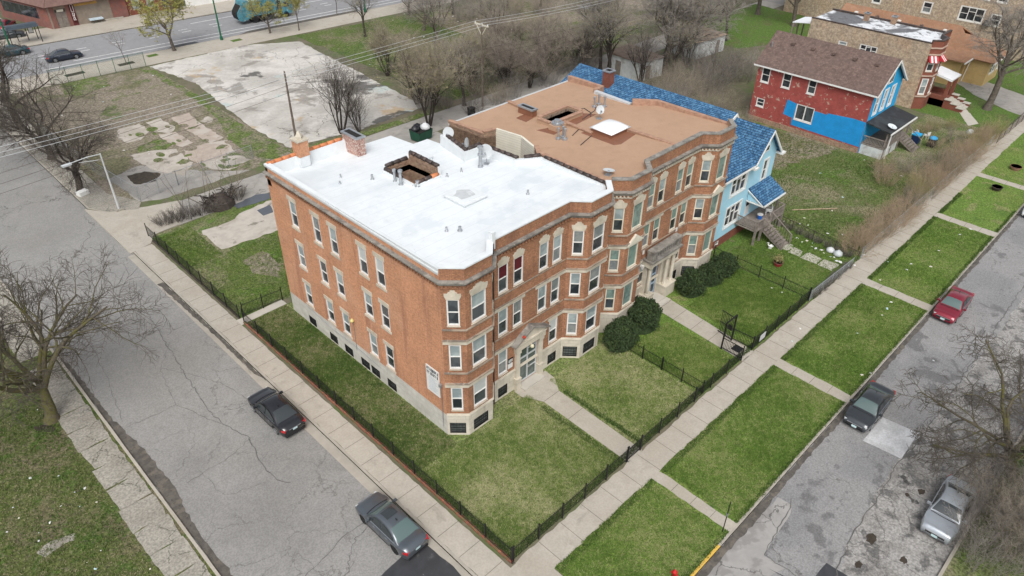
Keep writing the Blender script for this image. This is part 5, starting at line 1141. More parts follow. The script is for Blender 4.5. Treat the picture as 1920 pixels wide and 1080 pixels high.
# ---------------------------------------------------------------- corner store at the avenue
stc = thing('store_building', 'corner store with brown mansard shingle roof and boarded front', 'store', (20, 117, 0))
A0, A1 = (12.2, 112.6), (24.2, 111.9)
Fs = Face(A0, A1); Fw = Face((8.5, 126), A0); wm = MB(); Fs.wall(wm, 0, 4.2, ((1.0, 2.6, .05, 2.9),)); Fw.wall(wm, 0, 4.2, ((1, 11, 1.2, 3.0),), ((-9, 1),)); part('wall', wm, [m_storewall, m_pink], stc)
q = MB()
Fs.slab(q, .25, .95, 0, 3.6, 0, .06); Fs.slab(q, 2.65, 3.2, 0, 3.6, 0, .06); part('brick_pier', q, m_pink, stc)
q = MB(); Fs.slab(q, 3.2, 4.0, 0, 3.6, 0, .05); part('maroon_pier', q, m_maroon, stc)
q = MB(); Fs.slab(q, 4.05, 7.6, 2.95, 3.75, 0, .04); part('ochre_band', q, m_ochre, stc)
q = MB(); Fs.slab(q, 9.5, 12, 0, 3.4, 0, .04); part('painted_bay', q, m_pink, stc)
q = MB(); Fs.slab(q, 1.05, 1.8, .1, 2.4, -.1, -.04); Fs.slab(q, 1.84, 2.58, .1, 2.4, -.1, -.04); islands('door', q, m_wood, stc)
q = MB(); Fs.slab(q, 1.3, 2.3, 2.5, 2.85, .0, .12); part('door_sign', q, m_cream, stc)
q = MB(); Fs.slab(q, 5.6, 7.7, .55, .75, 0, .9); part('pale_board', q, mat('pale_blue_board', (.5, .6, .66), .5), stc)
q = MB(); Fs.slab(q, 8.0, 11.0, 0, .22, 0, .4); part('step', q, m_kerb, stc)
q = MB(); Fw.slab(q, 1, 11, 1.25, 2.95, -.1, -.05); part('shop_window', q, m_glass, stc)
rf = MB(); plane(rf, [(8.0, 126, 3.6), (11.7, 111.6, 3.6), (13.5, 113.6, 6.4), (10.5, 126, 6.4)], .2); plane(rf, [(11.7, 111.6, 3.6), (24.3, 110.9, 3.6), (24.3, 113.4, 6.4), (13.5, 113.6, 6.4)], .2); plane(rf, [(13.5, 113.6, 6.4), (24.3, 113.4, 6.4), (24.3, 135, 6.4), (10.5, 130, 6.4)], .2); part('mansard_roof', rf, m_storeroof, stc)
sg = thing('shop_sign', 'tall narrow dark red shop sign with white outlined lettering', 'sign', (15.3, 112.2, .6)); q = MB(); Fs.slab(q, 3.3, 3.95, .7, 3.5, .06, .2); part('board', q, m_maroon, sg)
q = MB()
for v0, v1 in ((2.2, 3.4),): Fs.slab(q, 3.38, 3.44, v0, v1, .2, .215); Fs.slab(q, 3.75, 3.81, v0, v1, .2, .215); Fs.slab(q, 3.44, 3.75, v1-.06, v1, .2, .215); Fs.slab(q, 3.44, 3.75, v0, v0+.06, .2, .215)
for a, b, c, d in ((3.4, 3.47, 1.45, 2.05), (3.47, 3.75, 1.98, 2.05), (3.7, 3.77, 1.75, 2.0), (3.47, 3.75, 1.7, 1.77), (3.55, 3.7, 1.45, 1.7), (3.4, 3.47, .9, 1.35), (3.47, 3.78, .9, .97), (3.47, 3.72, 1.28, 1.35), (3.6, 3.7, 1.05, 1.25)): Fs.slab(q, a, b, c, d, .2, .215)
part('lettering', q, m_white, sg)
sh2 = thing('store_building', 'red brick shop with pale window panels beside the boarded store', 'store', (30, 116, 0))
F = Face((24.3, 112.2), (32.4, 111.5)); wm = MB(); ops = ((.9, 2.2, .9, 3.0), (3.3, 4.6, .9, 3.0), (5.9, 7.1, .5, 3.0)); F.wall(wm, 0, 5, ops); Face((32.4, 111.5), (33.5, 126)).wall(wm, 0, 5); part('wall', wm, m_redbrick, sh2)
for k, o in enumerate(ops): window(sh2, F, *o, kind='single', sill='y', upper=m_blind if k < 2 else m_glass, frame=m_stoned)
q = MB(); q.prism([(24.3, 112.3), (32.4, 111.6), (33.5, 126), (24.3, 126)], 4.5, 4.9); part('roof', q, m_tar, sh2)
# low white wall and blocks further along the avenue
fw = thing('boundary_wall', 'low whitewashed wall along the far side of the avenue', 'wall', (50, 109, 0)); q = MB(); F = Face((34, 111.0), (70, 107.5)); F.slab(q, 0, F.L, 0, 1.7, -.1, .1); part('panel', q, m_white, fw)
# ---------------------------------------------------------------- vegetation
def rot_about(v, ax, a):
    ax = ax/np.linalg.norm(ax); c, s = math.cos(a), math.sin(a); return v*c+np.cross(ax, v)*s+ax*(ax@v)*(1-c)
def grow(rg, p, d, L, r, lv, out, P):
    ns = (7, 7, 5, 4, 3)[lv]; pts = [p]; rs = [r]; d = d/np.linalg.norm(d)
    jit = P['jit'][lv]; up = P['up'][lv]
    for i in range(ns):
        d = d+rg.normal(0, jit, 3)+np.array([0, 0, up]); d /= np.linalg.norm(d)
        p = p+d*L/ns; pts.append(p); rs.append(r*(1-(i+1)/ns*P['taper'][lv]))
    out.append((lv, pts, rs))
    if lv >= P['lev']: return
    n = P['n'][lv]; t0 = P['t0'][lv]
    ph = rg.uniform(0, 6.28)
    for k in range(n):
        t = t0+(1-t0)*(k+rg.uniform(.1, .9))/n; i = min(int(t*ns), ns-1); f = t*ns-i
        q = pts[i]*(1-f)+pts[i+1]*f; dd = pts[i+1]-pts[i]; dd /= np.linalg.norm(dd)
        per = np.cross(dd, rg.normal(0, 1, 3)) if lv else np.array([math.cos(ph+k*2.4), math.sin(ph+k*2.4), 0.1])
        a = math.radians(rg.uniform(*P['ang'][lv])); nd = dd*math.cos(a)+per/np.linalg.norm(per)*math.sin(a)
        rr = (rs[i]*(1-f)+rs[i+1]*f)
        grow(rg, q, nd, L*P['rat'][lv]*(1.15-.45*t)*rg.uniform(.75, 1.2), max(rr*P['rr'][lv], P['rmin']), lv+1, out, P)
def tubes_mesh(name, items, mats, msel=None):
    """many branches as one mesh, built in one go"""
    V = []; Fc = []; M = []; k = 0
    for lv, pts, rs in items:
        n = (9, 7, 5, 3, 3)[lv] if lv < 5 else 3
        pts = np.array(pts); m_ = len(pts); T = np.gradient(pts, axis=0); T /= np.linalg.norm(T, axis=1)[:, None]+1e-9
        ref = np.array([.31, .52, .8]) if abs(T[0]@np.array([.31, .52, .8])) < .9 else np.array([.9, -.3, .1])
        A = np.cross(T, ref); A /= np.linalg.norm(A, axis=1)[:, None]+1e-9; B = np.cross(T, A)
        th = np.arange(n)*2*math.pi/n; R = np.array(rs)[:, None, None]
        ring = pts[:, None]+R*(A[:, None]*np.cos(th)[None, :, None]+B[:, None]*np.sin(th)[None, :, None])
        V.append(ring.reshape(-1, 3)); i = np.arange(m_-1)[:, None]*n; j = np.arange(n)[None]; j2 = (j+1) % n
        f = np.stack([i+j, i+n+j, i+n+j2, i+j2], -1).reshape(-1, 4)+k; Fc.append(f); k += m_*n
        M.append(np.full(len(f), 0 if msel is None else msel(lv)))
    return V, Fc, M
def np_mesh(name, V, Fc, M, mats, smooth=True):
    V = np.concatenate(V); Q = np.concatenate(Fc); M = np.concatenate(M)
    me = bpy.data.meshes.new(name); me.vertices.add(len(V)); me.vertices.foreach_set('co', V.ravel())
    nf, w = Q.shape; me.loops.add(nf*w); me.loops.foreach_set('vertex_index', Q.ravel().astype(np.int32)); me.polygons.add(nf)
    me.polygons.foreach_set('loop_start', np.arange(0, nf*w, w, dtype=np.int32))
    me.polygons.foreach_set('material_index', M.astype(np.int32)); me.polygons.foreach_set('use_smooth', np.full(nf, smooth))
    for q in mats: me.materials.append(q)
    me.update(calc_edges=True); me.validate(); return me
def leaf_quads(rg, C, size, flat=.3):
    n = len(C); a = rg.normal(0, 1, (n, 3)); a /= np.linalg.norm(a, axis=1)[:, None]; b = np.cross(a, rg.normal(0, 1, (n, 3))); b /= np.linalg.norm(b, axis=1)[:, None]
    s = size*rg.uniform(.6, 1.4, (n, 1)); V = np.stack([C-a*s, C+b*s*.55, C+a*s, C-b*s*.55], 1).reshape(-1, 3); return V, np.arange(4*n).reshape(-1, 4)

BASE = dict(lev=4, n=(7, 6, 7, 6), t0=(.45, .3, .25, .2), ang=((30, 60), (30, 60), (30, 65), (25, 60)), rat=(.75, .55, .5, .5), rr=(.55, .55, .55, .6),
            taper=(.45, .72, .75, .8, .6), jit=(.05, .13, .16, .2, .25), up=(.03, .05, .04, .03, .02), rmin=.009)
def tree_kind(seed, H=10, trunk=.45, r=.22, mats=None, leaves=0, stems=1, lean=0, leafm=None, leafs=.1, **kw):
    """returns (trunk mesh, crown mesh) of a bare tree about H high"""
    P = dict(BASE); P.update(kw); rg = np.random.default_rng(seed); out = []
    for s_ in range(stems):
        a = rg.uniform(0, 6.28); sp = (.12 if stems == 1 else rg.uniform(.12, .42)); d = np.array([math.cos(a)*sp+lean, math.sin(a)*sp, 1.])
        p = np.array([math.cos(a)*.12*(stems > 1)*rg.uniform(.3, 2), math.sin(a)*.12*(stems > 1)*rg.uniform(.3, 2), -.15])
        grow(rg, p, d, H*trunk*(1 if stems == 1 else rg.uniform(1.0, 1.6)), r*(1 if stems == 1 else rg.uniform(.4, .75)), 0, out, P)
    z = max(max(q[2] for q in b[1]) for b in out); k = H/z
    out = [(lv, [q*k for q in pts], rs) for lv, pts, rs in out]
    for i, (lv, pts, rs) in enumerate(out):
        if lv == 0 and stems == 1: rs[0] *= 1.45
    bark, twig = mats
    tk = np_mesh('trunk', *tubes_mesh('t', [o for o in out if o[0] <= 1], None), [bark])
    V, Fc, M = tubes_mesh('c', [o for o in out if o[0] > 1], None, lambda lv: 0 if lv == 2 else 1)
    mm = [bark, twig]
    if leaves:
        tips = np.array([q for lv, pts, rs in out if lv >= 3 for q in pts[1:]]); C = tips[rg.integers(0, len(tips), leaves)]+rg.normal(0, .07, (leaves, 3))
        v, f = leaf_quads(rg, C, leafs); n0 = sum(len(x) for x in V); V.append(v); Fc.append(f+n0); M.append(np.full(len(f), 2)); mm.append(leafm or m_leafy)
    return tk, np_mesh('crown', V, Fc, M, mm)
def plant_tree(kind, name, x, y, label, cat='tree', rz=0, sc=1, group=None, z=0):
    o = bpy.data.objects.new(name, None); COL.objects.link(o); o.location = (x, y, z); o.rotation_euler = (0, 0, rz); o.scale = (sc, sc, sc) if not hasattr(sc, '__len__') else sc
    tag(o, label, cat, group)
    for n, me in zip(('trunk', 'crown'), kind):
        c = bpy.data.objects.new(n, me); COL.objects.link(c); c.parent = o
    return o
m_twigk = mat('umber_twig', (.105, .09, .074), .95, var=.3, vscale=2)
m_twigs = mat('thicket_twig', (.27, .23, .19), .95, var=.3, vscale=2)
m_bud = mat('swelling_bud', (.33, .30, .12), .8, var=.3, vscale=3)
GR = (m_bark, m_twig); MO = (m_moss, m_twig); DK = (m_barkd, m_twigd); BR = (m_barkd, m_twigb); RD = (m_barkd, m_twigr); YE = (m_barkd, m_twigy)
K_big = tree_kind(11, 12.6, .26, .42, (m_moss, m_twigk), lean=.2, n=(9, 9, 8, 7), rr=(.68, .60, .58, .6), ang=((25, 70), (28, 60), (30, 65), (25, 60)), rat=(2.5, .6, .52, .5), t0=(.6, .28, .25, .2), up=(.03, .045, .03, .02, .01), rmin=.015)
K_right = tree_kind(5, 7.8, .30, .28, (m_moss, m_twigk), lean=.45, n=(9, 8, 8, 6), ang=((35, 78), (30, 65), (35, 75), (30, 70)), rat=(2.6, .52, .48, .5), t0=(.5, .25, .25, .2), up=(.03, .0, .0, .0, 0), jit=(.05, .17, .26, .3, .3), rmin=.013)
K_up = tree_kind(3, 11, .45, .2, (m_barkd, m_twig), leaves=900, leafs=.05, leafm=m_bud, rmin=.010, n=(9, 7, 6, 5), ang=((15, 40), (18, 45), (22, 50), (18, 48)), up=(.04, .1, .08, .06, .04), rat=(.95, .66, .6, .57), jit=(.05, .13, .17, .2, .24))
K_round = tree_kind(4, 9, .3, .22, (m_bark, m_twig), rmin=.010, n=(8, 7, 6, 6), ang=((22, 62), (25, 55), (25, 60), (20, 55)), rat=(1.5, .66, .6, .56), up=(.03, .06, .04, .03, .03), jit=(.05, .14, .17, .2, .25))
K_dark = tree_kind(8, 9, .36, .28, (m_barkd, m_twigk), rmin=.012, n=(9, 8, 7, 6), ang=((30, 70), (28, 60), (28, 62), (25, 60)), rat=(1.35, .64, .56, .52), up=(.02, .035, .03, .02, .02), jit=(.06, .15, .19, .22, .26))
K_multi = tree_kind(6, 9.4, .5, .14, (m_barkd, m_twigd), stems=6, rmin=.008, n=(7, 5, 4, 3), ang=((10, 34), (15, 42), (20, 50), (20, 50)), up=(.03, .08, .07, .05, .04), rat=(.8, .62, .6, .58))
K_multib = tree_kind(16, 10, .5, .15, (m_barkd, m_twigb), leaves=1600, leafs=.05, leafm=m_bud, stems=6, rmin=.008, n=(7, 6, 5, 4), ang=((10, 34), (14, 40), (18, 45), (15, 45)), up=(.04, .07, .06, .05, .03), rat=(.85, .68, .62, .58), jit=(.07, .13, .16, .2, .22))
K_spread = tree_kind(9, 6.8, .42, .13, (m_barkd, m_twigs), stems=7, rmin=.008, n=(5, 5, 5, 5), ang=((18, 55), (20, 55), (22, 60), (20, 55)), up=(-.015, .05, .06, .05, .04), rat=(.95, .72, .64, .58), jit=(.08, .15, .2, .22, .25))
K_leaf = tree_kind(12, 6.6, .36, .2, (m_bark, m_twigb), leaves=5200, leafs=.085, n=(7, 7, 7, 5), ang=((35, 65), (30, 55), (30, 60), (25, 60)), rat=(1.25, .55, .5, .5), leafm=m_leafy)
K_willow = tree_kind(13, 6.5, .5, .09, (m_bark, m_twigy), leaves=2600, leafs=.07, n=(8, 6, 6, 5), ang=((20, 45), (20, 45), (25, 50), (20, 50)), rat=(.75, .55, .5, .5), leafm=m_leafy)
K_thin = tree_kind(14, 5.0, .5, .055, GR, n=(6, 5, 5, 3), ang=((20, 50), (25, 50), (25, 50), (20, 50)), rat=(.7, .5, .5, .5))
K_tall = tree_kind(15, 13, .5, .34, (m_bark, m_twig), rmin=.017, n=(10, 8, 8, 7), ang=((30, 65), (30, 60), (30, 60), (25, 60)), rat=(.8, .55, .52, .5), t0=(.4, .3, .25, .2), up=(.03, .05, .03, .02, .02))
# shrubs
def shrub_kind(seed, H, stems, spread, mats, sub=9, r=.016, twn=3):
    rg = np.random.default_rng(seed); out = []
    for s_ in range(stems):
        a = rg.uniform(0, 6.28); q = math.sqrt(rg.uniform(0, 1)); p = np.array([math.cos(a)*q*spread*.55, math.sin(a)*q*spread*.55, -.05])
        d = np.array([math.cos(a)*q*.55+rg.normal(0, .12), math.sin(a)*q*.55+rg.normal(0, .12), 1.])
        grow(rg, p, d, H*rg.uniform(.6, 1.05), r, 2, out, dict(BASE, lev=4, n=(0, 0, sub, twn), t0=(0, 0, .2, .2), up=(0, 0, .05, .06, .03), ang=((0, 0), (0, 0), (18, 50), (20, 50)), rat=(0, 0, .42, .5), rmin=.007))
    V, Fc, M = tubes_mesh('s', out, None, lambda lv: 0 if lv == 2 else 1); return np_mesh('shrub', V, Fc, M, mats)
S_hedge = [shrub_kind(30+i, 2.3, 40, 1.7, m, 8) for i, m in enumerate(((m_twigb, m_twigr), (m_twigr, m_twigr), (m_twigd, m_twigb), (m_twigb, m_twigy)))]
S_brush = [shrub_kind(40+i, 3.4, 50, 2.8, m, 10) for i, m in enumerate(((m_twigd, m_twig), (m_twigk, m_twigd), (m_twigd, m_twigb)))]
S_low = shrub_kind(50, 1.1, 46, 1.1, (m_barkd, m_twigd), 7)
S_pole = shrub_kind(51, 5.2, 4, .9, (m_bark, m_twigb), 8, .03)
def plant_shrub(me, name, x, y, label, rz=0, sc=1, group=None, cat='shrub', z=0):
    o = bpy.data.objects.new(name, me); COL.objects.link(o); o.location = (x, y, z); o.rotation_euler = (0, 0, rz); o.scale = (sc, sc, sc) if not hasattr(sc, '__len__') else sc
    return tag(o, label, cat, group)
plant_tree(K_big, 'bare_tree', -17.9, 19.4, 'large bare mossy tree leaning over the left street', rz=.5)
plant_tree(K_right, 'bare_tree', 22.6, -27.4, 'spreading bare mossy tree overhanging the street behind the silver car', rz=1.75, sc=(1.4, 1.4, 1.2))
plant_tree(K_dark, 'bare_tree', 26.8, -28.6, 'bare dark tree at the right edge of the picture', rz=2.8, sc=.85)
T = [(K_multi, 61.0, 30.2, .95, 'bare stems in front of the brown garage, left one', 1.2), (K_up, 65.6, 28.6, .85, 'slim bare tree in front of the brown garage, right one', 4.1), (K_multi, 72.6, 30.6, .9, 'bare stems in front of the whitewashed garage', 3), (K_spread, 44.8, 46.6, .95, 'wispy thicket tree on the lot edge behind the utility pole', 2.4), (K_spread, 50.6, 47.2, 1.0, 'wispy thicket tree behind the gap in the reddish thickets', 4.0), (K_spread, 61.2, 42.7, 1.0, 'wispy thicket tree just left of the tall alley trees', 5.5), (K_spread, 49.6, 40.5, .85, 'low thicket tree leaning over the alley beside the brown roof', .4), (K_multib, 34.8, 46.4, .9, 'brown fan shaped tree right of the tall clump by the dumpster', .9), (K_spread, 66.2, 43.8, .95, 'wispy thicket tree across the alley from the brown garage', 1.5), (K_up, 57.0, 54.5, .8, 'slim grey tree alone in the middle of the green lot', 1.1), (K_spread, 55.6, 49.8, 1.15, 'wispy thicket tree farthest back in the alley row', 4.9), (K_up, 57.6, 37.9, .8, 'slim grey tree over the end of the blue shingle roof', .2), (K_round, 56, 71, .9, 'pale grey tree in the far middle of the green lot', .9), (K_up, 84, 58, .9, 'tall grey tree beside the muddy open ground', 2.2), (K_up, 69, 46, .9, 'tall grey tree across the alley from the brown garage', 3.9), 
     (K_up, 60.2, 35.2, 1.0, 'slender bare tree at the left corner of the brown garage', 3.3), (K_up, 70.3, 33.2, 1.05, 'tall bare tree in the gap between the garages', 5.1), (K_tall, 83.5, 38.5, .85, 'bare tree behind the right end of the whitewashed garage', 4.2), (K_up, 88, 33.5, .9, 'bare tree right of the whitewashed garage', 1.2), (K_multib, 43.2, 44.8, .85, 'brown clump just left of the utility pole', 4.4), (K_round, 90, 62, .9, 'grey tree by the muddy open ground, left one', 2), (K_up, 97, 40, 1.0, 'bare tree behind the peeling silver roof', 3), (K_tall, 104, 30, .9, 'bare tree between the silver roof and the tan block', 4),
     (K_dark, -4.2, 72.8, 1.2, 'bare grey tree at the far left beside the street, tallest of that row', .4), (K_dark, -4.4, 61.5, 1.05, 'bare dense tree in the middle of the kerbside row', 1.7), (K_dark, -4.9, 51.4, 1.0, 'bare low spreading tree beside the curved street lamp', 3.3),
     (K_thin, 14.0, 87.4, 1.0, 'thin young bare tree by the fenced dirt lot at the avenue', 0), (K_leaf, 21.7, 88.6, 1.3, 'yellow green budding tree alone on the avenue sidewalk', .5), (K_leaf, 36.9, 86.9, .92, 'budding tree in front of the blue garbage truck', 2.5), (K_willow, 41.0, 84.9, 1.0, 'slender yellowish willow right of the blue garbage truck', 1.0),
     (K_thin, 50.5, 88.2, 1.3, 'thin bare tree on the avenue kerb beyond the willow', 2), (K_up, 47, 74.8, .72, 'upright dark branched tree at the corner of the bleached slab', 1), (K_round, 52.5, 63.2, 1.15, 'wide pale grey tree on the green lot beyond the slab', 2.2), (K_multib, 38.5, 57.5, .8, 'hazy brown tree at the edge of the bleached slab', .6),
     (K_multi, 22.4, 45.2, 1.05, 'bare multi-stemmed tree standing behind the white roof', .3), (K_multi, 24.2, 44.2, .62, 'smaller bare stems right of the multi-stemmed tree behind the white roof', 2.3), (K_multib, 31.4, 39.9, 1.15, 'tall brown clump of trunks beside the dumpster', 1.3), (K_up, 39.0, 41.9, .85, 'dark branched tree left of the wooden utility pole', 2.0),
     (K_spread, 47.2, 42.9, 1.1, 'wide reddish thicket tree just right of the utility pole', .2), (K_spread, 53.4, 41.2, 1.15, 'wide reddish thicket tree in the middle of the alley row', 1.9), (K_spread, 58.0, 45.5, 1.1, 'reddish thicket tree behind the end of the blue shingle roof', 3.1), (K_up, 62.0, 38.2, 1.08, 'tall bare tree left of the brown garage', .8), (K_up, 64.6, 38.6, 1.0, 'tall forked bare tree behind the brown garage', 2.6), (K_tall, 67.6, 31.2, .98, 'tall thick trunk between the two garages', 1.0),
     (K_tall, 78.6, 33.4, .85, 'leaning bare tree in front of the whitewashed garage', 2.2), (K_up, 73, 34.5, .9, 'slim bare tree left of the whitewashed garage', 4), (K_tall, 87.3, -5.8, 1.0, 'tall bare tree on the grass before the yellow bungalow', 1.9),
     (K_up, 66, 75, .9, 'first dark trunk of the row at the top of the green lot', 1), (K_up, 71, 73, .95, 'second dark trunk of the row at the top of the green lot', 2), (K_up, 76, 71.5, .95, 'third dark trunk of the row at the top of the green lot', 3), (K_up, 81, 68, .9, 'leaning dark trunk at the right end of the green lot row', 4), (K_round, 60, 80, .9, 'grey crowned tree at the top left of the green lot', 5), (K_round, 101, 52, .95, 'grey crowned tree near the muddy open ground', .7), (K_tall, 92, 47, .85, 'bare trunk behind the whitewashed garage', 5), (K_tall, 106, 38, .9, 'bare trunk near the tan brick block', 3), (K_round, 112, -9, 1.1, 'grey tree at the far right edge beyond the bungalow', 3)]
for k, x, y, s_, lab, rz in T:
    w_ = 1.0 if k in (K_leaf, K_willow, K_thin) else 1.3
    plant_tree(k, 'bare_tree' if k not in (K_leaf, K_willow) else 'budding_tree', x, y, lab, rz=rz, sc=(s_*w_, s_*w_, s_*(1.06 if w_ > 1 else 1)))
ORD = 'first second third fourth fifth sixth seventh eighth ninth tenth eleventh twelfth thirteenth fourteenth fifteenth sixteenth seventeenth eighteenth nineteenth twentieth twenty-first twenty-second twenty-third twenty-fourth twenty-fifth twenty-sixth twenty-seventh twenty-eighth twenty-ninth thirtieth'.split()
def by_px(L):
    def px(p):
        q = np.array([p[0], p[1], 1.])-CAM; return (q@VR)/(q@VD)
    return sorted(L, key=px)
# hedge along the fence
hx = np.linspace(40.6, 77.5, 24)
for i, x in enumerate(hx):
    m = (1, 0, 0, 1, 0, 2, 3, 0, 1, 0, 2, 0, 1, 3, 1, 3, 3)[min(16, i*17//24)]
    plant_shrub(S_hedge[m], 'hedge_shrub', x, -9.3+random.uniform(-.2, .45), '%s bare shrub of the sidewalk hedge, counted from the rusty fence' % ORD[i], random.uniform(0, 6), (1.05, .85, random.uniform(.85, 1.25)), 'shrubs of the bare hedge')
for i, (x, y, s_) in enumerate(by_px(((56.5, -5.2, .9), (58.6, -4.0, .85), (60.6, -5.4, .9), (63.5, -6.6, .8), (66.6, -7.5, .85), (70, -5.5, .7), (72.5, -6.5, .8), (60.4, -7.6, .85), (57, -8, .7), (75, -3.4, .6), (77, -5, .6), (73, -3.0, .6)))):
    plant_shrub(S_hedge[i % 4], 'garden_shrub', x, y, '%s %s, counting from the left' % (ORD[i], 'bare garden shrub in front of the red and blue house'), i, s_, 'shrubs in the garden of the red and blue house')
for i, (x, y, s_) in enumerate(by_px(((45, 18.5, .9), (48, 21, 1.1), (51, 18.8, 1.1), (54, 21.5, 1.2), (57, 18, 1.0), (46.5, 24, 1.0), (50, 26, 1.1), (54, 26, 1.1), (58, 23, 1.2), (59.8, 17.4, 1.0), (62, 24, 1.2), (66, 22.5, 1.2), (70, 24, 1.3), (74, 22, 1.2), (63, 28, 1.0), (70, 28.5, 1.1), (44.5, 13.5, .55), (48, 14.5, .5), (52, 15, .55), (56, 14.6, .6), (59, 13.2, .6), (75, 26, 1.1)))):
    plant_shrub(S_brush[i % 3], 'brush_shrub', x, y, '%s %s, counting from the left' % (ORD[i], 'brush shrub between blue roof and red house'), i*1.3, s_, 'brushwood behind the vacant lot')
for i, (x, y, s_) in enumerate(by_px(((38, 39.2, .7), (42.5, 39, .75), (45.5, 39.8, .8), (48, 42.6, .8), (52, 39.4, .8), (56.5, 42.5, .85), (60, 39.2, .8), (63.5, 41.5, .8), (42, 43.4, .8), (45.5, 44.5, .9), (50, 46.5, 1.0), (55, 48, .9), (36.5, 43.3, .7), (60.5, 47, .9), (64, 70.5, 1.0), (68, 70, 1.1), (73, 67.5, 1.1), (78, 65, 1.0), (43, 47, .7), (58, 41, .8), (34.5, 44.5, .6), (40.5, 53, .7), (41, 58.5, .7)))):
    plant_shrub(S_brush[(i+1) % 3], 'brush_shrub', x, y, '%s %s, counting from the left' % (ORD[i], 'brush shrub along the alley and green lot'), i*1.1, s_, 'brushwood along the alley')
for i, (x, y, s_) in enumerate(by_px(((-1.6, 39.2, 1.0), (-.4, 39.0, 1.1), (.7, 38.9, 1.0), (1.9, 38.7, 1.0), (3.0, 38.6, 1.1), (5.8, 39.3, 1.2)))):
    plant_shrub(S_low, 'scrub_bush', x, y, '%s %s, counting from the left' % (ORD[i], 'low leafless scrub by the alley behind the left fence'), i, s_, 'scrub at the alley corner')
for i, (x, y, s_) in enumerate(by_px(((.9, 39.7, 1.0), (2.9, 39.3, .95), (4.3, 39.4, 1.0), (5.9, 39.2, .9)))): plant_shrub(S_pole, 'sapling_clump', x, y, '%s %s, counting from the left' % (ORD[i], 'thin bare saplings rising from the alley scrub'), i*2, s_, 'saplings at the alley corner')
for i, (x, y, s_) in enumerate(by_px(((16.2, -27.5, .85), (14.6, -27.9, .8), (18.2, -27.3, .9), (20.4, -28.0, 1.1), (24.6, -32, 1.3), (18.9, -28.2, 1.0), (17.2, -29.6, 1.1), (20.6, -30, 1.1), (22.5, -31, 1.1), (24.2, -30, 1.0), (17.6, -33.5, 1.2), (21, -33, 1.2)))):
    plant_shrub(S_brush[i % 3], 'kerbside_brush', x, y, '%s %s, counting from the left' % (ORD[i], 'grey tangled brush at the kerb by silver car'), i*.9, s_, 'tangled brush by the silver car')
# debris mound in the scrub
q = MB(); rg = random.Random(3)
for k in range(60): x, y = 3.9+rg.uniform(-1.5, 1.5), 38.9+rg.uniform(-.7, .7); a = rg.uniform(0, 3); q.tube([(x, y, .1+rg.uniform(0, 1.3)), (x+math.cos(a)*rg.uniform(.4, 1.2), y+math.sin(a)*.5, rg.uniform(.1, 1.5))], rg.uniform(.02, .09), 5)
q.lathe((3.9, 38.9, 0), [(1.5, 0), (1.3, .5), (.8, 1.0), (.2, 1.3)], 9); single('brush_pile', q, m_barkd, 'dark heap of dead branches by the alley', 'brush pile', (3.9, 38.9, 0))
# clipped yews by the entrances
def yew(x, y, rx, ry, h, label, seed):
    rg = np.random.default_rng(seed); n = int(5200*rx*ry); u = rg.normal(0, 1, (n, 3)); u /= np.linalg.norm(u, axis=1)[:, None]; u[:, 2] = np.abs(u[:, 2])*1.0-.25*(rg.uniform(0, 1, n) < .35)
    lump = .99+.09*np.sin(u[:, 0]*6+seed)*np.cos(u[:, 1]*5+seed*2)+.06*np.sin(u[:, 2]*7+u[:, 0]*5+seed)+.04*np.sin(u[:, 1]*14+u[:, 2]*11)+rg.normal(0, .025, n)
    C = u*lump[:, None]*rg.uniform(.80, 1.03, n)[:, None]*np.array([rx, ry, h*.66])+np.array([0, 0, h*.36]); C[:, 2] = np.maximum(C[:, 2], .03)
    v, f = leaf_quads(rg, C, .085); me = np_mesh('foliage', [v], [f], [np.zeros(len(f))], [m_leafd], False)
    t = thing('yew_bush', label, 'bush', (x, y, 0), world=False, group=None); c = bpy.data.objects.new('foliage', me); COL.objects.link(c); c.parent = t
    q = MB(); vs = []; fs = []; N = 14
    for i in range(8):
        ph = i/7*math.pi/2
        for j in range(N): a = 2*math.pi*j/N; vs.append((rx*.80*math.cos(ph)*math.cos(a), ry*.80*math.cos(ph)*math.sin(a), h*.86*math.sin(ph)))
    for i in range(7):
        for j in range(N): fs.append((i*N+j, i*N+(j+1) % N, (i+1)*N+(j+1) % N, (i+1)*N+j))
    q.faces(vs, fs); part('inner_growth', q, m_leafd, t)
yew(15.4, -2.1, 1.5, 1.25, 2.05, 'clipped dark yew against the joint of the two brick buildings, nearest to the camera', 1)
yew(18.35, -2.0, 1.45, 1.25, 2.45, 'clipped dark yew left of the stone balustraded entrance', 2)
yew(25.2, -1.95, 1.55, 1.2, 1.9, 'clipped dark yew right of the stone balustraded entrance', 3)
yew(27.5, -2.2, 1.3, 1.1, 1.65, 'lighter clipped yew in the middle of the right hand row', 4)
yew(29.5, -2.2, 1.35, 1.15, 1.6, 'clipped dark yew at the right end by the iron fence', 5)
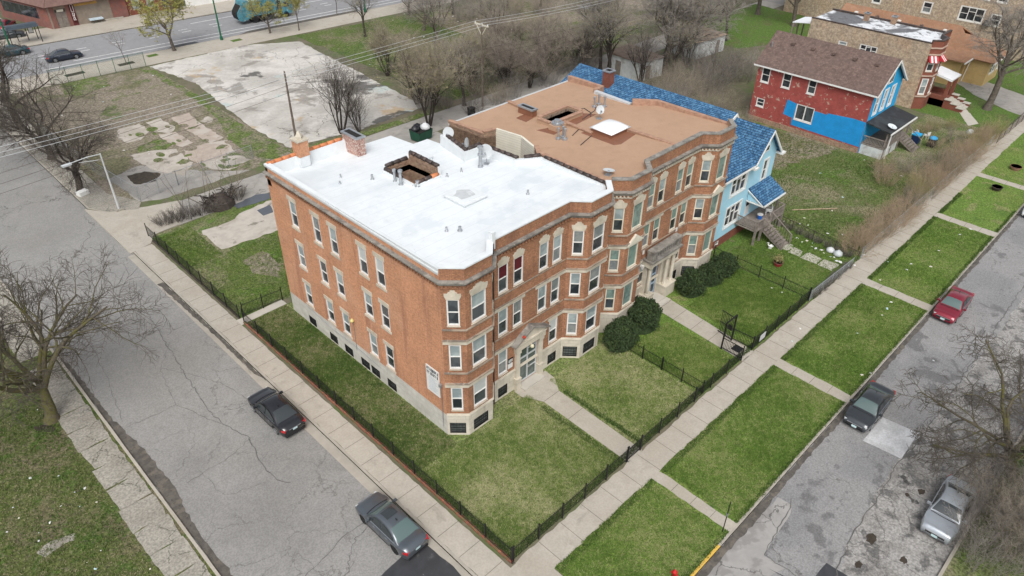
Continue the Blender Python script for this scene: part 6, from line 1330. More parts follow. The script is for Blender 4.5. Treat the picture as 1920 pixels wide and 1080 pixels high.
# grass tufts over the lawns
def vnoise(x, y, cell, rg):
    g_ = rg.uniform(-1, 1, (97, 89)); X, Y = x/cell, y/cell; i, j = np.floor(X).astype(int), np.floor(Y).astype(int); f, h = X-i, Y-j; f, h = f*f*(3-2*f), h*h*(3-2*h)
    G = lambda a, b: g_[a % 97, b % 89]
    return (G(i, j)*(1-f)+G(i+1, j)*f)*(1-h)+(G(i, j+1)*(1-f)+G(i+1, j+1)*f)*h
def tufts(n, regions, seed):
    rg = np.random.default_rng(seed); V = []; Cc = []
    for (x0, y0, x1, y1, share, h, pal) in regions:
        k = int(n*share); c = np.stack([rg.uniform(x0, x1, k), rg.uniform(y0, y1, k), np.full(k, .0)], 1)
        cl = 1.3*vnoise(c[:, 0], c[:, 1], 2.6, rg)+.9*vnoise(c[:, 0], c[:, 1], .3, rg)+rg.normal(0, .9, k)
        bad = np.zeros(k, bool)
        for px_, w_ in ((7.0, .9), (22.05, 1.05), (37.1, 1.1), (53.6, 1.1)): bad |= (np.abs(c[:, 0]-px_) < w_/2) & (c[:, 1] < -11.4)
        c[bad, 2] = -.25
        for b in range(3):
            a = rg.uniform(0, 6.28, k); w = rg.uniform(.012, .03, k); hh = h*rg.uniform(.5, 1.3, k)*(1+.3*np.clip(cl, -1, 1)); ln = rg.uniform(.03, .10, k)
            dx, dy = np.cos(a), np.sin(a); o = c+rg.normal(0, .03, (k, 3))*np.array([1, 1, 0])
            p0 = o+np.stack([-dy*w, dx*w, np.zeros(k)], 1); p1 = o-np.stack([-dy*w, dx*w, np.zeros(k)], 1); p2 = o+np.stack([dx*ln, dy*ln, hh], 1)
            V.append(np.stack([p0, p1, p2], 1))
            pal_ = np.array(pal); idx = np.clip(((cl+2)/4*len(pal)+rg.normal(0, .6, k)).astype(int), 0, len(pal)-1); col = pal_[idx]*rg.uniform(.75, 1.25, (k, 1)); Cc.append(np.repeat(np.concatenate([col, np.ones((k, 1))], 1), 3, 0))
    V = np.concatenate(V).reshape(-1, 3); Cc = np.concatenate(Cc); F = np.arange(len(V)).reshape(-1, 3)
    me = np_mesh('grass', [V], [F], [np.zeros(len(F))], [m_gblade], False); at_ = me.color_attributes.new('Col', 'FLOAT_COLOR', 'POINT'); at_.data.foreach_set('color', Cc.ravel())
    o = bpy.data.objects.new('grass', me); COL.objects.link(o); o['kind'] = 'stuff'; return o
vrg = ((.25, .255, .11), (.165, .225, .055), (.11, .19, .028), (.075, .145, .02)); dry = ((.36, .345, .19), (.275, .29, .125), (.185, .235, .065), (.10, .165, .03)); grn = ((.22, .24, .09), (.135, .195, .036), (.10, .165, .026), (.07, .13, .02)); edge = ((.05, .09, .016), (.045, .085, .014)); mixd = ((.22, .2, .11), (.12, .14, .045), (.075, .125, .02), (.06, .11, .02))
tufts(210000, ((-2.2, -11.9, 60, -11.5, .03, .1, edge), (-2.2, -17, 60, -16.7, .02, .1, edge), (-3.5, -9.45, 31, -9.1, .03, .12, edge), (-3.5, -9, -3.1, 19, .03, .12, edge), (8.35, -9.2, 8.7, -2.6, .005, .1, edge), (6.0, -9.2, 6.45, -2.6, .005, .1, edge), (-3.5, -9.4, 6.4, -1.1, .19, .09, dry), (8.5, -9.4, 15.1, -1.1, .10, .08, dry), (-3.5, -1.1, -.1, 19.8, .12, .10, mixd), (15.3, -9.4, 20.2, -3, .06, .08, grn), (23, -9.4, 30.9, -3, .10, .08, grn), (31.1, -9.4, 40, -1, .06, .08, grn),
      (-2.2, -16.9, 6.4, -11.5, .09, .08, vrg), (7.6, -16.9, 21.5, -11.5, .14, .08, vrg), (22.8, -16.9, 36.5, -11.5, .10, .08, vrg), (37.8, -16.9, 53, -11.5, .06, .08, vrg), (41, -9, 61, 14, .09, .12, mixd), (-3.5, 20.8, 7, 30.3, .04, .09, grn), (-3.5, 30.3, -.2, 37, .02, .09, grn), (-30, -8, -17.8, 22, .14, .09, mixd)), 5)
# ---------------------------------------------------------------- fences
def iron_fence(name, label, path, h=1.25, gap=2.15, group=None, base=None, skip=()):
    c = path[0]; t = thing(name, label, 'fence', (c[0], c[1], 0), group=group); q = MB()
    for i, (a, b) in enumerate(zip(path, path[1:])):
        F = Face(a, b); n = max(1, int(F.L/.125))
        for k in range(n+1): u = F.L*k/n; F.slab(q, u-.007, u+.007, .1, h-.02, -.007, .007)
        for z in (.2, h-.18): F.slab(q, 0, F.L, z, z+.03, -.012, .012)
        if base:
            bq = MB(); F.slab(bq, 0, F.L, -.05, .16, -.09, .09, 0); part('brick_edging', bq, base, t)
        m = max(1, round(F.L/gap))
        for k in range(m+(1 if i == len(path)-2 else 0)):
            p = MB(); u = F.L*k/m; F.slab(p, u-.032, u+.032, 0, h+.08, -.032, .032); F.slab(p, u-.042, u+.042, h+.08, h+.12, -.042, .042); part('post', p, m_black, t)
    part('picket_panel', q, m_black, t); return t
iron_fence('iron_fence', 'black iron picket fence with red brick edging along the left sidewalk', [(-3.68, 20.0), (-3.68, -9.6)], 1.25, 2.15, base=mat('brick_edging', (.36, .12, .07), .9, [(2, 4, .5, .6, (.13, .12, .05), .8)], brick=(.12, .22, (.24, .07, .045), (.1, .09, .06), .02)))
iron_fence('iron_fence', 'black iron picket fence around the rear yard by the alley', [(-3.62, 38.0), (-3.68, 20.75)], 1.25, 2.2)
iron_fence('iron_fence', 'short black iron fence beside the pale path at the rear of the side wall', [(-3.3, 20.8), (0, 20.55)], 1.25, 1.6)
iron_fence('iron_fence', 'black iron picket fence along the front of the corner lawn', [(-3.55, -9.6), (6.5, -9.6)], 1.25, 2.0)
iron_fence('iron_fence', 'black iron picket fence in front of the middle lawns up to the gate', [(7.95, -9.6), (20.3, -9.55)], 1.25, 2.0)
iron_fence('iron_fence', 'black iron picket fence along the lawn right of the tall open gate', [(21.9, -9.5), (30.9, -9.5)], 1.25, 1.7)
iron_fence('iron_fence', 'black iron dividing fence between the two brick buildings, meeting the dark yews', [(15.2, -9.5), (15.2, -2.6)], 1.15, 1.8)
iron_fence('iron_fence', 'black iron dividing fence beside the pale blue house lawn', [(31.0, -9.4), (31.0, -.4)], 1.15, 2.1)
gt_ = thing('iron_gate', 'black iron gate across the corner building path', 'gate', (6.55, -9.6, 0)); F = Face((6.55, -9.62), (7.9, -9.62)); q = MB()
for k in range(12): F.slab(q, .06+k*.113, .08+k*.113, .1, 1.2, -.01, .01)
for z in (.2, 1.1): F.slab(q, 0, F.L, z, z+.045, -.02, .02)
part('leaf', q, m_black, gt_)
for u in (0, F.L): q = MB(); F.slab(q, u-.04, u+.04, 0, 1.4, -.04, .04); part('post', q, m_black, gt_)
gt_ = thing('iron_gate', 'tall black iron gate standing open at the stone entrance path', 'gate', (21.5, -7.7, 0)); q = MB()
F = Face((21.85, -7.8), (21.95, -9.5))
for k in range(14): F.slab(q, .06+k*.12, .08+k*.12, .1, 1.2, -.01, .01)
for z in (.2, 1.1): F.slab(q, 0, F.L, z, z+.045, -.02, .02)
part('side_panel', q, m_black, gt_); q = MB()
F2 = Face((20.35, -7.8), (20.3, -9.5))
for k in range(14): F2.slab(q, .06+k*.12, .08+k*.12, .1, 1.2, -.01, .01)
for z in (.2, 1.1): F2.slab(q, 0, F2.L, z, z+.045, -.02, .02)
part('side_panel', q, m_black, gt_)
q = MB(); F = Face((20.4, -7.8), (21.8, -7.8))
for u in (0, F.L): F.slab(q, u-.05, u+.05, 0, 2.5, -.05, .05)
F.slab(q, 0, F.L, 2.42, 2.5, -.05, .05); part('frame', q, m_black, gt_)
q = MB(); F = Face((21.75, -7.75), (21.95, -6.5))
for k in range(9): F.slab(q, .06+k*.135, .09+k*.135, .1, 2.2, -.012, .012)
for z in (.15, 1.1, 2.15): F.slab(q, 0, F.L, z, z+.05, -.025, .025)
F.slab(q, .1, .42, .9, 1.35, -.03, .03); part('leaf', q, m_black, gt_)
q = MB(); q.box(20.9, -9.0, .02, 21.6, -8.3, .05); single('door_mat', q, m_black, 'black mat on the path inside the tall iron gate', 'mat', (20.9, -9, 0))
q = MB(); Face((22.7, -9.57), (23.5, -9.57)).slab(q, 0, .8, .45, 1.0, 0, .03); single('metal_plate', q, m_lampm, 'grey metal plate fixed to the front fence right of the tall gate', 'plate', (22.7, -9.5, 0))
def chain_fence(label, path, h=1.3, gap=2.6, m=None, mesh=True, slope=0):
    t = thing('chain_link_fence', label, 'fence', (path[0][0], path[0][1], 0)); q = MB(); w = MB(); m = m or m_metal
    for a, b in zip(path, path[1:]):
        F = Face(a, b); n = max(1, round(F.L/gap))
        for k in range(n+1): p = MB(); p.tube([F.pt(F.L*k/n, 0), F.pt(F.L*k/n, h+.08)], .035, 6); part('post', p, m, t)
        q.tube([F.pt(0, h), F.pt(F.L, h)], .025, 6)
        if mesh:
            s_ = .22
            for k in range(int((F.L+h)/s_)):
                u = k*s_
                for sg_ in (1, -1):
                    ua, ub = (u-h, u) if sg_ > 0 else (u, u-h)
                    va, vb = 0.03, h
                    if ua < 0: va = va+(0-ua)/(ub-ua)*(vb-va) if ub != ua else va; ua = 0
                    if ub > F.L: f = (F.L-ua)/(ub-ua); vb = va+f*(vb-va); ub = F.L
                    if ub < 0 and ua > 0: f = ua/(ua-ub); vb = va+f*(vb-va); ub = 0
                    if ua > F.L and ub < F.L: f = (ua-F.L)/(ua-ub); va = va+f*(vb-va); ua = F.L
                    if min(ua, ub) < -.01 or max(ua, ub) > F.L+.01: continue
                    w.tube([F.pt(ua, va), F.pt(ub, vb)], .006, 3, cap=False)
    part('top_rail', q, m, t); part('wire_mesh', w, m, t, uv=False)
chain_fence('rusty chain link fence between the pale blue house walk and the vacant lot', [(40.6, -.8), (39.6, -9.7)], 1.0, 2.2, m_tiled)
chain_fence('low chain link fence with dead vines along the pale blue house front lawn', [(31.0, -9.55), (38.3, -9.8)], 1.0, 2.0, m_metal)
chain_fence('chain link fence hidden in the bare hedge along the sidewalk', [(40.2, -9.75), (76, -9.85)], 1.2, 3.0)
chain_fence('dark chain link fence along the bungalow front lawn by the sidewalk', [(76.5, -10.2), (100, -10.4)], 1.5, 2.4, m_tiled)
chain_fence('chain link fence beside the alley mouth and gravel lot', [(-1.4, 45.0), (2.8, 45.8), (11.5, 46.2)], 1.6, 2.8)
chain_fence('chain link fence along the curbside of the dirt lot', [(-3.0, 70), (-2.6, 58), (-1.4, 45.4)], 1.4, 3)
chain_fence('chain link fence with dark posts between dirt lot and avenue sidewalk', [(15.6, 84.4), (3.3, 85.4)], 2.0, 1.9, m_gpole, mesh=True)
for i in range(9):
    plant_shrub(S_low, 'fence_weed', 31.6+i*.8, -9.62, '%s clump of dead weeds in the low fence, counted from the iron fence' % ORD[i], i, (.4, .3, .8), 'weeds in the low fence')
for i in range(8): plant_shrub(S_low, 'fence_weed', 40.5-i*.1, -1.8-i*1.0, '%s clump of dead weeds along the rusty fence, counted from the porch' % ORD[i], i, (.4, .55, .6), 'weeds along the rusty fence')

# ---------------------------------------------------------------- cars
def spl(xs, ys, x): # smooth interpolation
    x = np.asarray(x, float); i = np.clip(np.searchsorted(xs, x)-1, 0, len(xs)-2); xs = np.array(xs, float); ys = np.array(ys, float)
    d = np.gradient(ys, xs); h = xs[i+1]-xs[i]; t = np.clip((x-xs[i])/h, 0, 1); d0, d1 = d[i]*h, d[i+1]*h
    return (2*t**3-3*t**2+1)*ys[i]+(t**3-2*t**2+t)*d0+(-2*t**3+3*t**2)*ys[i+1]+(t**3-t**2)*d1
def car(label, x, y, rz, body, glass=None, rim=None, L=4.8, W=1.84, H=1.45, z=-.12, sunroof=False, grp=None, old=False, cat='car', roofx=(-1.72, -.80, -.30, .15, .48, 1.18)):
    t = thing('sedan_car', label, cat, (x, y, z), rz, grp, world=False); glass = glass or m_cglass; rim = rim or m_rim
    hl, hw = L/2, W/2; xf, xr = hl-.92, -hl+1.02; RT, RA = .325, .395
    xs = np.unique(np.concatenate([np.linspace(-hl, hl, 57), xf+RA*np.cos(np.linspace(0, np.pi, 11)), xr+RA*np.cos(np.linspace(0, np.pi, 11))]))
    def wid(x): s = np.abs(2*x/L); return hw*(1-.03*s**2-.17*s**8)
    def zb(x):
        b = .20+.10*np.abs(2*x/L)**6
        for a in (xf, xr):
            d = RA**2-(x-a)**2
            if d > 0: b = max(b, RT+math.sqrt(d))
        return b
    ze = (lambda x: spl([-hl, -hl+.25, -1.7, 0, 1.15, hl-.6, hl-.12, hl], [.80, .93, .93, .90, .90, .80, .70, .58], x)) if not old else (lambda x: spl([-hl, -hl+.12, -1.6, 0, 1.0, hl-.4, hl-.08, hl], [.84, .93, .93, .90, .90, .80, .74, .62], x))
    zc = lambda x: ze(x)+.055*np.clip(1.0-np.abs(2*x/L)**10, 0, 1)+.02
    V = []; R = 9
    for q in xs:
        w, b, e, c = wid(q), zb(q), float(ze(q)), float(zc(q)); b = min(b, e-.12)
        m1 = max(b+.03, .52)
        row = [(w*.94, b), (w*.99, (b+m1)/2), (w, m1), (w*.985, (m1+e)/2+.04), (w*.955, e-.035), (w*.90, e+.012), (w*.62, c-.018), (w*.32, c-.004), (0, c)]
        V += [(q, a, h) for a, h in row]+[(q, -a, h) for a, h in row[-2::-1]]
    K = 2*R-1; f = []
    for i in range(len(xs)-1):
        for j in range(K-1): f.append((i*K+j, i*K+j+1, (i+1)*K+j+1, (i+1)*K+j))
    f.append(tuple(range(K))[::-1]); f.append(tuple((len(xs)-1)*K+j for j in range(K)))
    q = MB(); q.faces(V, f)
    # greenhouse
    xD, xC1, xC, xB, xB1, xA = roofx; xg = np.linspace(xD, xA, 41); zr = lambda x: spl(roofx, [.93, H-.10, H-.005, H, H-.06, .92], x)
    belt = .92; wb, wr = hw*.90, hw*.66
    yt = lambda z: wb+(wr-wb)*np.clip((z-belt)/(H-belt), 0, 1)**1.15
    V = []; rows = 11
    for x_ in xg:
        zt = max(float(zr(x_)), belt+.002); y_ = float(yt(zt)); c = .05*min(1, (zt-belt)/.3)
        pts = [(float(yt(belt)), belt-.05), (float(yt(belt+(zt-belt)*.5)), belt+(zt-belt)*.5), (y_+.012, zt-.05*min(1, (zt-belt)/.2)), (y_*.93, zt+c*.3), (y_*.5, zt+c*.85), (0, zt+c)]
        V += [(x_, a, b) for a, b in pts]+[(x_, -a, b) for a, b in pts[-2::-1]]
    f = []
    for i in range(len(xg)-1):
        for j in range(rows-1): f.append((i*rows+j, i*rows+j+1, (i+1)*rows+j+1, (i+1)*rows+j))
    q.faces(V, f); bd = part('body', q, body, t, True, uv=False)
    def top_patch(name, x0, x1, k, m, up=.016, nx=8, ny=8):
        p = MB(); V = []
        for a in np.linspace(x0, x1, nx+1):
            zt = float(zr(a)); y_ = float(yt(zt)); c = .05*min(1, (zt-belt)/.3)
            for s in np.linspace(-k, k, ny+1):
                s_ = abs(s); zz = zt+c*(1-.85*s_**2)+(.0 if s_ < .85 else -.012); V.append((a, s*y_, zz+up))
        p.faces(V, [(i*(ny+1)+j, (i+1)*(ny+1)+j, (i+1)*(ny+1)+j+1, i*(ny+1)+j+1) for i in range(nx) for j in range(ny)]); return part(name, p, m, t, True, uv=False)
    top_patch('windshield', xB1+.02, xA-.07, .90, glass); top_patch('rear_window', xD+.10, xC1-.02, .86, glass)
    if sunroof: top_patch('sunroof', -.28, .36, .62, m_cglass, .02)
    for sd in (1, -1):
        for x0, x1 in ((-1.22, -.20), (-.12, .86)):
            p = MB(); V = []; xx = np.linspace(x0, x1, 13); k = 0
            for a in xx:
                zt = min(float(zr(a))-.085, H-.10); zb_ = belt+.035; zt = max(zt, zb_+.012)
                for s in (0, .5, 1): h = zb_+(zt-zb_)*s; V.append((a, sd*(float(yt(h))+.02), h))
            p.faces(V, [((i*3+j, i*3+j+1, (i+1)*3+j+1, (i+1)*3+j) if sd < 0 else (i*3+j, (i+1)*3+j, (i+1)*3+j+1, i*3+j+1)) for i in range(12) for j in range(2)]); part('side_window', p, m_cglass, t, True, uv=False)
        p = MB(); p.tube([(a, sd*(float(yt(belt+.02))+.025), belt+.02) for a in np.linspace(-1.35, .98, 8)], .016, 5); part('window_trim', p, m_chrome, t, uv=False)
        p = MB(); p.obox((.82, sd*(hw+.08), .99), (1, 0), .07, .1, .065); p.obox((.85, sd*(hw-.03), .96), (1, 0), .04, .08, .025); part('mirror', p, body, t)
        for a in (xf, xr):
            w_ = MB(); n = 22; V = []; pr = [(RT-.02, -.11), (RT, -.08), (RT, .08), (RT-.02, .11), (.20, .115)]
            for r_, o_ in pr:
                for k in range(n): th = 2*math.pi*k/n; V.append((a+r_*math.cos(th), sd*(hw-.15+o_), RT+r_*math.sin(th)))
            w_.faces(V, [(i*n+k, i*n+(k+1) % n, (i+1)*n+(k+1) % n, (i+1)*n+k) for i in range(4) for k in range(n)]); wh = part('wheel', w_, m_tyre, t, uv=False)
            w_ = MB(); yo = sd*(hw-.15+.105)
            V = [(a+.215*math.cos(2*math.pi*k/n), yo, RT+.215*math.sin(2*math.pi*k/n)) for k in range(n)]; w_.poly(V, 1)
            for k in range(5):
                th = 2*math.pi*k/5; c, s = math.cos(th), math.sin(th); o = yo+sd*.012
                w_.poly([(a-.035*s, o, RT+.035*c), (a+.2*c-.03*s, o, RT+.2*s+.03*c), (a+.2*c+.03*s, o, RT+.2*s-.03*c), (a+.035*s, o, RT-.035*c)], 0)
            w_.tube([(a+.205*math.cos(2*math.pi*k/n), yo+sd*.008, RT+.205*math.sin(2*math.pi*k/n)) for k in range(n+1)], .02, 5, 0, cap=False); part('rim', w_, [rim, m_trim], wh, uv=False)
            w_ = MB(); V = [(a+RA*math.cos(math.pi*k/10), sd*(hw*.90), max(.2, RT+RA*math.sin(math.pi*k/10))) for k in range(11)]; w_.poly(V if sd < 0 else V[::-1]); part('wheel_arch', w_, m_dark, t, uv=False)
        p = MB(); xe = hl-.10; p.obox((hl-.235, sd*(hw*.68), .64), (1, sd*-.42), .16, .16, .055); part('headlight', p, m_hlamp, t)
        p = MB(); p.obox((-hl+.175, sd*(hw*.68), .78), (1, sd*.35), .14, .20, .065); part('taillight', p, m_tlamp, t)
        for a in (-.75, .35): p = MB(); p.obox((a, sd*(hw*.985+.005), .80), (1, 0), .09, .015, .015); part('door_handle', p, m_chrome if not old else m_trim, t)
    for sd in (1, -1):
        p = MB()
        for a in (.98, -.16, -1.12): p.tube([(a, sd*(hw*.985+.004), .34), (a-.02, sd*(hw+.004), .56), (a-.05, sd*(hw*.965+.004), .87)], .009, 4)
        p.tube([(xr+.45, sd*(hw*.99+.004), .33), (xf-.45, sd*(hw*.99+.004), .33)], .012, 4); part('door_seam', p, m_dark, t, uv=False)
    p = MB(); p.tube([(1.24, -.72, float(zc(1.24))-.012), (1.30, -.3, float(zc(1.3))+.008), (1.31, 0, float(zc(1.31))+.01), (1.30, .3, float(zc(1.3))+.008), (1.24, .72, float(zc(1.24))-.012)], .022, 5); part('wiper_cowl', p, m_trim, t, uv=False)
    p = MB(); p.obox((hl-.025, 0, .52), (1, 0), .035, .52, .075); p.obox((hl-.03, 0, .35), (1, 0), .03, .6, .05); part('grille', p, m_trim, t)
    p = MB(); p.obox((hl-.0, 0, .60), (1, 0), .025, .5, .022); part('grille_trim', p, m_chrome, t)
    p = MB(); p.obox((hl+.015, 0, .43), (1, 0), .012, .16, .075); part('licence_plate', p, m_plate, t)
    p = MB(); p.obox((-hl-.004, 0, .70), (1, 0), .014, .16, .075); part('licence_plate', p, m_plate, t)
    p = MB(); p.obox((-hl+.0, 0, .79), (1, 0), .02, .42, .018); part('boot_trim', p, m_chrome, t)
    p = MB(); p.obox((-hl+.05, 0, .32), (1, 0), .06, .7, .08); p.box(-hl+.5, -hw*.86, .19, hl-.5, hw*.86, .26); part('underbody', p, m_trim, t)
    p = MB(); p.obox((-.62, 0, H+.07), (1, 0), .07, .02, .035); part('antenna_fin', p, m_trim, t)
    return t
PB = paint('black_car_paint', (.012, .013, .016), .2, .2); PG = paint('grey_car_paint', (.10, .115, .13), .5); PD = paint('dark_grey_car_paint', (.045, .052, .058), .45); PR = paint('red_car_paint', (.24, .012, .03), .4); PS = paint('silver_car_paint', (.45, .485, .52), .55, .32); PW = paint('white_car_paint', (.72, .73, .74), .1); PN = paint('navy_car_paint', (.015, .022, .04), .3); PT = paint('teal_car_paint', (.02, .06, .075), .4)
H90 = math.pi/2
car('black sedan parked at the left kerb with silver wheels', -7.05, 9.35, H90+.015, PB, W=1.85)
car('grey sedan with dark sunroof parked at the left kerb near the corner', -7.02, -3.2, H90+.02, PG, m_cglass_sky, m_rimd, sunroof=True)
car('dark grey sedan facing the camera beside the pale road patch', 21.9, -18.35, math.pi+.02, PD, m_cglass_sky)
car('red sedan parked at the right kerb', 38.3, -18.2, math.pi+.02, PR, m_cglass_sky)
car('old silver sedan under bare branches on the far side of the street', 16.9, -25.25, math.pi+.03, PS, m_cglass, L=4.9, H=1.42, old=True)
car('white car at the right edge of the picture, mostly out of frame', 61.6, -18.3, math.pi, PW)
car('black sedan driving on the avenue past the fenced dirt lot', 8.4, 96.0, -.06, PN)
car('teal dark car on the avenue half hidden by the leftmost bare tree', 3.4, 103.2, math.pi-.07, PT)
car('dark car parked by the bus shelter', 5.6, 112.6, -.2, PD)
car('red car parked in the lot at the top left corner', 6.8, 118.4, .9, PR)
car('white car in the lot at the top left corner', 5.6, 121.5, .9, PW)

# ---------------------------------------------------------------- garbage truck
def truck():
    t = thing('garbage_truck', 'light blue garbage truck driving on the avenue', 'truck', (40.6, aven(40.6, 0)+6.3, -.1), -.065, world=False); tb = mat('truck_blue_paint', (.07, .22, .27), .7, [(1.1, 6, .50, .60, (.05, .15, .18), .8), (1.6, 6, .58, .66, (.26, .24, .2), .7), (.9, 5, .6, .68, (.3, .42, .45), .6)], var=.25)
    def ext(mb, prof, y0, y1, m=0):
        n = len(prof); a = [(x, y0, z) for x, z in prof]; b = [(x, y1, z) for x, z in prof]
        mb.poly(a, m); mb.poly(b[::-1], m)
        for i in range(n): mb.poly([a[i], b[i], b[(i+1) % n], a[(i+1) % n]], m)
    q = MB(); ext(q, [(-3.0, 1.15), (2.0, 1.15), (2.0, 3.1), (1.5, 3.45), (-2.6, 3.5), (-3.0, 3.2)], -1.22, 1.22); part('hopper_body', q, tb, t)
    q = MB(); q.box(-2.9, -1.1, 3.46, 1.4, 1.1, 3.56); part('roof_panel', q, mat('pale_truck_roof', (.36, .50, .52), .5, [(1, 5, .5, .62, (.2, .3, .32), .7)]), t)
    q = MB(); ext(q, [(-3.02, .95), (-4.3, .55), (-5.0, .8), (-5.2, 1.5), (-5.15, 2.0), (-4.3, 3.1), (-4.1, 3.65), (-3.02, 3.7)], -1.2, 1.2); tg = part('tailgate', q, tb, t)
    q = MB(); ext(q, [(-5.0, .95), (-5.21, 1.5), (-5.16, 2.02), (-4.32, 3.08), (-4.36, 3.12), (-5.22, 2.04), (-5.27, 1.5), (-5.06, .93)], -.95, .95); part('loading_mouth', q, m_dark, tg)
    q = MB()
    for k in range(6): q.box(-2.6+k*.85, -1.27, 1.2, -2.5+k*.85, 1.27, 3.2)
    islands('rib', q, mat('truck_rib_paint', (.035, .10, .12), .7, var=.2), t)
    q = MB()
    for k in range(5): q.box(-3.0+k*.95, -1.24, .62, -2.4+k*.95, -1.05, 1.13)
    islands('side_gear', q, m_trim, t)
    q = MB(); ext(q, [(2.75, .6), (4.7, .6), (4.72, 1.7), (4.5, 2.7), (2.75, 2.75)], -1.15, 1.15); cb_ = part('cab', q, tb, t)
    q = MB(); ext(q, [(4.68, 1.75), (4.36, 2.6), (4.38, 2.62), (4.7, 1.76)], -1.0, 1.0); part('windshield', q, m_cglass, cb_)
    for s in (-1, 1): q = MB(); q.box(3.2, s*1.16-.01, 1.7, 4.1, s*1.16+.01, 2.55); part('side_window', q, m_cglass, cb_)
    q = MB(); q.box(-4.2, -.5, .6, 4.2, .5, .95); part('chassis', q, m_trim, t)
    q = MB(); q.tube([(1.2, -1.0, .75), (2.0, -1.0, .75)], .3, 12); part('tank', q, m_metal, t)
    for x in (-2.2, -.95, 3.4):
        for s in (-1, 1):
            q = MB(); q.tube([(x, s*.75, .5), (x, s*1.15, .5)], .5, 18); w_ = part('wheel', q, m_tyre, t); q = MB(); q.tube([(x, s*1.15, .5), (x, s*1.17, .5)], .26, 14); part('rim', q, m_rimd, w_)
    q = MB(); q.box(1.9, -1.3, 1.0, 2.5, 1.3, 3.0); part('lift_arm', q, m_trim, t)
truck()

# ---------------------------------------------------------------- street furniture
t = thing('street_lamp', 'pale curved-arm street lamp on the sidewalk at the alley mouth', 'street lamp', (-3.6, 44.85, 0))
q = MB(); q.tube([(-3.6, 44.85, 0), (-3.6, 44.85, 5.95)], [.11, .065], 10); part('pole', q, m_lampm, t)
q = MB(); q.box(-3.95, 44.5, 0, -3.25, 45.2, .16); part('base', q, m_walkold, t)
q = MB(); q.tube([(-3.6, 44.85, 5.9), (-4.8, 44.75, 6.0), (-6.3, 44.6, 5.95)], .045, 7); q.tube([(-3.6, 44.85, 5.35), (-4.6, 44.75, 5.55), (-5.6, 44.65, 5.75)], .03, 6); part('arm', q, m_lampm, t)
q = MB(); q.obox((-6.65, 44.55, 5.9), (1, .1), .42, .16, .07); q.obox((-6.75, 44.54, 5.83), (1, .1), .28, .13, .04); part('lamp_head', q, m_dish, t)
def gpole(x, y, lab, arm):
    t = thing('street_lamp', lab, 'street lamp', (x, y, 0)); q = MB(); q.tube([(x, y, 0), (x, y, 9.5)], [.14, .08], 8); q.lathe((x, y, 0), [(.25, 0), (.22, .5), (.14, .7)], 10); part('pole', q, m_gpole, t)
    q = MB(); q.tube([(x, y, 9.3), (x+.2*arm, y+1.5*arm, 9.8), (x+.3*arm, y+2.6*arm, 9.8)], .05, 6); part('arm', q, m_gpole, t); q = MB(); q.obox((x+.3*arm, y+2.9*arm, 9.75), (0, 1), .4, .15, .08); part('lamp_head', q, m_dish, t)
gpole(29.4, 88.75, 'green lamp post on the near avenue kerb left of the garbage truck', 1); gpole(4.2, 103.9+2.6, 'green lamp post in front of the bus shelter', -1); gpole(55.5, 86.6, 'green lamp post among trees right of the willow', 1)
t = thing('bus_shelter', 'bus shelter with curved dark roof at the corner store', 'bus shelter', (7, 108.5, 0)); c0, dx_ = (4.6, 108.7), (1, -.075)
q = MB(); V = []
for i in range(9):
    a = i/8*math.pi; 
    for u in (0, 4.3): V.append((c0[0]+u, c0[1]-.075*u-.1+1.15*math.cos(a)-.6, 2.45+.42*math.sin(a)))
q.faces(V, [(2*i, 2*i+1, 2*i+3, 2*i+2) for i in range(8)]); q.faces([(a, b, c-.05) for a, b, c in V], [(2*i, 2*i+2, 2*i+3, 2*i+1) for i in range(8)]); part('roof', q, mat('shelter_roof', (.045, .06, .075), .3), t)
for u in (.1, 1.5, 2.9, 4.2):
    for o in (.45, -1.6):
        if o < 0 and u in (1.5, 2.9): continue
        q = MB(); q.box(c0[0]+u-.05, c0[1]+o-.05-.075*u, 0, c0[0]+u+.05, c0[1]+o+.05-.075*u, 2.5); part('post', q, m_trim, t)
q = MB(); q.obox((c0[0]+3.55, c0[1]+.2, 1.5), (1, -.075), .36, .03, .5); part('notice_frame', q, m_trim, t); q = MB(); q.obox((c0[0]+3.55, c0[1]+.165, 1.5), (1, -.075), .28, .01, .4); part('notice', q, m_white, t)
# utility poles and wires
def upole(x, y, h, lab, cross=True, rz=1.57):
    t = thing('utility_pole', lab, 'utility pole', (x, y, 0)); q = MB(); q.tube([(x, y, 0), (x, y, h)], [.14, .09], 8); part('pole', q, m_pole, t)
    if cross:
        q = MB(); q.obox((x-.0, y+.0, h-.25), (math.cos(rz), math.sin(rz)), 1.2, .06, .07); q.tube([(x, y, h-1.5), (x, y+.9, h-.3)], .04, 5); q.tube([(x, y, h-1.5), (x, y-.9, h-.3)], .04, 5); part('crossarm', q, m_cream, t)
        for k in (-1.1, -.1, 1.1): q = MB(); q.lathe((x+math.cos(rz)*k, y+math.sin(rz)*k, h-.18), [(.05, 0), (.06, .12), (.03, .2)], 8); part('insulator', q, m_white, t)
upole(40.4, 40.0, 10.5, 'wooden utility pole with pale crossarm behind the brown roof'); upole(17.6, 47.4, 8.1, 'plain leaning grey pole behind the chimney of the white roof', False); upole(-40, 41.5, 10.5, 'utility pole beyond the left edge of the picture'); upole(78.5, 36, 10.8, 'utility pole by the whitewashed garage')
def wire(lab, pts, r=.018, sag=.5, m=None):
    q = MB(); P = []
    for a, b in zip(pts, pts[1:]):
        a, b = np.array(a), np.array(b)
        for k in range(12): u = k/12; p = a+(b-a)*u; p[2] -= sag*4*u*(1-u); P.append(p)
    P.append(np.array(pts[-1], float)); q.tube(P, r, 4); single('power_line', q, m or m_lampm, lab, 'cable', tuple(pts[0]))
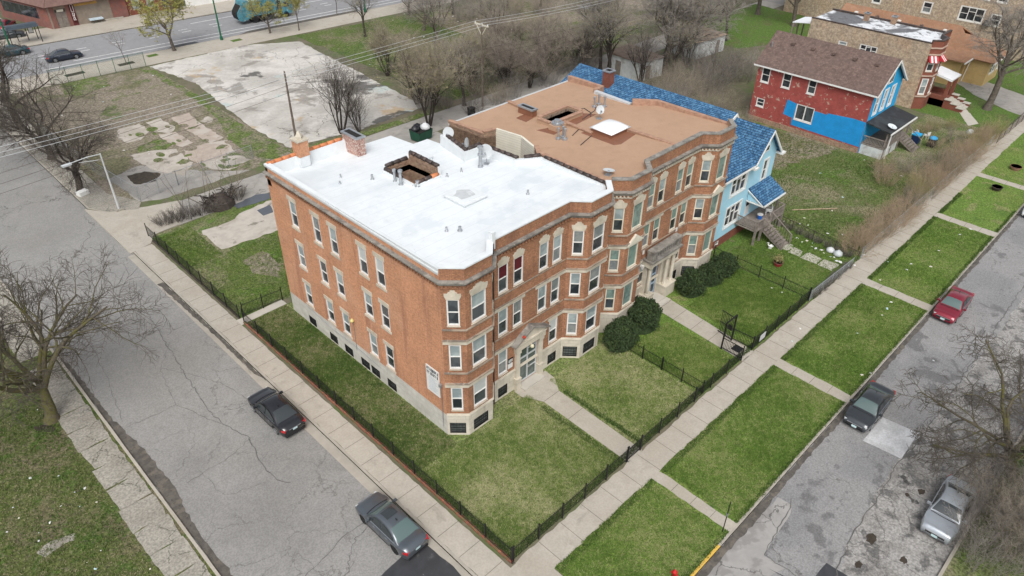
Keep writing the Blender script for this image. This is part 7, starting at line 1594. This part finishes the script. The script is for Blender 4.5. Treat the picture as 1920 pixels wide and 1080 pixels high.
for dy, lab in ((1.1, 'highest pale power line strung over the alley'), (-.1, 'middle pale power line strung over the alley'), (-1.1, 'lower pale power line strung over the alley, nearest to the camera')):
    wire(lab, [(-40, 41.5+dy, 10.45), (40.4, 40+dy, 10.5), (78.5, 36+dy, 10.8), (150, 30+dy, 10.8)], .017, .55)
for y, z, lab in ((40.3, 7.2, 'upper dark cable over the alley below the power lines'), (39.6, 6.6, 'lower dark cable over the alley below the power lines'), (38.9, 6.1, 'lowest dark cable over the alley by the left fence')): wire(lab, [(-40, y+.8, z), (17.6, y+6.5, z+.4), (40.4, y, z), (78.5, y-3, z)], .014, .3, m_tiled)
# dumpster and bags
t = thing('dumpster', 'green dumpster piled with bags in the alley behind the white roof', 'dumpster', (28.2, 37.4, 0), .1, world=False); q = MB(); V = [(-1, -.7, .15), (1, -.7, .15), (1, .7, .15), (-1, .7, .15), (-1.1, -.85, 1.25), (1.1, -.85, 1.25), (1.1, .85, 1.4), (-1.1, .85, 1.4)]
q.faces(V, [(3, 2, 1, 0), (0, 1, 5, 4), (1, 2, 6, 5), (2, 3, 7, 6), (3, 0, 4, 7)]); part('body', q, mat('dumpster_green', (.012, .065, .04), .5, var=.15), t); q = MB(); q.obox((0, 0, 1.2), (1, 0), 1.0, .72, .02); part('load', q, m_dark, t)
def blob(name, x, y, z, r, m, lab, cat, seed, grp=None):
    rg = np.random.default_rng(seed); q = MB(); pr = [(.15, 0), (.8, .08), (1, .4), (.8, .85), (.35, 1.15), (.12, 1.3)]; q.lathe((0, 0, 0), [(a*r, b*r) for a, b in pr], 11); q.v = [tuple(np.array(v)*(1+rg.normal(0, .06))) for v in q.v]; o = q.build(name, m, None, smooth=True); o.location = (x, y, z); return tag(o, lab, cat, grp)
m_bag = mat('black_bag', (.02, .02, .024), .35, var=.1); m_bagw = mat('white_bag', (.6, .62, .63), .5, var=.1)
blob('garbage_bag', 27.5, 37.6, 1.2, .55, m_bag, 'black garbage bag on top of the green dumpster', 'bag', 1); blob('garbage_bag', 28.7, 37.2, 1.2, .6, m_bagw, 'white garbage bag on top of the green dumpster', 'bag', 2); blob('garbage_bag', 28.2, 38.0, 1.2, .5, m_bag, 'smaller black garbage bag wedged at the back of the green dumpster', 'bag', 3)
t = thing('trash_bin', 'black wheeled bin beside the rear corner of the brown roofed building', 'trash bin', (37.2, 38.6, 0), world=False); q = MB(); q.prism(rect(-.35, -.35, .35, .35), .1, 1.0); part('body', q, m_trim, t); q = MB(); q.obox((0, 0, 1.06), (1, 0), .4, .4, .06); part('lid', q, m_trim, t)
# hydrant, sign post, planters
t = thing('fire_hydrant', 'red fire hydrant on the grass at the bottom edge', 'hydrant', (1.85, -16.4, 0), world=False); q = MB(); q.lathe((0, 0, 0), [(.16, 0), (.16, .05), (.11, .07), (.11, .55), (.15, .57), (.15, .62), (.12, .66), (.06, .76), (.03, .8)], 12); part('body', q, mat('hydrant_red', (.5, .02, .02), .5, var=.05), t, True)
for s in (-1, 1): q = MB(); q.tube([(0, s*.08, .45), (0, s*.2, .45)], .06, 8); part('nozzle', q, mat('hydrant_red', (.5, .02, .02)), t)
t = thing('sign_post', 'thin black post by the kerb at the end of the cross path', 'post', (6.35, -16.65, 0), world=False); q = MB(); q.tube([(0, 0, 0), (.03, .02, 2.6)], .03, 6); part('post', q, m_black, t); q = MB(); q.obox((.02, .01, 1.5), (1, .2), .04, .05, .1); part('bracket', q, m_metal, t)
def planter(x, y, lab, m, r=.4, plant=True, h=.42, rimw=True):
    t = thing('planter', lab, 'planter', (x, y, 0), world=False); q = MB(); q.lathe((0, 0, 0), [(r*.7, 0), (r*.95, h*.6), (r, h)], 16); part('pot', q, m, t)
    q = MB(); q.lathe((0, 0, h), [(r*1.08, -.06), (r*1.08, .0), (r*.9, .0)], 16); part('rim', q, m_pink if rimw else m, t); q = MB(); q.lathe((0, 0, h-.05), [(r*.88, 0), (r*.88, .03)], 14); part('soil', q, m_soil, t)
    if plant:
        rg = np.random.default_rng(3); C = rg.normal(0, 1, (420, 3))*np.array([.2, .2, .22])+np.array([0, 0, h+.25]); v, f = leaf_quads(rg, C, .05); me = np_mesh('foliage', [v], [f], [np.zeros(len(f))], [m_twigy], False); c = bpy.data.objects.new('foliage', me); COL.objects.link(c); c.parent = t
planter(33.9, -5.1, 'red tub with a dry plant on the lawn before the pale blue house', mat('red_tub', (.30, .03, .035), .5)); planter(70.4, -13.9, 'reddish round tub on the verge grass, farther of the two', m_tilep, .55, False); planter(63.6, -14.0, 'dark round tub on the verge grass, nearer of the two', m_tiled, .5, False, rimw=False)
# garden things by the red and blue house
t = thing('trash_bin', 'blue wheeled bin beside the stair of the red and blue house', 'trash bin', (69.5, -3.4, 0), world=False); q = MB(); q.prism(rect(-.4, -.4, .4, .4), .08, 1.05); part('body', q, mat('navy_bin', (.015, .03, .09), .5), t); q = MB(); q.obox((0, 0, 1.12), (1, 0), .45, .45, .07); part('lid', q, m_bluepl, t)
t = thing('trash_bin', 'black bin with bright blue lid in front of the red and blue house stair', 'trash bin', (69.9, -5.1, 0), world=False); q = MB(); q.prism(rect(-.38, -.38, .38, .38), .08, 1.0); part('body', q, m_trim, t); q = MB(); q.lathe((0, 0, 1.0), [(.45, 0), (.42, .12), (.2, .25)], 12); part('lid', q, m_bluepl, t)
chair(71.2, -2.6, 0, 2.4, 'white garden chair behind the blue lidded bin'); chair(71.8, -3.8, 0, 1.2, 'white garden chair right of the blue wheeled bin'); chair(69.7, -8.1, 0, 2.8, 'pale garden chair among the bare shrubs, left one', m_cream); chair(72.9, -8.0, 0, .5, 'pale garden chair among the bare shrubs, right one', m_cream)
t = thing('barbecue', 'round grey barbecue kettle among the bare shrubs', 'barbecue', (75.2, -7.4, 0), world=False); q = MB(); q.lathe((0, 0, .6), [(.1, 0), (.38, .15), (.42, .35), (.3, .6), (.06, .7)], 14); part('kettle', q, m_dish, t, True)
for k in range(3): q = MB(); a = k*2.1; q.tube([(.3*math.cos(a), .3*math.sin(a), 0), (.1*math.cos(a), .1*math.sin(a), .7)], .02, 5); part('leg', q, m_trim, t)
o = blob('fabric_ornament', 6.35, -.62, 4.9, .13, mat('red_fabric', (.42, .04, .02), .7), 'small red cap shaped object on the stone pediment', 'ornament', 4)
q = MB(); q.obox((-5.0, 50.4, .25), (1, .3), .5, .35, .2); single('discarded_box', q, m_white, 'white discarded box at the foot of the tree by the street lamp', 'box', (-5, 50.4, 0))
q = MB(); q.tube([(44, -1.2, .08), (47.5, -4.2, .1)], .05, 5); single('fallen_branch', q, m_twigr, 'pale fallen branch lying on the vacant lot grass', 'branch', (44, -1.2, 0))
# mud and rubble on the far open ground
sheet('bare_ground', jitter([(80, 50), (96, 47), (112, 60), (104, 82), (84, 80), (76, 66)], .5, 2, 3), .018, m_dirtlot); sheet('puddle', jitter(P2((1085, 12), (1120, 4), (1140, 14), (1110, 22)), .2, 1, 4), .03, mat('pale_water', (.5, .53, .56), .2))
# litter
SC = []
for i in range(5):
    rg = random.Random(i); q = MB(); n = 6; q.faces([(rg.uniform(.25, .5)*math.cos(k*6.28/n), rg.uniform(.2, .5)*math.sin(k*6.28/n), rg.uniform(0, .2)) for k in range(n)]+[(0, 0, .3)], [(k, (k+1) % n, n) for k in range(n)])
    me = bpy.data.meshes.new('litter'); me.from_pydata(q.v, [], q.f); me.materials.append((m_white, m_bagw, m_white, m_cream, m_plate)[i]); SC.append(me)
rg = random.Random(9); LT = []
for px, py in ((1461, 466), (1500, 420), (1515, 422), (1508, 409), (1480, 371), (1552, 438), (1579, 440), (1600, 465), (1470, 415), (1538, 325), (1645, 322), (1672, 322), (1690, 330), (1560, 395), (1580, 370), (1620, 300), (1447, 540), (1466, 548), (1654, 591), (1663, 579), (1671, 567), (1700, 506), (1708, 495), (1745, 500), (1665, 491), (1760, 470), (1800, 440), (1820, 430), (1650, 525), (1608, 625), (1632, 700), (1750, 676), (1500, 616), (1616, 703), (1485, 640)): LT.append((px, py, 'white litter scrap lying on the grass and kerb at the right', 'litter on the right hand grass', rg.uniform(.22, .5)))
for k in range(16): t_ = k/15; LT.append((1490+110*t_+rg.uniform(-5, 5), 443+58*t_+rg.uniform(-4, 4), 'white rubbish caught along the rusty chain link fence', 'litter along the rusty fence', rg.uniform(.25, .6)))
for k in range(24): t_ = k/23; LT.append((1612+190*t_+rg.uniform(-5, 5), 480-185*t_+rg.uniform(-4, 6), 'white rubbish at the foot of the bare hedge', 'litter at the hedge', rg.uniform(.2, .5)))
for k in range(26): LT.append((rg.uniform(5, 300), rg.uniform(730, 1075), 'white scrap on the thin grass at the lower left', 'litter at the lower left', rg.uniform(.12, .3)))
for k in range(26): LT.append((rg.uniform(690, 1000), rg.uniform(20, 130), 'white scrap on the green lot beyond the alley', 'litter on the green lot', rg.uniform(.3, .7)))
for k in range(14): LT.append((rg.uniform(110, 420), rg.uniform(140, 300), 'white scrap on the dirt lot at the upper left', 'litter on the dirt lot', rg.uniform(.25, .5)))
for i, (px, py, lab, grp, s) in enumerate(LT):
    if px < 330 and py > 700 and at(px, py)[0] > -17.7: continue
    p = at(px, py, .02); o = bpy.data.objects.new('litter', SC[i % 5]); COL.objects.link(o); o.location = tuple(p); o.rotation_euler = (0, 0, i*1.7); o.scale = (s, s*.7, s*.6); tag(o, lab, 'litter', grp)
blob('garbage_bag', *at(1556, 472)[:2], 0, .38, m_bagw, 'larger grey bag of rubbish at the rusty fence, left one', 'bag', 11); blob('garbage_bag', *at(1570, 479)[:2], 0, .42, m_dish, 'larger grey bag of rubbish at the rusty fence, right one', 'bag', 12)
